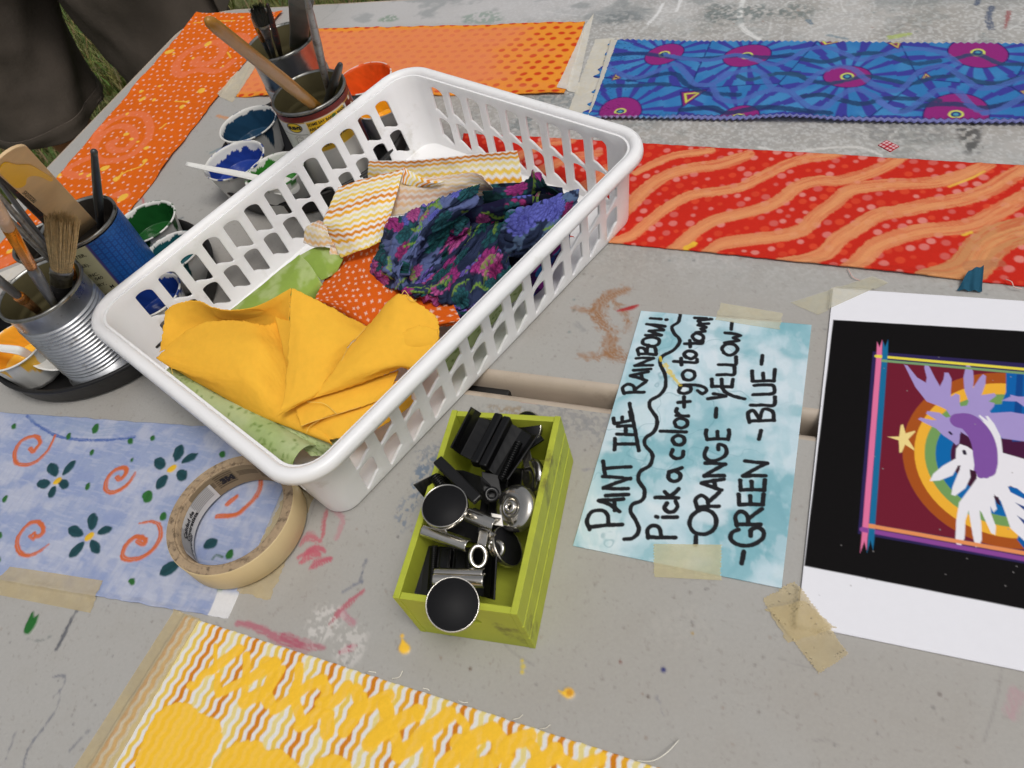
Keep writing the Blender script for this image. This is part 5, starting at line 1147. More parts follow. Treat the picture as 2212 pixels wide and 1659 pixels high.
# ================================================================== paint cups
M_cup = mat_col('white paper cup with paint', .45, var=.03, vscale=120, spec=.4, gloss_rough=.12)
def wet(c, name): return mat_plain(name, c, .12, var=.15, vscale=35, bump=.5, bscale=45, bdist=.002, spec=.6, rvar=.06)
def cup(px_, py_, h, R, H, c, label, z0=.0035, level=.5, seed=1, c_in=None, smear=.75, at=None):
    ctr = np.array([at[0], at[1], 0]); base = np.array([ctr[0], ctr[1], TZ+h-H])
    t = thing('paint_cup', base, label, 'paint cup', 'small white cups of paint')
    n_ = 156; th = np.linspace(0, 2*math.pi, n_, endpoint=False)
    Rb = R*.74; prof = [(0, .0006, 0), (Rb*.5, .0005, 0), (Rb-.001, .0004, 0)]+[(Rb+(R-.0006-Rb)*k/10, .0004+(H-.0022)*k/10, 1) for k in range(11)]+[(R+.0010, H-.0014, 2), (R+.0012, H-.0003, 2), (R+.0003, H+.0003, 2), (R-.0009, H-.0002, 3)]+[(R-.0014-(R-Rb)*(k/30.), H-.001-(H-.004)*k/30., 4) for k in range(1, 31)]
    P_ = np.array([p[0] for p in prof]); Z_ = np.array([p[1] for p in prof]); K_ = np.array([p[2] for p in prof])
    T_, J = np.meshgrid(th, np.arange(len(prof))); rr = P_[J]*(1+np.where(K_[J] == 1, .010*np.sign(np.sin(T_*13))*np.abs(np.sin(T_*13))**.5*(1-(J-3)/11.), 0)); zz = Z_[J]
    co = np.stack([base[0]+rr*np.cos(T_), base[1]+rr*np.sin(T_), base[2]+zz], -1).reshape(-1, 3)
    white = rgb(222, 221, 216); col = np.tile(white, (co.shape[0], 1)).reshape(len(prof), n_, 3); gl = np.zeros((len(prof), n_))
    edge_ = H-.001-.013*fbm(np.cos(T_)*4.2+5, np.sin(T_)*4.2+seed, seed, 5)*smear*1.3+.006*(1-smear)
    inn = (K_[J] >= 3) & (zz < edge_); cc = rgb(c_in or c)*(.75+.5*fbm(np.cos(T_)*5, np.sin(T_)*5+zz*140, seed+4, 3))[..., None]
    col = np.where(inn[..., None], cc, col); gl = np.where(inn, 1, gl)
    rim_ = (K_[J] == 2) & (fbm(np.cos(T_)*4, np.sin(T_)*4, seed+9, 3) > .56); col = np.where(rim_[..., None], rgb(c), col)
    dr = (K_[J] == 1) & (fbm(np.cos(T_)*3.5, np.sin(T_)*3.5, seed+19, 2)*1.1 > .62+.5*(1-zz/H)); col = np.where(dr[..., None], rgb(c), col)
    idx = np.arange(len(prof)*n_).reshape(len(prof), n_); f = np.stack([idx[:-1], np.roll(idx[:-1], -1, 1), np.roll(idx[1:], -1, 1), idx[1:]], -1).reshape(-1, 4)
    mesh_np('cup', co, f, M_cup, t, col.reshape(-1, 3), gl.reshape(-1), fix=False)
    lv = H*level; Rl = Rb+(R-Rb)*level-.0014
    bm = bmesh.new(); rg = lathe(bm, [(0, lv-.0006)]+[(Rl*k/7, lv-.0006+.0006*(k/7)**2) for k in range(1, 8)]+[(Rl+.0004, lv+.0016)], base, seg=64)
    for v_ in bm.verts: v_.co.z += .0012*(vnoise(np.array(v_.co.x*180), np.array(v_.co.y*180), seed)-.5)
    fin('paint', bm, wet(c, 'wet paint'), t)
    return t, base
def dict_(*a, **k): return (a, k)
specs = [
    dict_(353, 497, .0450, .0330, .0410, (26, 84, 34), 'paint cup of dark green paint beside the blue-labelled tin', level=.45, seed=3, smear=.5, c_in=(24, 76, 34)),
    dict_(439, 556, .0450, .0290, .0410, (28, 82, 88), 'paint cup of dark teal paint behind the basket slots', level=.5, seed=5, smear=.6),
    dict_(368, 640, .0450, .0295, .0410, (32, 62, 140), 'paint cup of blue paint behind the near left basket slots', level=.45, seed=7),
    dict_(66, 744, .0450, .0300, .0410, (252, 194, 66), 'paint cup of yellow paint in the saucer beside the ribbed tin', level=.45, seed=9, smear=.2, c_in=(246, 176, 56)),
    dict_(550, 289, .0450, .0335, .0410, (34, 66, 92), 'paint cup of dark slate blue paint in front of the bean tin', level=.42, seed=11, smear=.55),
    dict_(549, 360, .0450, .0335, .0410, (38, 64, 146), 'paint cup of bright blue paint with a white spoon across it', level=.5, seed=13, smear=.9),
    dict_(642, 398, .0450, .0315, .0410, (56, 126, 48), 'paint cup of light green paint behind the middle basket slots', level=.55, seed=15, smear=.7),
    dict_(838, 282, .0450, .0300, .0410, (238, 168, 36), 'paint cup of amber yellow paint behind the far basket slots', level=.4, seed=19, smear=.8),
    dict_(806, 212, .0450, .0320, .0410, (226, 92, 34), 'paint cup coated inside with orange paint behind the far basket corner', level=.3, seed=23, smear=.1)]
cpos = np.array([pt(s[0][0], s[0][1], s[0][2])[:2] for s in specs]); crad = np.array([s[0][3] for s in specs]); ctray = [TA[:2]]*4+[TB[:2]]*5
_nl = np.array([-math.sin(BANG), math.cos(BANG)])
PIN = {0: .05, 4: .05, 5: .05}
for it in range(300):                     # cups stand beside one another, the tins and the basket
    for i in range(len(cpos)):
        for j in range(i):
            d = cpos[i]-cpos[j]; L = np.hypot(*d); m_ = (crad[i]+crad[j])*.985+.0012-L
            if m_ > 0: wi, wj = PIN.get(i, 1.), PIN.get(j, 1.); cpos[i] += d/L*m_*wi/(wi+wj); cpos[j] -= d/L*m_*wj/(wi+wj)
        for c_, R_ in ((CB0, .0388), (CB1, .0372), (CB2, .0395), (CB3, .0392)):
            d = cpos[i]-c_[:2]; L = np.hypot(*d); m_ = R_+crad[i]+.0005-L
            if m_ > 0: cpos[i] += d/L*m_
        m_ = (BW/2-.0140+crad[i])-((cpos[i]-BC) @ _nl)
        if m_ > 0: cpos[i] += _nl*m_
        d = cpos[i]-ctray[i]; L = np.hypot(*d)
        if L > .088: cpos[i] -= d/L*(L-.088)
cups = []
for (a_, k_), q in zip(specs, cpos):
    print('cup moved', np.round(np.hypot(*(pt(a_[0], a_[1], a_[2])[:2]-q)), 3)); cups.append(cup(*a_, **k_, at=q))
for t, b in cups: print('cup', t.name, np.round(b, 3), [round(float(np.hypot(*(b[:2]-c[:2]))), 3) for c in (CB0, CB1, CB2, CB3, CB4)], 'tray', round(float(np.hypot(*(b[:2]-TA[:2]))), 3), round(float(np.hypot(*(b[:2]-TB[:2]))), 3))

# ================================================================== spoons
M_spoon = mat_col('white plastic spoon', .3, var=.02, spec=.5)
M_spoonp = mat_plain('white plastic spoon', (232, 231, 226), .3, var=.03, spec=.5, bump=.03)
def spoon(pts, wid, label, bowl=None):
    o = thing('plastic_spoon', pt(*pts[len(pts)//2]), label, 'spoon', 'white plastic spoons')
    p = smooth(P3(pts), 6); w_ = smooth(np.array(wid)[:, None], 6)[:, 0]; bm = bmesh.new()
    d = p[-1]-p[0]; side = np.cross(d, [0, 0, 1.]); side /= np.linalg.norm(side); up = np.cross(side, d/np.linalg.norm(d)); rows = []
    for q, w0 in zip(p, w_): rows.append([bm.verts.new(q+side*w0*a+up*b) for a, b in ((-.5, .0), (-.42, .0011), (-.3, .0002), (.3, .0002), (.42, .0011), (.5, 0), (.3, -.0012), (-.3, -.0012))])
    for A, B in zip(rows[:-1], rows[1:]):
        for k in range(8): bm.faces.new((A[k], A[(k+1) % 8], B[(k+1) % 8], B[k]))
    bm.faces.new(rows[0]); bm.faces.new(rows[-1][::-1])
    fin('handle', bm, M_spoonp, o)
    # bowl of the spoon
    bm = bmesh.new(); c_ = p[-1]+d/np.linalg.norm(d)*.016; dd = d/np.linalg.norm(d)
    dd = np.array([dd[0], dd[1], min(dd[2], -.25)]); dd /= np.linalg.norm(dd); c_ = p[-1]+dd*.018; up2 = np.cross(side, dd)
    rings = []
    for k in range(5):
        r_ = k/4; rings.append([bm.verts.new(c_+dd*.020*r_*math.cos(t)+side*.0125*r_*math.sin(t)+up2*(.004*(r_*r_-1))) for t in np.linspace(0, 2*math.pi, 20, endpoint=False)])
    for A, B in zip(rings[:-1], rings[1:]):
        for k in range(20): bm.faces.new((A[k], A[(k+1) % 20], B[(k+1) % 20], B[k]))
    s_ = fin('bowl', bm, M_spoonp, o); m_ = s_.modifiers.new('thickness', 'SOLIDIFY'); m_.thickness = .001
    return o
spoon([(401, 354, .058), (450, 364, .055), (520, 377, .050), (575, 390, .044)], [.0058, .0076, .0090, .0085], 'white plastic spoon lying across the bright blue paint cup')
spoon([(-60, 746, .056), (0, 752, .052), (40, 757, .047), (66, 768, .036)], [.0070, .0085, .0095, .0080], 'white plastic spoon standing in the yellow paint cup')

# ================================================================== brushes and sticks
M_wood = mat_plain('varnished bamboo', (172, 122, 48), .4, var=.16, vscale=60, stretch=(1, 1, .15), bump=.1, bscale=200, coat=.3, dirt=(96, 60, 28), dscale=120, damt=(.66, .74))
M_palewood = mat_plain('pale birch stick', (222, 190, 146), .65, var=.08, vscale=50, bump=.15, bscale=250)
M_greyhandle = mat_plain('grey lacquered handle', (104, 106, 110), .32, .25, var=.06, vscale=40, bump=.03, coat=.3)
M_silverhandle = mat_plain('silver lacquered handle', (150, 152, 154), .35, .35, var=.08, vscale=60, bump=.05, dirt=(90, 80, 74), dscale=120)
M_darkhandle = mat_plain('dark painted handle', (58, 62, 66), .38, var=.2, vscale=40, bump=.05, coat=.2)
M_redblack = mat_plain('paint crusted handle', (44, 36, 36), .55, var=.4, vscale=60, bump=.4, bscale=150, dirt=(132, 46, 36), dscale=110, damt=(.58, .64))
M_copper = mat_plain('gold ferrule', (216, 136, 44), .25, .75, var=.12, vscale=60, bump=.05)
M_tinferrule = mat_plain('tin ferrule', (150, 148, 144), .35, .85, var=.25, vscale=140, bump=.2, dirt=(60, 58, 56), dscale=160)
M_bristle = mat_plain('natural hog bristle', (214, 188, 140), .8, var=.25, vscale=300, bump=0)
M_brownbristle = mat_plain('brown bristle', (150, 104, 52), .7, var=.3, vscale=300, bump=0)
M_darkbristle = mat_plain('dark green stained bristle', (48, 60, 56), .7, var=.3, vscale=300, bump=0)
M_clear = mat_plain('milky plastic tube', (226, 190, 160), .25, var=.06, vscale=40, spec=.5, sss=.4)
M_blackmetal = mat_plain('black stained ferrule', (40, 38, 38), .45, .5, var=.3, vscale=90, bump=.2, dirt=(120, 112, 106), dscale=130, damt=(.6, .7))
EXT = 0.0
def lean(canb, H, R, tip, entry, L=None, pref=(.85, .6), hmax=.34):
    """find the heights of the two ends of a stick that leans in a tin, from where it shows"""
    best = None
    for he in np.arange(.012, H-.01, .006):
        e = pt(*entry, he); re = np.hypot(*(e[:2]-canb[:2]))
        if re > R*.93: continue
        for ht in np.arange(H+.015, hmax, .006):
            t = pt(*tip, ht); k = (H-he)/(ht-he); q = e+(t-e)*k; r = np.hypot(*(q[:2]-canb[:2]))
            if r > R*.96: pen = 50*(r/R-.96)
            else: pen = .3*abs(r/R-pref[0])
            ln = np.linalg.norm(t-e); pen += .15*abs(re/R-pref[1])+(abs(ln-L)*3 if L else 0)
            if best is None or pen < best[0]: best = (pen, e, t, r/R, ln)
    global EXT
    if best is None: print('no lean', tip); return pt(*entry, H*.5), pt(*tip, H+.1)
    e, t = best[1], best[2]; EXT = 0.0
    while True:
        q = e-(t-e)*(EXT+.02)
        if q[2] < TZ+.010 or np.hypot(*(q[:2]-canb[:2])) > R*.9: break
        EXT += .02
    print('lean', tip, 'pen %.2f r %.2f len %.3f h %.3f %.3f' % (best[0], best[3], best[4], best[1][2]-TZ, best[2][2]-TZ)); return best[1], best[2]
def along(a, b, ts): return [a+(b-a)*t for t in ts]
def rod(parent, name, a, b, prof, mat, flat=None, seg=14, up=None):
    if prof[0][0] == 0: prof = [(-EXT, prof[0][1]*.9)]+prof
    bm = bmesh.new(); tube(bm, along(a, b, [p[0] for p in prof]), [p[1] for p in prof], seg, True, flat, up); return fin(name, bm, mat, parent)
def bristles(parent, a, b, r0, r1, n_, mat, seed, flat=(1, 1), droop=0, thick=.00035, up=None, rag=.25):
    """a tuft: hundreds of hairs from ferrule end a towards b"""
    r_ = np.random.default_rng(seed); d = b-a; L = np.linalg.norm(d); d = d/L
    if up is None: s, u, _ = frame(d)
    else: s = np.asarray(up)-d*(np.asarray(up) @ d); s /= np.linalg.norm(s); u = np.cross(d, s)
    bm = bmesh.new()
    for _ in range(n_):
        t = r_.uniform(0, 2*math.pi); q = math.sqrt(r_.uniform(0, 1)); o0 = q*(math.cos(t)*s*flat[0]+math.sin(t)*u*flat[1])
        l = L*(1-rag*r_.uniform(0, 1)**1.5); k = r_.normal(0, .12, 3)
        p0 = a+o0*r0*.95; p1 = a+d*l*.5+o0*(r0+(r1-r0)*.6)+k*r0*.3; p2 = a+d*l+o0*r1+k*r1*.6
        tube(bm, [p0, p1, p2], [thick, thick, thick*.45], 3, False)
    o = fin('bristles', bm, mat, parent)
    # solid heart of the tuft so it does not look hollow
    bm = bmesh.new(); tube(bm, [a, a+d*L*.35, a+d*L*.7], [r0*.85, (r0*.5+r1*.5)*.8, r1*.35], 12, True, flat, up=s); h_ = fin('bristle_core', bm, mat, parent); return o
def brush(name, label, e, cat='brush'): return thing(name, e, label, cat, 'brushes and sticks standing in the tins')
camv = np.array([0, 0, TZ+CAMH])
# --- bean tin: thick wooden stick, silver brush handle, short dark handle
e, t = lean(CB2, .099, .0382, (447, 42), (690, 236), .27)
o = brush('wooden_stick', 'thick round-ended bamboo stick leaning out of the bean tin', e, 'stick')
rod(o, 'shaft', e, t, [(0, .0054), (.4, .0060), (.8, .0052), (.93, .0050), (.975, .0044), (.995, .0027), (1, .0008)], M_wood, seg=18)
e, t = lean(CB2, .099, .0382, (662, -8), (711, 205), .21)
o = brush('paint_brush', 'slim silver brush handle standing upright in the bean tin', e)
rod(o, 'handle', e, t, [(0, .0026), (.3, .0036), (.6, .0040), (.85, .0033), (1, .0020)], M_silverhandle)
e, t = lean(CB2, .099, .0382, (736, 137), (708, 218), .10)
o = brush('paint_brush', 'short dark handle poking over the rim of the bean tin', e)
rod(o, 'handle', e, t, [(0, .0040), (.5, .0046), (.85, .0036), (.97, .0026), (1, .0012)], M_darkhandle)
# --- shiny tin behind: two small brushes bristle up, wide grey handle
e, t = lean(CB3, .110, .0378, (557, 18), (592, 122), .17)
o = brush('paint_brush', 'flat brush with dark stained bristles up, in the shiny tin', e); d = t-e
rod(o, 'handle', e, t, [(0, .0022), (.45, .0034)], M_darkhandle); rod(o, 'ferrule', e, t, [(.44, .0036), (.6, .0048), (.72, .0062)], M_tinferrule, (1, .6), up=np.cross(d, camv-e)); bristles(o, e+d*.72, e+d*1.04, .0060, .0072, 260, M_darkbristle, 3, (1, .45), up=np.cross(d, camv-e))
e, t = lean(CB3, .110, .0378, (546, 37), (582, 118), .14)
o = brush('paint_brush', 'thin brush with whitish tip and copper ferrule, in the shiny tin', e); d = t-e
rod(o, 'handle', e, t, [(0, .0020), (.45, .0028)], M_darkhandle); rod(o, 'ferrule', e, t, [(.44, .0029), (.62, .0030), (.80, .0026)], M_copper); bristles(o, e+d*.8, e+d*1.03, .0026, .0018, 120, M_clear, 4)
e, t = lean(CB3, .110, .0378, (578, 10), (606, 118), .17)
o = brush('paint_brush', 'slim brown brush handle between flat brush and wide grey handle, in the shiny tin', e)
rod(o, 'handle', e, t, [(0, .0024), (.4, .0034), (.8, .0026), (1, .0014)], M_redblack)
e, t = lean(CB3, .110, .0378, (651, -20), (645, 100), .19)
o = brush('paint_brush', 'wide flat grey brush handle streaked with paint, in the shiny tin', e)
rod(o, 'handle', e, t, [(0, .0100), (.3, .0096), (.6, .0105), (1, .0120)], mat_plain('weathered grey handle', (110, 108, 102), .55, var=.2, vscale=50, stretch=(1, 1, .2), dirt=(70, 110, 96), dscale=70, damt=(.6, .7)), (1, .28), up=np.cross(t-e, camv-e))
# --- blue-labelled tin: dark handle, paint stirrer, four handles
e, t = lean(CB1, .108, .0360, (203, 325), (216, 478), .16)
o = brush('paint_brush', 'thin charcoal brush handle upright in the blue-labelled tin', e)
rod(o, 'handle', e, t, [(0, .0034), (.35, .0042), (.7, .0034), (.95, .0026), (.985, .0027), (1, .0016)], M_darkhandle)
e, t = lean(CB1, .108, .0360, (10, 330), (185, 500), .24)
o = brush('paint_stirrer', 'broad pale wooden stirrer smeared with yellow paint, in the blue-labelled tin', e, 'paint stirrer'); d = t-e; Ls = np.linalg.norm(d); dn = d/Ls
side = np.cross(dn, camv-(e+t)/2); side /= np.linalg.norm(side); nrm = np.cross(side, dn); nrm = nrm if nrm @ (camv-e) > 0 else -nrm
def flat_stick(parent, name, e, dn, L, w_, th_, mat, side, nrm):
    out = [(-w_/2, 0), (w_/2, 0)]+[(w_/2*math.cos(a), L-w_/2+w_/2*math.sin(a)) for a in np.linspace(0, math.pi, 18)]
    bm = bmesh.new(); M = Matrix(((side[0], dn[0], nrm[0], e[0]), (side[1], dn[1], nrm[1], e[1]), (side[2], dn[2], nrm[2], e[2]), (0, 0, 0, 1))); prism(bm, out, -th_/2, th_/2, M)
    return bevel(fin(name, bm, mat, parent, False), .0005), M
st, MS = flat_stick(o, 'blade', e, dn, Ls, .0255, .0022, M_palewood, side, nrm)
bm = bmesh.new(); sgn = 1 if side @ _WX*0+1 else 1
smear = smooth([(-.0105, Ls-.012), (-.004, Ls-.008), (.0, Ls-.022), (.006, Ls-.036), (.0085, Ls-.055), (.0108, Ls-.080), (.0080, Ls-.082), (.0045, Ls-.060), (-.001, Ls-.050), (-.006, Ls-.058), (-.0118, Ls-.052), (-.0118, Ls-.03)], 4, True)
M_yel = mat_plain('drying yellow paint', (250, 198, 48), .4, var=.06, bump=.2, bscale=90); sx = 1
prism(bm, smear*np.array([sx, 1]), .0011, .0021, MS); o2 = fin('paint_smear', bm, M_yel, o, False); bevel(o2, .0004)
words_on('print', [('necessities', -.0086, Ls-.098, .0070, math.pi/2, 0), ('necessities', -.0020, Ls-.098+.0, .0050, math.pi/2, 0)][:1], lambda x, y: MS @ Vector((-x*sx*-1, y, .00125)), M_ink, o)
for tip, en, L, r, m_, lb, cn in [((17, 347), (156, 514), .20, .0024, M_greyhandle, 'grey brush handle nearest the wooden stirrer, in the blue-labelled tin', 1), ((-6, 372), (152, 524), .20, .0040, M_redblack, 'dark brush handle crusted with red paint, between grey handles', 1), ((-14, 376), (150, 596), .17, .0024, M_greyhandle, 'second grey brush handle, just below the red-crusted one', 0), ((-16, 408), (156, 602), .17, .0026, M_silverhandle, 'lowest silver brush handle fanning out to the left behind the natural bristles', 0), ((48, 352), (164, 516), .19, .0022, M_darkhandle, 'slim dark brush handle crossing in front of the wooden stirrer', 1), ((-20, 436), (148, 598), .17, .0026, M_silverhandle, 'silver brush handle leaning far left out of the ribbed tin, below the others', 0)]:
    e, t = lean(CB1, .108, .0360, tip, en, L, pref=(.95, .5)) if cn else lean(CB0, .102, .0375, tip, en, L, pref=(.95, .5)); o = brush('paint_brush', lb, e)
    rod(o, 'handle', e, t, [(0, r*.8), (.3, r*1.1), (.6, r), (.92, r*.75), (.985, r*.6), (1, r*.25)], m_)
# --- ribbed tin: chip brush, orange-ferruled brush, small gold brush, messy brush
e, t = lean(CB0, .102, .0375, (134, 505), (132, 650), .13, pref=(.5, .4))
o = brush('paint_brush', 'wide brush with splayed natural bristles up, in the ribbed tin', e); d = t-e; sv = np.cross(d, camv-e)
rod(o, 'handle', e, t, [(0, .0085), (.30, .0085)], M_blackmetal, (1, .5), up=sv); rod(o, 'ferrule', e, t, [(.28, .0086), (.42, .0088), (.44, .0094), (.47, .0088), (.52, .0090)], M_tinferrule, (1, .5), up=sv); bristles(o, e+d*.50, e+d*1.22, .0080, .0112, 1100, M_bristle, 9, (1, .55), thick=.00032, up=sv, rag=.3)
e, t = lean(CB0, .102, .0375, (-6, 452), (118, 660), .22)
o = brush('paint_brush', 'large brush with bright gold ferrule leaning left in the ribbed tin', e); d = t-e
rod(o, 'handle', e, t, [(0, .0030), (.25, .0044), (.42, .0046), (.50, .0036)], M_greyhandle); rod(o, 'ferrule', e, t, [(.49, .0038), (.51, .0042), (.53, .0038), (.56, .0042), (.60, .0040), (.86, .0043)], M_copper); rod(o, 'bristles', e, t, [(.855, .0042), (.95, .0046), (1.10, .0044), (1.25, .0034), (1.32, .001)], M_clear)
e, t = lean(CB0, .102, .0375, (146, 545), (163, 628), .10, pref=(.95, .9))
o = brush('paint_brush', 'small brush with golden ferrule in front of the splayed bristles', e); d = t-e
rod(o, 'handle', e, t, [(0, .0032), (.4, .0036)], M_greyhandle); rod(o, 'ferrule', e, t, [(.39, .0037), (.46, .0039), (.48, .0034), (.78, .0030)], M_copper); bristles(o, e+d*.77, e+d*1.15, .0028, .0024, 140, M_brownbristle, 12)
e, t = lean(CB0, .102, .0375, (-8, 602), (82, 672), .12)
o = brush('paint_brush', 'short brush with gold-brown bristles lying low at the left of the ribbed tin', e); d = t-e
rod(o, 'handle', e, t, [(.55, .0034), (1, .0038), (1.2, .003)], M_greyhandle); rod(o, 'ferrule', e, t, [(.36, .0044), (.5, .0046), (.56, .0036)], M_copper, (1, .7)); bristles(o, e+d*.37, e-d*.05, .0042, .0030, 200, M_brownbristle, 14, (1, .6))
# ================================================================== fabrics in the basket
M_plaincotton = mat_col('plain dyed cotton', .88, weave=900, wstr=.10, var=.05, vscale=160, spec=.15, transl=.12)
M_floral = mat_col('dense printed cotton', .85, weave=900, wstr=.10, var=.06, vscale=300, spec=.18, transl=.04)
def crm(G, n_, axis):
    """resample a control grid along one axis with Catmull-Rom"""
    G = np.moveaxis(G, axis, 0); q = np.concatenate([[2*G[0]-G[1]], G, [2*G[-1]-G[-2]]]); m = len(G); out = []
    for t in np.linspace(0, m-1, n_):
        i = min(int(t), m-2); f = t-i; a, b, c, d = q[i], q[i+1], q[i+2], q[i+3]
        out.append(.5*((2*b)+(-a+c)*f+(2*a-5*b+4*c-d)*f*f+(-a+3*b-3*c+d)*f**3))
    return np.moveaxis(np.array(out), 0, axis)
class Patch:
    def __init__(s, rows, res=.0011, rump=.0007, seed=1, world=False, fray=.0, crease=0, pink=0):
        G = np.array([P3(r) for r in rows]) if not world else np.array(rows, float)
        L = max(np.linalg.norm(np.diff(G, axis=1), axis=2).sum(1)); W = max(np.linalg.norm(np.diff(G, axis=0), axis=2).sum(0))
        s.nu, s.nv = max(6, int(L/res)), max(6, int(W/res)); s.L, s.W = L, W
        G = crm(crm(G, s.nv, 0), s.nu, 1)
        u, v = np.meshgrid(np.linspace(0, 1, s.nu), np.linspace(0, 1, s.nv)); s.u, s.v = u, v; s.a, s.b = u*L, v*W
        du = np.gradient(G, axis=1); dv = np.gradient(G, axis=0); n = np.cross(du, dv); n /= np.linalg.norm(n, axis=2)[..., None]+1e-12
        n *= np.sign(n[..., 2:3]+1e-9)
        k = fbm(s.a*60+seed, s.b*60, seed, 3)-.5+.8*(fbm(s.a*22, s.b*30, seed+3, 2)-.5)
        G = G+n*(rump*2*k)[..., None]
        if crease:
            for q_, (fa, fb) in enumerate(((26, 60), (70, 24), (44, 44))):
                r_ = np.abs(fbm(s.a*fa+seed*3+s.b*12, s.b*fb, seed+q_*5, 2)-.5); G = G-n*(crease*(1 if q_ < 2 else .6)*sstep(.07, 0, r_))[..., None]
        if fray or pink:
            e = np.minimum(np.minimum(s.a, s.L-s.a), np.minimum(s.b, s.W-s.b)); w_ = sstep(.004, 0, e)
            j = fray*(fbm(s.a*420, s.b*420, seed+7, 2)-.5)*2+(pink*(np.abs((((s.a+s.b)/.0042) % 1)-.5)*2-.5) if pink else 0)
            ctr = G.mean((0, 1)); d = ctr-G; d /= np.linalg.norm(d, axis=2)[..., None]; G = G+d*(w_*j)[..., None]
        s.G = G; s.col = np.zeros(G.shape)
        s.X, s.Y, s.res = s.a, s.b, res
    def add(s, bag):
        nv, nu = s.nv, s.nu; idx = np.arange(nv*nu).reshape(nv, nu)+bag['n']
        bag['co'].append(s.G.reshape(-1, 3)); bag['col'].append(s.col.reshape(-1, 3))
        bag['f'].append(np.stack([idx[:-1, :-1], idx[1:, :-1], idx[1:, 1:], idx[:-1, 1:]], -1).reshape(-1, 4)); bag['n'] += nv*nu
def bag(): return {'co': [], 'col': [], 'f': [], 'n': 0}
def finish(b, name, mat, label, thick=.0007):
    col = np.vstack(b['col'])
    o = mesh_np(name, np.vstack(b['co']), np.vstack(b['f']), mat, None, col, np.zeros(len(col)), fix=False)
    m = o.modifiers.new('thickness', 'SOLIDIFY'); m.thickness = thick; m.offset = 0
    return tag(o, label, 'fabric', 'folded fabrics heaped in the basket')
def cloth(name, mat, label, patches, painter, **kw):
    b = bag()
    for i, rows in enumerate(patches):
        k = dict(kw); 
        if isinstance(rows, tuple): rows, ex = rows; k.update(ex)
        pk = k.pop('paint', None); p = Patch(rows, seed=i+3, **k); (pk or painter)(p, i); p.add(b)
    return finish(b, name, mat, label)

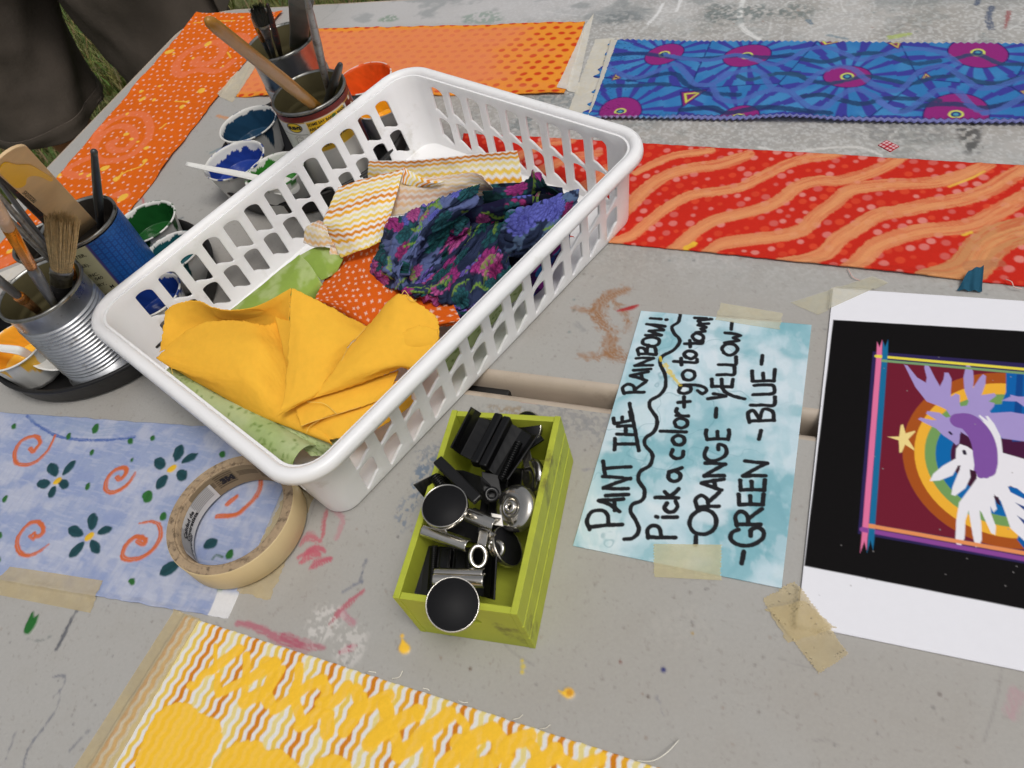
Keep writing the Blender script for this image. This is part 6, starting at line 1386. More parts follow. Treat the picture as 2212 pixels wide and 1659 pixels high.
# ---- yellow
def dye(c, var=.05):
    def f(p, i): p.col[:] = rgb(c)*(1+var*(fbm(p.a*30, p.b*30, i+4, 3)-.5)*2)[..., None]
    return f
yellow = [
 [[(345, 760, .044), (385, 742, .046), (440, 716, .046), (500, 712, .046), (560, 716, .048), (606, 728, .050), (622, 762, .056)],
  [(352, 715, .056), (385, 702, .056), (435, 687, .057), (480, 690, .056), (540, 690, .057), (595, 680, .064), (626, 664, .076)],
  [(357, 672, .062), (381, 656, .070), (426, 650, .074), (464, 665, .072), (505, 670, .071), (560, 659, .074), (630, 622, .087)]],
 [[(338, 772, .056), (385, 728, .062), (440, 697, .066), (500, 692, .067), (545, 698, .066), (576, 702, .061), (602, 690, .056)],
  [(342, 777, .056), (405, 767, .062), (460, 752, .068), (515, 746, .070), (560, 750, .069), (602, 760, .060), (626, 772, .054)],
  [(372, 795, .053), (440, 812, .058), (500, 818, .063), (550, 824, .063), (594, 832, .055), (620, 838, .050), (636, 844, .047)],
  [(350, 781, .053), (420, 819, .048), (490, 857, .045), (555, 891, .043), (617, 914, .042), (665, 932, .042), (712, 951, .041)],
  [(354, 784, .040), (420, 825, .032), (490, 861, .030), (555, 893, .029), (617, 916, .028), (665, 934, .028), (712, 952, .027)]],
 [[(595, 686, .067), (610, 690, .069), (628, 694, .072)], [(608, 740, .066), (618, 742, .068), (627, 745, .070)], [(618, 792, .062), (622, 792, .064), (625, 792, .066)]],
 [[(631, 622, .087), (660, 636, .083), (700, 656, .075), (745, 682, .064), (800, 708, .052)],
  [(626, 663, .082), (655, 675, .080), (695, 690, .074), (735, 710, .067), (780, 724, .058)],
  [(626, 720, .076), (652, 728, .076), (688, 738, .073), (720, 752, .068), (757, 742, .061)],
  [(620, 795, .068), (645, 796, .069), (675, 798, .068), (705, 796, .064), (738, 780, .059)],
  [(612, 868, .060), (635, 862, .061), (660, 856, .061), (690, 842, .060), (718, 814, .058)],
  [(597, 900, .055), (615, 891, .055), (640, 877, .056), (668, 863, .057), (704, 838, .057)]],
 [[(795, 704, .064), (815, 678, .070), (839, 652, .076), (869, 635, .080), (900, 652, .077), (927, 672, .072), (946, 688, .068)],
  [(770, 732, .066), (795, 720, .070), (825, 705, .073), (855, 695, .074), (885, 700, .071), (915, 712, .067), (948, 720, .062)],
  [(747, 760, .066), (775, 757, .069), (805, 752, .070), (838, 748, .069), (868, 750, .066), (898, 757, .062), (935, 765, .057)],
  [(722, 800, .064), (750, 800, .066), (780, 797, .066), (815, 793, .064), (845, 790, .061), (875, 790, .057), (915, 800, .052)],
  [(690, 838, .060), (720, 834, .061), (755, 826, .060), (795, 815, .058), (830, 803, .055), (868, 792, .051), (900, 805, .046)],
  [(650, 872, .056), (690, 856, .057), (737, 842, .056), (795, 822, .054), (835, 806, .051), (872, 792, .047), (890, 805, .043)]],
 [[(866, 742, .067), (872, 718, .070), (905, 704, .070), (945, 712, .064)], [(868, 766, .060), (880, 752, .064), (912, 742, .064), (950, 750, .056)], [(873, 797, .046), (890, 790, .048), (920, 784, .048), (950, 795, .042)]],
 [[(638, 878, .050), (690, 856, .053), (740, 840, .052), (800, 820, .049), (860, 800, .044)], [(643, 898, .050), (690, 880, .053), (740, 866, .053), (800, 850, .049), (850, 835, .043)], [(651, 921, .049), (690, 906, .051), (724, 894, .051), (790, 876, .047), (850, 850, .040)]],
 [[(640, 862, .046), (700, 862, .046), (760, 852, .045), (830, 832, .042), (885, 812, .038)], [(655, 905, .045), (715, 905, .047), (765, 900, .046), (825, 880, .041), (888, 850, .034)], [(702, 950, .041), (745, 945, .042), (798, 935, .037), (850, 905, .028), (892, 872, .018)]]]
ycl = cloth('basket_fabric', M_plaincotton, 'plain golden yellow cloth draped in peaks at the near end of the basket', yellow, dye((255, 196, 66), .03), fray=.0011, rump=.0006)
threads(ycl, [[(373, 808, .050), (371, 797, .053), (375, 790, .054)], [(664, 868, .058), (700, 872, .057), (728, 894, .054)], [(651, 921, .050), (672, 912, .052), (720, 897, .052), (780, 878, .049)], [(708, 824, .062), (733, 790, .065), (752, 752, .068), (790, 708, .068)], [(662, 935, .046), (668, 922, .048), (690, 908, .050)], [(868, 636, .082), (874, 628, .083), (884, 640, .081)], [(878, 640, .08), (888, 650, .08), (900, 648, .08)]], (244, 200, 96), 'yellow thread', .00028)

# ---- orange with crosses
def paint_cross(p, i):
    p.col[:] = rgb(226, 100, 24)*(1+.05*(fbm(p.a*40, p.b*40, 5, 3)-.5)*2)[..., None]
    R_ = random.Random(5+i); st = .0098
    for j in range(int(p.W/st)+2):
        for k in range(int(p.L/st)+2):
            x, y = (k+.5*(j % 2)+R_.uniform(-.25, .25))*st, (j+R_.uniform(-.25, .25))*st; a = R_.uniform(0, 1.57)
            for b in (a, a+1.57):
                d = np.array([math.cos(b), math.sin(b)])*.0017; f, _, _ = stroke_field(p.a, p.b, [np.array([x, y])-d, np.array([x, y])+d], .0011); al = cover(f, .0011)
                p.col = p.col*(1-al[..., None])+rgb(246, 214, 196)*al[..., None]
cloth('basket_fabric', M_cotton, 'orange cloth with small white crosses folded in the middle of the basket', [
 [[(724, 566, .032), (765, 545, .040), (815, 518, .042), (870, 500, .044), (940, 500, .044)], [(700, 606, .042), (755, 595, .049), (815, 585, .050), (880, 580, .042), (960, 590, .036)], [(681, 645, .044), (745, 640, .052), (815, 635, .054), (885, 632, .048), (975, 645, .046)],
  [(688, 653, .038), (740, 674, .046), (800, 702, .050), (880, 702, .052), (992, 684, .050)], [(700, 662, .02), (745, 690, .028), (805, 716, .034), (890, 712, .042), (1000, 700, .044)]]], paint_cross, res=.0008, fray=.0008)

# ---- plain pale green and bright green
def bright(col, k): return np.clip(col*k, 0, .93)
def paint_lime(p, i):
    p.col[:] = rgb(158, 186, 86); k = fbm(p.a*55, p.b*55, 8, 4); al = sstep(.42, .62, k)*.75; p.col = p.col*(1-al[..., None])+rgb(194, 210, 146)*al[..., None]
    if i == 1: p.col *= .92
cloth('basket_fabric', M_plaincotton, 'pale lime green mottled cloth folded against the far long side of the basket', [
 [[(498, 670, .026), (560, 622, .032), (610, 580, .040), (647, 550, .048)], [(520, 684, .036), (580, 640, .042), (630, 605, .048), (668, 570, .052)], [(560, 695, .034), (610, 668, .040), (655, 638, .044), (690, 604, .048)], [(600, 720, .020), (640, 695, .026), (680, 664, .030), (706, 630, .036)]],
 [[(646, 551, .046), (690, 532, .048), (745, 545, .046)], [(664, 572, .048), (704, 556, .050), (738, 568, .046)], [(694, 606, .044), (710, 598, .046), (722, 596, .040)]]], paint_lime)
cloth('basket_fabric', M_plaincotton, 'bright green cloth edge pinched between speckled roll and basket front', [
 [[(420, 862, .034), (470, 893, .032), (520, 924, .030), (560, 948, .027), (606, 978, .022)], [(424, 870, .032), (470, 900, .028), (518, 934, .026), (556, 960, .023), (602, 984, .017)], [(436, 880, .020), (476, 910, .018), (520, 942, .016), (552, 966, .014), (594, 990, .010)]],
 [[(418, 860, .036), (450, 878, .036), (490, 905, .035), (517, 938, .030)], [(420, 863, .034), (450, 883, .034), (488, 910, .033), (514, 942, .028)]]], dye((64, 142, 52), .12), rump=.0014)

# ---- speckled sage roll
def paint_speck(p, i):
    p.col[:] = rgb(184, 198, 148); k = fbm(p.a*24, p.b*50, 6, 4); al = sstep(.4, .7, k)*.55; p.col = p.col*(1-al[..., None])+rgb(150, 176, 100)*al[..., None]
    R_ = random.Random(21+i)
    for _ in range(int(p.L*p.W/.000050)):
        x, y, a = R_.uniform(0, p.L), R_.uniform(0, p.W), R_.uniform(0, 3); l = R_.uniform(.0012, .0024); d = np.array([math.cos(a), math.sin(a)])*l*.5
        f, _, _ = stroke_field(p.a, p.b, [np.array([x, y])-d, np.array([x, y])+d], R_.uniform(.0014, .0024)); al = cover(f, .0012)*R_.uniform(.4, .9)
        p.col = p.col*(1-al[..., None])+rgb(104, 134, 54)*al[..., None]
def half_roll(a, b, r, n_=7, a0=-30, a1=200, squash=1):
    a, b = pt(*a), pt(*b); d = b-a; d /= np.linalg.norm(d); s = np.cross(d, [0, 0, 1.]); s /= np.linalg.norm(s); u = np.cross(s, d); rows = []
    for t in np.linspace(math.radians(a0), math.radians(a1), n_):
        rows.append([a+(b-a)*k+(s*math.cos(t)+u*math.sin(t)*squash)*r*(1+.10*math.sin(k*9+t)) for k in np.linspace(0, 1, 8)])
    return rows
inner = lambda x, off, z: BP(x, -(BW/2-.0125-.019*(1-z/BH)-.004-off), z)
cloth('basket_fabric', M_floral, 'sage green speckled cloth rolled along the near short side of the basket', [
 (half_roll((382, 822, .028), (662, 994, .028), .0135), dict(world=True)), (half_roll((376, 812, .030), (388, 822, .028), .0125, a0=-60, a1=240), dict(world=True, res=.0014)),
 [[(590, 905, .036), (660, 925, .037), (730, 948, .034)], [(630, 945, .034), (680, 958, .032), (735, 972, .027)], [(672, 985, .024), (700, 985, .020), (745, 990, .014)]],
 ([[inner(x, 0, .048) for x in np.linspace(-.060, .045, 8)], [inner(x, .002+.003*math.sin(x*90), .030) for x in np.linspace(-.060, .045, 8)], [inner(x, .006, .020-.10*max(0, -x-.0)) for x in np.linspace(-.055, .045, 8)], [inner(x, .02, .012) for x in np.linspace(-.045, .045, 8)]], dict(world=True))], paint_speck, rump=.0012)
# ---- purple dotted piece low by the right wall
def paint_pd(p, i):
    p.col[:] = rgb(58, 28, 84); R_ = random.Random(3)
    for _ in range(46):
        x, y, r = R_.uniform(0, p.L), R_.uniform(0, p.W), R_.uniform(.003, .006); al = cover(np.hypot(p.a-x, p.b-y)-r, .001); p.col = p.col*(1-al[..., None])+rgb(*R_.choice([(40, 110, 170), (128, 32, 120), (30, 60, 130), (150, 60, 150)]))*al[..., None]
cloth('basket_fabric', M_floral, 'dark purple cloth with round blue dots low against the right side of the basket', [
 ([[inner(x, .001, .050) for x in np.linspace(.050, .110, 6)], [inner(x, .004, .032) for x in np.linspace(.050, .110, 6)], [inner(x, .003+.004*math.sin(x*80), .012) for x in np.linspace(.050, .110, 6)], [inner(x, .03, .006) for x in np.linspace(.050, .110, 6)]], dict(world=True))], paint_pd, rump=.0015)

# ---- wave-striped cloth
def paint_wave(axis=0, back=0, off=0, per=.0060):
    def f(p, i):
        al, ac = (p.a, p.b) if axis == 0 else (p.b, p.a)
        p.col = bright(waves(al, ac+off, period=per, wl=.0085, amp=.0009, res=.0009), 1.12)
        if back: p.col = p.col*(1-back)+rgb(222, 204, 190)*back
    return f
cloth('basket_fabric', M_cotton, 'white and yellow wave-striped cloth crumpled at the far end of the basket', [
 ([[(797, 347, .072), (880, 346, .069), (960, 340, .071), (1040, 332, .073), (1117, 325, .076)], [(795, 365, .064), (880, 368, .060), (960, 362, .062), (1040, 355, .064), (1122, 350, .068)], [(794, 392, .050), (880, 398, .050), (960, 396, .050), (1040, 398, .052), (1128, 396, .056)]], dict(paint=paint_wave(0))),
 ([[(729, 403, .076), (765, 390, .080), (805, 380, .082), (840, 372, .084), (870, 364, .087)], [(712, 440, .072), (755, 426, .078), (795, 415, .080), (832, 405, .082), (864, 398, .082)], [(699, 480, .067), (742, 468, .074), (785, 454, .076), (822, 445, .077), (852, 438, .076)], [(708, 506, .058), (748, 506, .067), (785, 495, .069), (818, 484, .070), (842, 474, .068)], [(738, 557, .048), (765, 546, .056), (792, 537, .059), (812, 527, .060), (830, 518, .058)]], dict(paint=paint_wave(0, 0, .003), rump=.0016)),
 ([[(690, 478, .060), (700, 482, .064), (707, 490, .066)], [(662, 492, .056), (685, 500, .063), (709, 505, .064)], [(656, 525, .048), (685, 534, .053), (722, 530, .055)]], dict(paint=paint_wave(0, .45, .001))),
 ([[(716, 520, .056), (730, 530, .052), (738, 558, .047)], [(712, 545, .052), (722, 552, .048), (735, 564, .044)], [(716, 562, .044), (712, 572, .040), (706, 583, .040)]], dict(paint=paint_wave(0, .6, .001))),
 ([[(870, 364, .086), (905, 382, .083), (945, 382, .080), (985, 376, .080), (1030, 376, .078), (1060, 398, .071)], [(858, 410, .076), (895, 412, .076), (935, 410, .073), (980, 405, .071), (1030, 402, .066), (1065, 408, .063)], [(842, 468, .060), (880, 462, .062), (925, 455, .060), (975, 440, .056), (1030, 425, .053), (1085, 414, .053)]], dict(paint=paint_wave(0, .62, .004))),
 ([[(871, 362, .088), (890, 372, .087), (920, 387, .084), (962, 392, .079)], [(872, 372, .087), (890, 384, .085), (915, 395, .082), (950, 396, .079)], [(868, 395, .081), (880, 400, .080), (900, 404, .078), (935, 402, .077)]], dict(paint=paint_wave(1, 0, 0)))], None, rump=.0011, fray=.0006, res=.0009)

# ---- dark floral cloth
FC = [((104, 110, 196), (52, 52, 130), 15), ((176, 62, 138), (100, 28, 88), 9), ((34, 96, 98), (8, 22, 30), 11), ((168, 54, 120), (30, 20, 56), 8), ((122, 104, 190), (54, 42, 112), 13), ((40, 96, 104), (14, 24, 36), 9), ((190, 92, 154), (116, 34, 98), 10)]
def paint_floral(ground=(70, 92, 122), seeds=(), dens=.00062, seed=1, pal=None):
    def f(p, i):
        R_ = random.Random(seed*31+i); n_ = max(5, int(p.L*p.W/dens)); cs = [(R_.uniform(-.01, p.L+.01), R_.uniform(-.01, p.W+.01), R_.uniform(.006, .014), R_.choice(pal) if pal else R_.randrange(len(FC)), R_.uniform(0, 6)) for _ in range(n_)]
        p.col[:] = rgb(ground); k = fbm(p.a*90, p.b*90, seed, 3); al = sstep(.5, .58, k); p.col = p.col*(1-al[..., None])+rgb(34, 44, 70)*al[..., None]
        for x, y, r, c, ph in cs+list(seeds if i == 0 or True else ()):
            c1, c2, m = FC[c]; dx, dy = p.a-x, p.b-y; d = np.hypot(dx, dy); an = np.arctan2(dy, dx)
            for ring, rr in enumerate((1, .72, .46, .24)):
                mm = m-ring*1; pet = np.abs(np.cos((an+ph+ring*.3)*mm/2)); lim = r*rr*(.70+.30*pet**.5)
                al = cover(d-lim, .0010); sh = np.clip((d/(r*rr+1e-9))*1.0, 0, 1)*(.35+.65*pet)
                cc = rgb(c2)+(rgb(c1)-rgb(c2))*sh[..., None]; cc = cc*(1-.75*cover(np.abs(d-lim)-.0004, .0008))[..., None]
                p.col = p.col*(1-al[..., None])+cc*al[..., None]
        # lime veins
        for _ in range(max(1, n_//4)):
            x, y, a = R_.uniform(0, p.L), R_.uniform(0, p.W), R_.uniform(0, 6); pts = [(x, y)]
            for _k in range(6): a += R_.uniform(-.6, .6); x += .004*math.cos(a); y += .004*math.sin(a); pts.append((x, y))
            ff, _, _ = stroke_field(p.a, p.b, pts, .0012); al = cover(ff, .0009)*.8; p.col = p.col*(1-al[..., None])+rgb(136, 160, 52)*al[..., None]
            for q in pts[1:]:
                al = cover(np.hypot(p.a-q[0]-.0022, (p.b-q[1]))-.0015, .0009)*.85; p.col = p.col*(1-al[..., None])+rgb(110, 150, 60)*al[..., None]
    return f
cloth('basket_fabric', M_floral, 'dark blue and magenta floral cloth bunched at the far right of the basket', [
 ([[(826, 472, .062), (858, 470, .072), (900, 452, .080), (944, 427, .086), (990, 410, .088), (1038, 399, .086)], [(820, 505, .060), (850, 500, .074), (885, 490, .081), (920, 475, .085), (965, 456, .081), (1028, 436, .073)], [(805, 550, .056), (835, 545, .070), (865, 540, .078), (893, 535, .080), (926, 512, .070), (985, 482, .060)], [(796, 585, .052), (822, 585, .064), (850, 585, .072), (872, 580, .072), (902, 562, .060), (960, 532, .050)], [(812, 612, .044), (830, 621, .052), (850, 626, .058), (872, 626, .058), (898, 612, .050), (950, 582, .044)]], dict(paint=paint_floral((92, 104, 150), seed=3, dens=.00022), pink=.0018, rump=.0028, crease=.0018)),
 ([[(985, 482, .060), (1030, 452, .058), (1080, 432, .064), (1130, 407, .072), (1160, 370, .084)], [(960, 530, .050), (1010, 505, .044), (1065, 482, .046), (1120, 452, .058), (1168, 420, .072)], [(905, 600, .054), (965, 575, .046), (1020, 545, .040), (1080, 520, .048), (1140, 486, .062)], [(870, 628, .058), (925, 630, .060), (985, 612, .055), (1040, 580, .053), (1100, 545, .056)], [(846, 632, .038), (920, 652, .046), (998, 673, .046), (1050, 640, .044), (1110, 596, .046)], [(850, 640, .030), (922, 660, .034), (1000, 680, .030), (1056, 652, .028), (1116, 606, .028)]], dict(paint=paint_floral((44, 54, 84), seed=6, dens=.00018, pal=(1, 2, 3, 5, 2, 6, 5, 4)), rump=.0036, crease=.0038)),
 ([[(1096, 458, .072), (1150, 442, .079), (1190, 428, .083), (1225, 412, .084), (1252, 408, .080)], [(1085, 485, .068), (1130, 478, .079), (1175, 465, .083), (1215, 446, .081), (1248, 432, .074)], [(1075, 520, .060), (1120, 520, .071), (1165, 510, .073), (1205, 490, .070), (1240, 466, .062)], [(1060, 562, .046), (1110, 556, .054), (1150, 546, .054), (1190, 531, .050), (1228, 505, .046)]], dict(paint=paint_floral((86, 108, 140), seeds=[(.022, .016, .020, 0, 1), (.048, .010, .016, 0, 2), (.060, .02, .012, 0, .5)], dens=.004, seed=7), rump=.0024, crease=.0016)),
 ([[(1042, 412, .080), (1090, 404, .076), (1140, 388, .080), (1158, 368, .088), (1172, 392, .086), (1200, 410, .082)], [(1046, 430, .068), (1095, 422, .070), (1140, 408, .076), (1165, 396, .082), (1185, 408, .080), (1205, 422, .076)], [(1052, 446, .058), (1100, 438, .062), (1145, 426, .066), (1175, 418, .072), (1195, 425, .070), (1210, 434, .066)]], dict(paint=paint_floral((20, 50, 52), seed=9), rump=.003, pink=.0014)),
 ([[(1000, 455, .062), (1050, 440, .068), (1100, 428, .072), (1150, 420, .074)], [(1005, 470, .056), (1055, 458, .062), (1105, 446, .068), (1150, 436, .070)], [(1012, 490, .044), (1060, 480, .050), (1110, 466, .056), (1152, 452, .058)]], dict(paint=paint_floral((28, 26, 58), seed=11), rump=.002)),
 ([[(860, 540, .04), (940, 450, .05), (1030, 405, .056), (1120, 395, .056), (1215, 405, .052)], [(880, 610, .026), (970, 565, .024), (1050, 520, .026), (1130, 480, .030), (1225, 460, .034)], [(900, 660, .02), (980, 660, .02), (1060, 620, .02), (1140, 570, .02), (1220, 510, .024)]], dict(paint=paint_floral((16, 20, 34), seed=13), rump=.002))], None, rump=.0016, res=.0009)
# ================================================================== clips in the crate
M_blackclip = mat_plain('black enamelled steel', (9, 9, 10), .30, .0, var=.15, vscale=60, bump=.04, spec=.42)
M_chrome = mat_plain('nickel plated steel', (212, 208, 200), .17, .97, var=.08, vscale=60, bump=.03, dirt=(150, 132, 104), dscale=50, damt=(.6, .8), rvar=.06)
M_magnet = mat_plain('black magnet face', (20, 20, 22), .6, spec=.22, var=.12, vscale=40, bump=.06, bscale=250)
RGT = np.array([_WX[0], _WY[0], _WZ[0]]); UPV = -np.array([_WX[1], _WY[1], _WZ[1]])
def plate(parent, name, A, B, mat, th=.0013, rounded=True):
    """a bent sheet running from end profile A to end profile B (survey points with heights)"""
    a, b = P3(A), P3(B); bm = bmesh.new(); n_ = len(a); ks = np.linspace(0, 1, 6)
    rows = [[bm.verts.new(a[i]+(b[i]-a[i])*k) for i in range(n_)] for k in ks]
    for r, s in zip(rows[:-1], rows[1:]):
        for i in range(n_-1): bm.faces.new((r[i], r[i+1], s[i+1], s[i]))
    o = fin(name, bm, mat, parent, False); m = o.modifiers.new('thickness', 'SOLIDIFY'); m.thickness = th; m.offset = 0
    return bevel(o, .0004, 2, 30)
def bar(parent, name, a, b, w_, h_, mat, up=(0, 0, 1)):
    a, b = pt(*a), pt(*b); d = (b-a)/np.linalg.norm(b-a); s = np.cross(d, up); s /= np.linalg.norm(s); u = np.cross(s, d)
    bm = bmesh.new(); L = np.linalg.norm(b-a); M = Matrix(((s[0], d[0], u[0], a[0]), (s[1], d[1], u[1], a[1]), (s[2], d[2], u[2], a[2]), (0, 0, 0, 1)))
    box(bm, (-w_/2, 0, -h_/2), (w_/2, L, h_/2), M); return bevel(fin(name, bm, mat, parent, False), min(w_, h_)*.22, 3)
def spring(parent, a, b, r, turns, mat, wire=.00045):
    a, b = pt(*a), pt(*b); s, u, d = frame(b-a); n_ = turns*10
    bm = bmesh.new(); tube(bm, [a+(b-a)*k/n_+r*(s*math.cos(2*math.pi*k/10)+u*math.sin(2*math.pi*k/10)) for k in range(n_+1)], wire, 5); return fin('spring', bm, mat, parent)
def magnet(parent, c, nrm, R, th=.0048):
    c = np.asarray(c); nrm = np.asarray(nrm)/np.linalg.norm(nrm)
    bm = bmesh.new(); lathe(bm, [(0, -th/2), (R*.80, -th/2), (R*.95, -th*.36), (R, -th*.1), (R, th*.36), (R-.0002, th/2), (R-.0006, th/2), (R-.0008, th*.36), (0, th*.36)], c, nrm, 56); fin('magnet_cup', bm, M_chrome, parent)
    bm = bmesh.new(); lathe(bm, [(0, th*.47), (R-.0010, th*.47), (R-.0007, th*.36)], c, nrm, 56); fin('magnet', bm, M_magnet, parent)
def jaw(parent, a, b, w_, mat=M_chrome, ridge=True):
    """a rolled lip: open half tube along a-b with a flange"""
    a, b = pt(*a), pt(*b); d = (b-a)/np.linalg.norm(b-a); s = np.cross(d, [0, 0, 1.]); s /= np.linalg.norm(s); u = np.cross(s, d)
    prof = [(-w_*.75, -w_*.22), (-w_*.55, -w_*.05)]+[(w_*.5*math.cos(t), w_*.5*math.sin(t)) for t in np.linspace(math.pi*.95, -.45, 12)]+[(w_*.30, -w_*.42)]
    bm = bmesh.new(); rows = [[bm.verts.new(a+(b-a)*k+s*x+u*y) for x, y in prof] for k in (0, .02, .5, .98, 1)]
    for r, q in zip(rows[:-1], rows[1:]):
        for i in range(len(prof)-1): bm.faces.new((r[i], r[i+1], q[i+1], q[i]))
    o = fin('jaw', bm, mat, parent); m = o.modifiers.new('thickness', 'SOLIDIFY'); m.thickness = .0007; m.offset = 0; return o
GC = 'metal clips in the green crate'
# --- big black clip at the far end
t = thing('black_clip', pt(1068, 960, .05), 'large black double-winged clip at the far end of the crate', 'clip', GC)
plate(t, 'jaw_plate', [(1018, 879, .069), (1026, 884, .062), (1040, 893, .056), (1074, 908, .052)], [(973, 967, .069), (980, 972, .061), (994, 982, .055), (1034, 1003, .052)], M_blackclip)
plate(t, 'jaw_plate', [(1104, 915, .056), (1128, 928, .052), (1150, 942, .051), (1158, 940, .058), (1163, 938, .064)], [(1052, 1012, .056), (1068, 1026, .052), (1086, 1042, .051), (1092, 1039, .058), (1096, 1036, .064)], M_blackclip)
bar(t, 'spine', (1080, 898, .066), (1026, 1004, .066), .0062, .0075, M_blackclip); bar(t, 'spine', (1098, 905, .066), (1044, 1011, .066), .0058, .0075, M_blackclip)
plate(t, 'gap_plate', [(1070, 900, .054), (1108, 915, .054)], [(1022, 1003, .050), (1056, 1016, .050)], M_blackclip)
spring(t, (1121, 955, .056), (1084, 1034, .056), .0026, 17, M_blackclip)
bar(t, 'handle', (1128, 920, .046), (1160, 960, .046), .012, .002, M_blackclip)
# --- black clip at left with a raised lever
t = thing('black_clip', pt(990, 1050, .05), 'black clip with raised bar lever and jaw jutting over the crate left edge', 'clip', GC)
bar(t, 'lever', (945, 994, .074), (1033, 1081, .068), .0072, .0045, M_blackclip)
plate(t, 'jaw_plate', [(944, 1022, .062), (958, 1028, .056), (972, 1034, .048)], [(892, 1047, .062), (908, 1066, .056), (924, 1084, .046)], M_blackclip)
plate(t, 'jaw_plate', [(964, 1014, .056), (1000, 1016, .060), (1040, 1030, .060), (1062, 1050, .054)], [(950, 1052, .044), (990, 1058, .048), (1030, 1074, .048), (1056, 1092, .044)], M_blackclip)
spring(t, (940, 1030, .060), (966, 1064, .058), .0034, 9, M_blackclip, .0006)
plate(t, 'gap_plate', [(1040, 1018, .058), (1076, 1026, .056)], [(1046, 1074, .052), (1086, 1078, .050)], M_blackclip)
bm = bmesh.new(); lathe(bm, [(.0022, -.002), (.0052, -.002), (.0052, .002), (.0022, .002), (.0022, -.002)], pt(1062, 1068, .056), (camv-pt(1062, 1068, .056)), 24); fin('hinge_ring', bm, M_blackclip, t)
# --- black clip at the near end
t = thing('black_clip', pt(970, 1236, .035), 'black sprung clip lying under the silver clip at the near end of the crate', 'clip', GC)
plate(t, 'jaw_plate', [(890, 1184, .046), (898, 1182, .040), (920, 1180, .037), (946, 1178, .036)], [(880, 1276, .046), (888, 1280, .038), (908, 1286, .035), (934, 1290, .034)], M_blackclip)
plate(t, 'jaw_plate', [(1020, 1178, .036), (1050, 1180, .038), (1066, 1184, .042), (1074, 1186, .050)], [(1020, 1284, .030), (1046, 1290, .032), (1060, 1294, .036), (1068, 1296, .044)], M_blackclip)
plate(t, 'gap_plate', [(946, 1180, .034), (984, 1182, .030), (1022, 1182, .034)], [(932, 1288, .030), (976, 1288, .026), (1020, 1286, .028)], M_blackclip)
bar(t, 'spine', (966, 1186, .040), (960, 1242, .040), .008, .007, M_blackclip); bar(t, 'spine', (1002, 1188, .038), (1000, 1236, .038), .010, .005, M_blackclip)
spring(t, (938, 1182, .042), (932, 1274, .042), .0024, 20, M_blackclip); spring(t, (1014, 1190, .042), (1012, 1236, .042), .0022, 10, M_blackclip)
# --- silver magnetic clips
def bulldog(label, c): return thing('magnetic_clip', c, label, 'clip', GC)
c = pt(962, 1096, .069); t = bulldog('silver clip with flat black round magnet facing up, beside the crate left edge', c); magnet(t, c, (0.04, -.03, 1), .0150, .0062); jaw(t, (914, 1146, .058), (1010, 1180, .056), .0072); plate(t, 'neck', [(928, 1128, .060), (962, 1140, .060)], [(936, 1146, .057), (970, 1158, .057)], M_chrome)
c = pt(978, 1306, .0655); v = camv-c; v /= np.linalg.norm(v); t = bulldog('silver clip whose dark round magnet hangs over the near end of the crate', c); magnet(t, c, v*.85+np.array([0, 0, .4]), .0158, .0046); jaw(t, (940, 1240, .056), (1044, 1242, .056), .0062); jaw(t, (938, 1252, .058), (1046, 1256, .058), .0072); plate(t, 'neck', [(956, 1262, .060), (1010, 1264, .060)], [(962, 1284, .062), (1002, 1286, .062)], M_chrome)
c = pt(1110, 1097, .052); v = camv-c; v /= np.linalg.norm(v); nn = v*.74-RGT*.62+UPV*.15; t = bulldog('silver clip seen from its riveted round back, against the crate right side', c)
nn /= np.linalg.norm(nn); s_, u_, _ = frame(nn)
bm = bmesh.new(); lathe(bm, [(0, .0010), (.0050, .0012), (.0056, .0030), (.0068, .0034), (.0120, .0022), (.0146, .0008), (.0152, -.0008), (.0150, -.0022), (.0154, -.0032), (.0150, -.0060), (0, -.0060)], c, nn, 56); fin('magnet_cup', bm, M_chrome, t)
bm = bmesh.new(); lathe(bm, [(.0016, .0034), (.0022, .0052), (.0038, .0056), (.0044, .0044), (.0048, .0030)], c, nn, 32); fin('rivet', bm, M_chrome, t); bm = bmesh.new(); lathe(bm, [(0, .0036), (.0018, .0036)], c, nn, 20); fin('rivet_hole', bm, M_blackclip, t)
jaw(t, (1012, 1112, .058), (1070, 1136, .058), .0085); plate(t, 'neck', [(1060, 1108, .058), (1084, 1112, .056)], [(1066, 1134, .056), (1088, 1138, .054)], M_chrome)
c = pt(1092, 1182, .040); v = camv-c; v /= np.linalg.norm(v); t = bulldog('silver clip with looped ring handle lying edgewise in the middle of the crate', c); nn = v*.55+RGT*.75+UPV*.35; nn /= np.linalg.norm(nn)
magnet(t, c, nn, .0135, .0050)
def ring(parent, c, n_, R, r, name='ring_handle', el=1.0, up=None):
    s, u, d = frame(n_); 
    if up is not None: s = np.asarray(up)-d*(np.asarray(up) @ d); s /= np.linalg.norm(s); u = np.cross(d, s)
    bm = bmesh.new(); p = [c+R*(el*math.cos(a)*s+math.sin(a)*u) for a in np.linspace(0, 2*math.pi, 33)]; tube(bm, p, r, 10, False); return fin(name, bm, M_chrome, parent)
c2 = pt(1033, 1202, .050); ring(t, c2, camv-c2, .0048, .0016, el=1.35, up=UPV)
bar(t, 'lever', (1040, 1180, .051), (1046, 1146, .052), .0060, .0016, M_chrome); bar(t, 'lever', (1054, 1176, .047), (1066, 1150, .052), .0045, .0014, M_chrome)
c3 = pt(1074, 1186, .047); ring(t, c3, v*.8-RGT*.5, .0042, .0018); 
bm = bmesh.new(); tube(bm, [pt(1066, 1165, .050), pt(1056, 1180, .049), pt(1062, 1196, .046)], .0011, 8); fin('wire', bm, M_chrome, t)
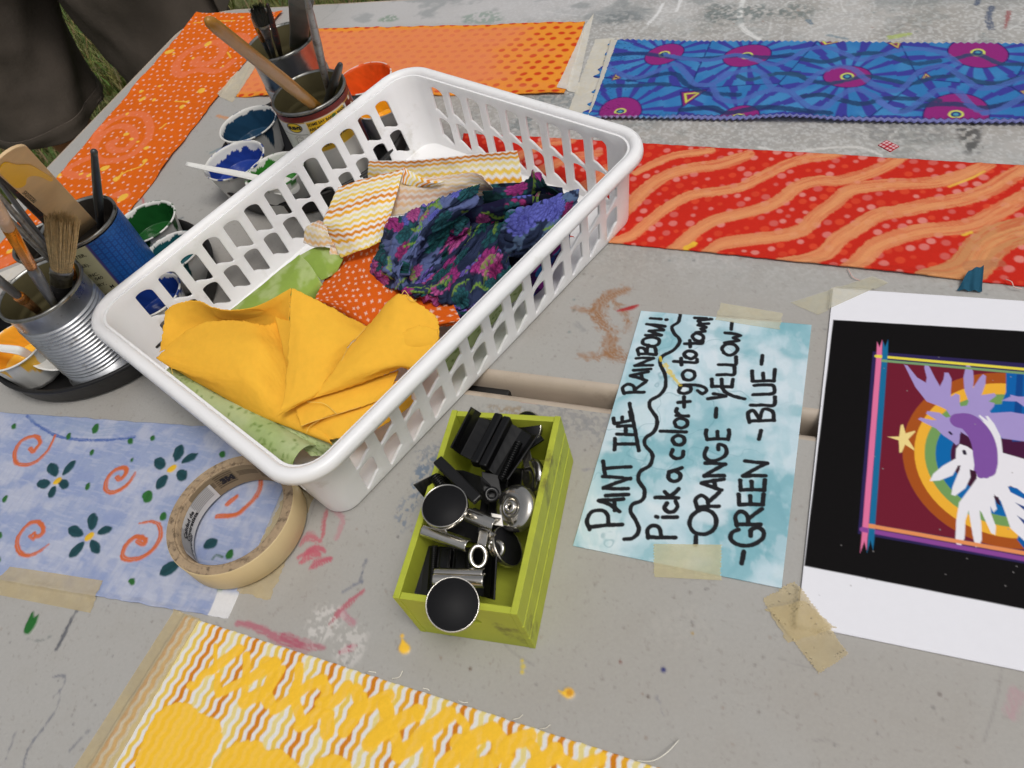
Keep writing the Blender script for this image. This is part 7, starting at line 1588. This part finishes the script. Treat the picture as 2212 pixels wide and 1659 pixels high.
bm = bmesh.new(); lathe(bm, [(0, .0015), (.0014, .001), (.0018, 0), (0, -.001)], pt(1061, 1172, .052), camv-c, 16); fin('rivet', bm, M_chrome, t)
# a clip half hidden at the far right corner
c = pt(1140, 925, .046); v = camv-c; t = bulldog('silver clip peeping out behind the large black clip at the far right corner', c); magnet(t, c, v*.5-RGT*.2+np.array([0, 0, .1]), .0120, .0046); c2 = pt(1146, 1030, .034); bm = bmesh.new(); lathe(bm, [(0, .001), (.003, .001), (.005, .0025), (.0105, .002), (.0130, 0), (.0130, -.003), (0, -.003)], c2, v*.6-RGT*.5, 40)
fin('magnet_cup', bm, M_chrome, t)
bar(t, 'lever', (1128, 930, .046), (1142, 1010, .040), .0065, .0014, M_chrome)

t = thing('black_clip', pt(1090, 1130, .022), 'black clip body deep in the crate under the riveted silver clip', 'clip', GC)
plate(t, 'jaw_plate', [(1050, 1000, .036), (1090, 1010, .030), (1130, 1012, .036)], [(1030, 1150, .028), (1076, 1160, .022), (1112, 1160, .030)], M_blackclip)
bar(t, 'spine', (1086, 1010, .038), (1066, 1160, .030), .012, .006, M_blackclip)
plate(t, 'gap_plate', [(960, 1080, .030), (1020, 1100, .026), (1050, 1110, .026)], [(940, 1150, .028), (1000, 1168, .022), (1040, 1176, .022)], M_blackclip)
# ================================================================== grass
def grass():
    r = np.random.default_rng(5); n_ = 95000
    x = r.uniform(-4.3, .9, n_); y = r.uniform(.5, 3.6, n_)
    x = np.concatenate([x, r.uniform(-8, 6, 90000)]); y = np.concatenate([y, r.uniform(.5, 10, 90000)])
    keep = fbm(x*3, y*3, 2, 3)+.25*r.uniform(-1, 1, len(x)) > .36; x, y = x[keep], y[keep]; n_ = len(x)
    L = r.uniform(.035, .11, n_)*(.6+.8*fbm(x*2, y*2, 9, 2)); a = r.uniform(0, 2*math.pi, n_); w_ = r.uniform(.0015, .0035, n_); tilt = r.uniform(.15, 1.1, n_)
    dx, dy = np.cos(a), np.sin(a); sx, sy = -dy, dx
    co = np.zeros((n_, 5, 3)); f0 = lambda k, s, wd: np.stack([x+dx*L*k*np.sin(tilt*k)+s*sx*w_*wd, y+dy*L*k*np.sin(tilt*k)+s*sy*w_*wd, .002+L*k*np.cos(tilt*k*.9)], 1)
    co[:, 0], co[:, 1], co[:, 2], co[:, 3], co[:, 4] = f0(0, -1, 1), f0(0, 1, 1), f0(.6, -1, .8), f0(.6, 1, .8), f0(1, 0, 0)
    b = np.arange(n_)*5; f = np.concatenate([np.stack([b, b+1, b+3, b+2], 1), np.stack([b+2, b+3, b+4, b+4], 1)])
    dry = r.uniform(0, 1, n_); g = np.where((dry < .72)[:, None], np.stack([.10+.09*r.uniform(0, 1, n_), .14+.10*r.uniform(0, 1, n_), .034+.03*r.uniform(0, 1, n_)], 1), np.stack([.22+.1*r.uniform(0, 1, n_), .18+.08*r.uniform(0, 1, n_), .08+.03*r.uniform(0, 1, n_)], 1))
    me = bpy.data.meshes.new('grass'); tri = np.concatenate([f[:n_][:, [0, 1, 2]], f[:n_][:, [0, 2, 3]], f[n_:][:, :3]])
    o = mesh_np('grass', co.reshape(-1, 3), tri, mat_col('grass blades', .6, var=.1, transl=.25), None, np.repeat(g, 5, 0), np.zeros(n_*5), fix=False)
    struct(o, 'stuff'); bpy.data.meshes.remove(me)
grass()

# ================================================================== person standing beyond the table corner
M_skin = mat_plain('skin', (176, 118, 92), .5, var=.06, vscale=20, bump=.1, bscale=200, sss=.15)
M_shorts = mat_plain('charcoal brown shorts cotton', (82, 73, 65), .95, var=.14, vscale=14, bump=.3, bscale=120, bdist=.002)
M_shirt = mat_plain('dark grey shirt', (60, 62, 66), .9, var=.08, vscale=20, bump=.2, bscale=150)
M_shoe = mat_plain('dark shoes', (40, 38, 36), .7, var=.1)
M_hair = mat_plain('brown hair', (60, 44, 32), .7, var=.3, vscale=90, bump=.5, bscale=160)
kl, kr = pt(118, 225, -.27), pt(352, 22, -.14)
print('legs', kl, kr, np.hypot(*(kl-kr)[:2]))
mid = (kl[:2]+kr[:2])/2; ax = (kr[:2]-kl[:2]); sp = np.hypot(*ax); ax = ax/sp; fw = np.array([-ax[1], ax[0]])
if fw @ (np.array([0, 0])-mid) < 0: fw = -fw
GAPH = min(sp/2, .17)
Wp = lambda s, f, z: Vector((mid[0]+ax[0]*s+fw[0]*f, mid[1]+ax[1]*s+fw[1]*f, z))
person = thing('person', (mid[0], mid[1], 0), 'person in charcoal brown knee-length shorts standing beyond the table corner', 'person')
def skinned(name, verts, edges, radii, mat, parent, sub=2):
    me = bpy.data.meshes.new(name); me.from_pydata([tuple(v) for v in verts], edges, []); me.materials.append(mat)
    o = bpy.data.objects.new(name, me); COL.objects.link(o); adopt(o, parent)
    m = o.modifiers.new('skin', 'SKIN'); m.use_smooth_shade = True
    sv = me.skin_vertices[0].data
    for k, r_ in enumerate(radii): sv[k].radius = (r_, r_) if np.isscalar(r_) else r_
    sv[0].use_root = True
    if sub: s = o.modifiers.new('sub', 'SUBSURF'); s.levels = sub; s.render_levels = sub
    return o
H_ = 1.76; g = GAPH
V_, E_, Rr = [], [], []
def jv(p, r_, par=None):
    V_.append(p); Rr.append(r_); 
    if par is not None: E_.append((par, len(V_)-1))
    return len(V_)-1
pel = jv(Wp(0, 0, .95), (.15, .11)); wst = jv(Wp(0, .0, 1.10), (.135, .10), pel); chest = jv(Wp(0, .0, 1.30), (.16, .11), wst); shl = jv(Wp(0, -.01, 1.43), (.12, .08), chest); nk = jv(Wp(0, .01, 1.50), .055, shl); hd0 = jv(Wp(0, .03, 1.57), .068, nk); hd1 = jv(Wp(0, .05, 1.64), (.080, .095), hd0); hd2 = jv(Wp(0, .045, 1.71), (.072, .085), hd1)
for s in (-1, 1):
    hp = jv(Wp(s*.10, 0, .90), .098, pel); th = jv(Wp(s*(g*.85), .02, .70), .082, hp); kn = jv(Wp(s*g, .04, .49), .058, th); cf = jv(Wp(s*g, .0, .36), .056, kn); an = jv(Wp(s*g, -.01, .09), .036, cf); ft = jv(Wp(s*g*1.02, .05, .05), .038, an); to = jv(Wp(s*g*1.08, .16, .035), .030, ft)
    sh = jv(Wp(s*.19, -.01, 1.41), .055, shl); el = jv(Wp(s*.25, -.02, 1.13), .042, sh); wr = jv(Wp(s*.25, .12, .92), .030, el); pa = jv(Wp(s*.245, .17, .87), (.036, .020), wr)
    for q in range(4): f1 = jv(Wp(s*(.270-.017*q), .20+.006*(q in (1, 2)), .835), .0095, pa); f2 = jv(Wp(s*(.270-.017*q), .215+.006*(q in (1, 2)), .80), .0085, f1); jv(Wp(s*(.268-.017*q), .212, .768+.006*(q == 3)), .0072, f2)
    t1 = jv(Wp(s*.212, .175, .86), .011, wr); jv(Wp(s*.200, .20, .825), .009, t1)
skinned('body', V_, E_, Rr, M_skin, person)
# face: nose, eyes, mouth, ears kept simple; hair
for nm, sh_, mat_ in (('nose', [(0, .150, 1.635), (0, .138, 1.66)], M_skin),):
    bm = bmesh.new(); tube(bm, [Wp(*q) for q in sh_], [.014, .007], 10); fin(nm, bm, mat_, person)
for s in (-1, 1):
    bm = bmesh.new(); bmesh.ops.create_uvsphere(bm, u_segments=12, v_segments=8, radius=.011, matrix=Matrix.Translation(Wp(s*.032, .128, 1.665))); fin('eye', bm, mat_plain('eye', (60, 50, 44), .2, bump=0), person)
    bm = bmesh.new(); tube(bm, [Wp(s*.084, .04, 1.62), Wp(s*.092, .03, 1.65), Wp(s*.086, .035, 1.68)], [.008, .014, .008], 8); fin('ear', bm, M_skin, person)
bm = bmesh.new(); tube(bm, [Wp(-.026, .134, 1.597), Wp(0, .142, 1.594), Wp(.026, .134, 1.597)], [.004, .006, .004], 8); fin('mouth', bm, mat_plain('lips', (150, 84, 76), .5, bump=0), person)
bm = bmesh.new(); bmesh.ops.create_uvsphere(bm, u_segments=24, v_segments=16, radius=1, matrix=Matrix.Translation(Wp(0, .03, 1.70)) @ Matrix.Diagonal((.092, .098, .085, 1))); fin('hair', bm, M_hair, person)
def garment(name, rings, mat, seg=40, parent=person, fold=.010, seed=1):
    """rings: (centre s, f, z, half width across, half depth)"""
    rg = crm(np.array(rings, float), len(rings)*9, 0); bm = bmesh.new(); prev = None
    for i, (cs, cf_, cz, a, b) in enumerate(rg):
        row = []
        for k in range(seg):
            t = 2*math.pi*k/seg; w_ = 1+fold/max(a, .05)*(fbm(np.array(math.cos(t)*2.2+seed), np.array(math.sin(t)*2.2+cz*9), seed, 3)-.5)*2
            row.append(bm.verts.new(Wp(cs+a*math.cos(t)*w_, cf_+b*math.sin(t)*w_, cz+.008*math.sin(3*t+seed)*(i > len(rg)-4))))
        if prev:
            for k in range(seg): bm.faces.new((prev[k], prev[(k+1) % seg], row[(k+1) % seg], row[k]))
        prev = row
    o = fin(name, bm, mat, parent); m = o.modifiers.new('thickness', 'SOLIDIFY'); m.thickness = .003; return o
sh_ = garment('shorts', [(0, 0, 1.05, .185, .135), (0, 0, .98, .20, .15), (0, 0, .90, .215, .155), (0, .0, .82, .22, .15)], M_shorts, 56)
for s in (-1, 1): garment('shorts_leg', [(s*.105, .0, .90, .112, .145), (s*(g*.78), .01, .78, .128, .145), (s*g*.92, .02, .66, .130, .140), (s*g, .03, .55, .128, .135), (s*g, .035, .50, .126, .132), (s*g, .035, .468, .124, .130)], M_shorts, 48, fold=.018, seed=3+s); garment('hem', [(s*g, .035, .492, .1275, .1335), (s*g, .035, .480, .1285, .1345), (s*g, .035, .464, .1265, .1325)], M_shorts, 48, fold=.018, seed=3+s)
for s in (-1, 1):
    bm = bmesh.new(); prism(bm, rrect(.055, .075, .012), 0, .006, Matrix.Translation(Wp(s*(g+.135), .02, .66)) @ Matrix(((fw[0], 0, ax[0]*s, 0), (fw[1], 0, ax[1]*s, 0), (0, 1, 0, 0), (0, 0, 0, 1)))); bevel(fin('pocket', bm, M_shorts, person, False), .003)
garment('shirt', [(0, 0, .97, .20, .15), (0, 0, 1.10, .19, .145), (0, 0, 1.28, .205, .145), (0, -.01, 1.40, .20, .12), (0, -.005, 1.47, .10, .085), (0, 0, 1.50, .068, .066)], M_shirt, 56, fold=.012, seed=8)
for s in (-1, 1): garment('sleeve', [(s*.16, -.01, 1.42, .075, .085), (s*.215, -.012, 1.33, .068, .075), (s*.235, -.015, 1.22, .066, .072)], M_shirt, 32, seed=12)
for s in (-1, 1):
    bm = bmesh.new(); tube(bm, [Wp(s*g, -.06, .05), Wp(s*g, 0, .062), Wp(s*g*1.02, .08, .052), Wp(s*g*1.06, .17, .042), Wp(s*g*1.07, .205, .038)], [.040, .050, .048, .042, .02], 16, True, None); fin('shoe', bm, M_shoe, person)
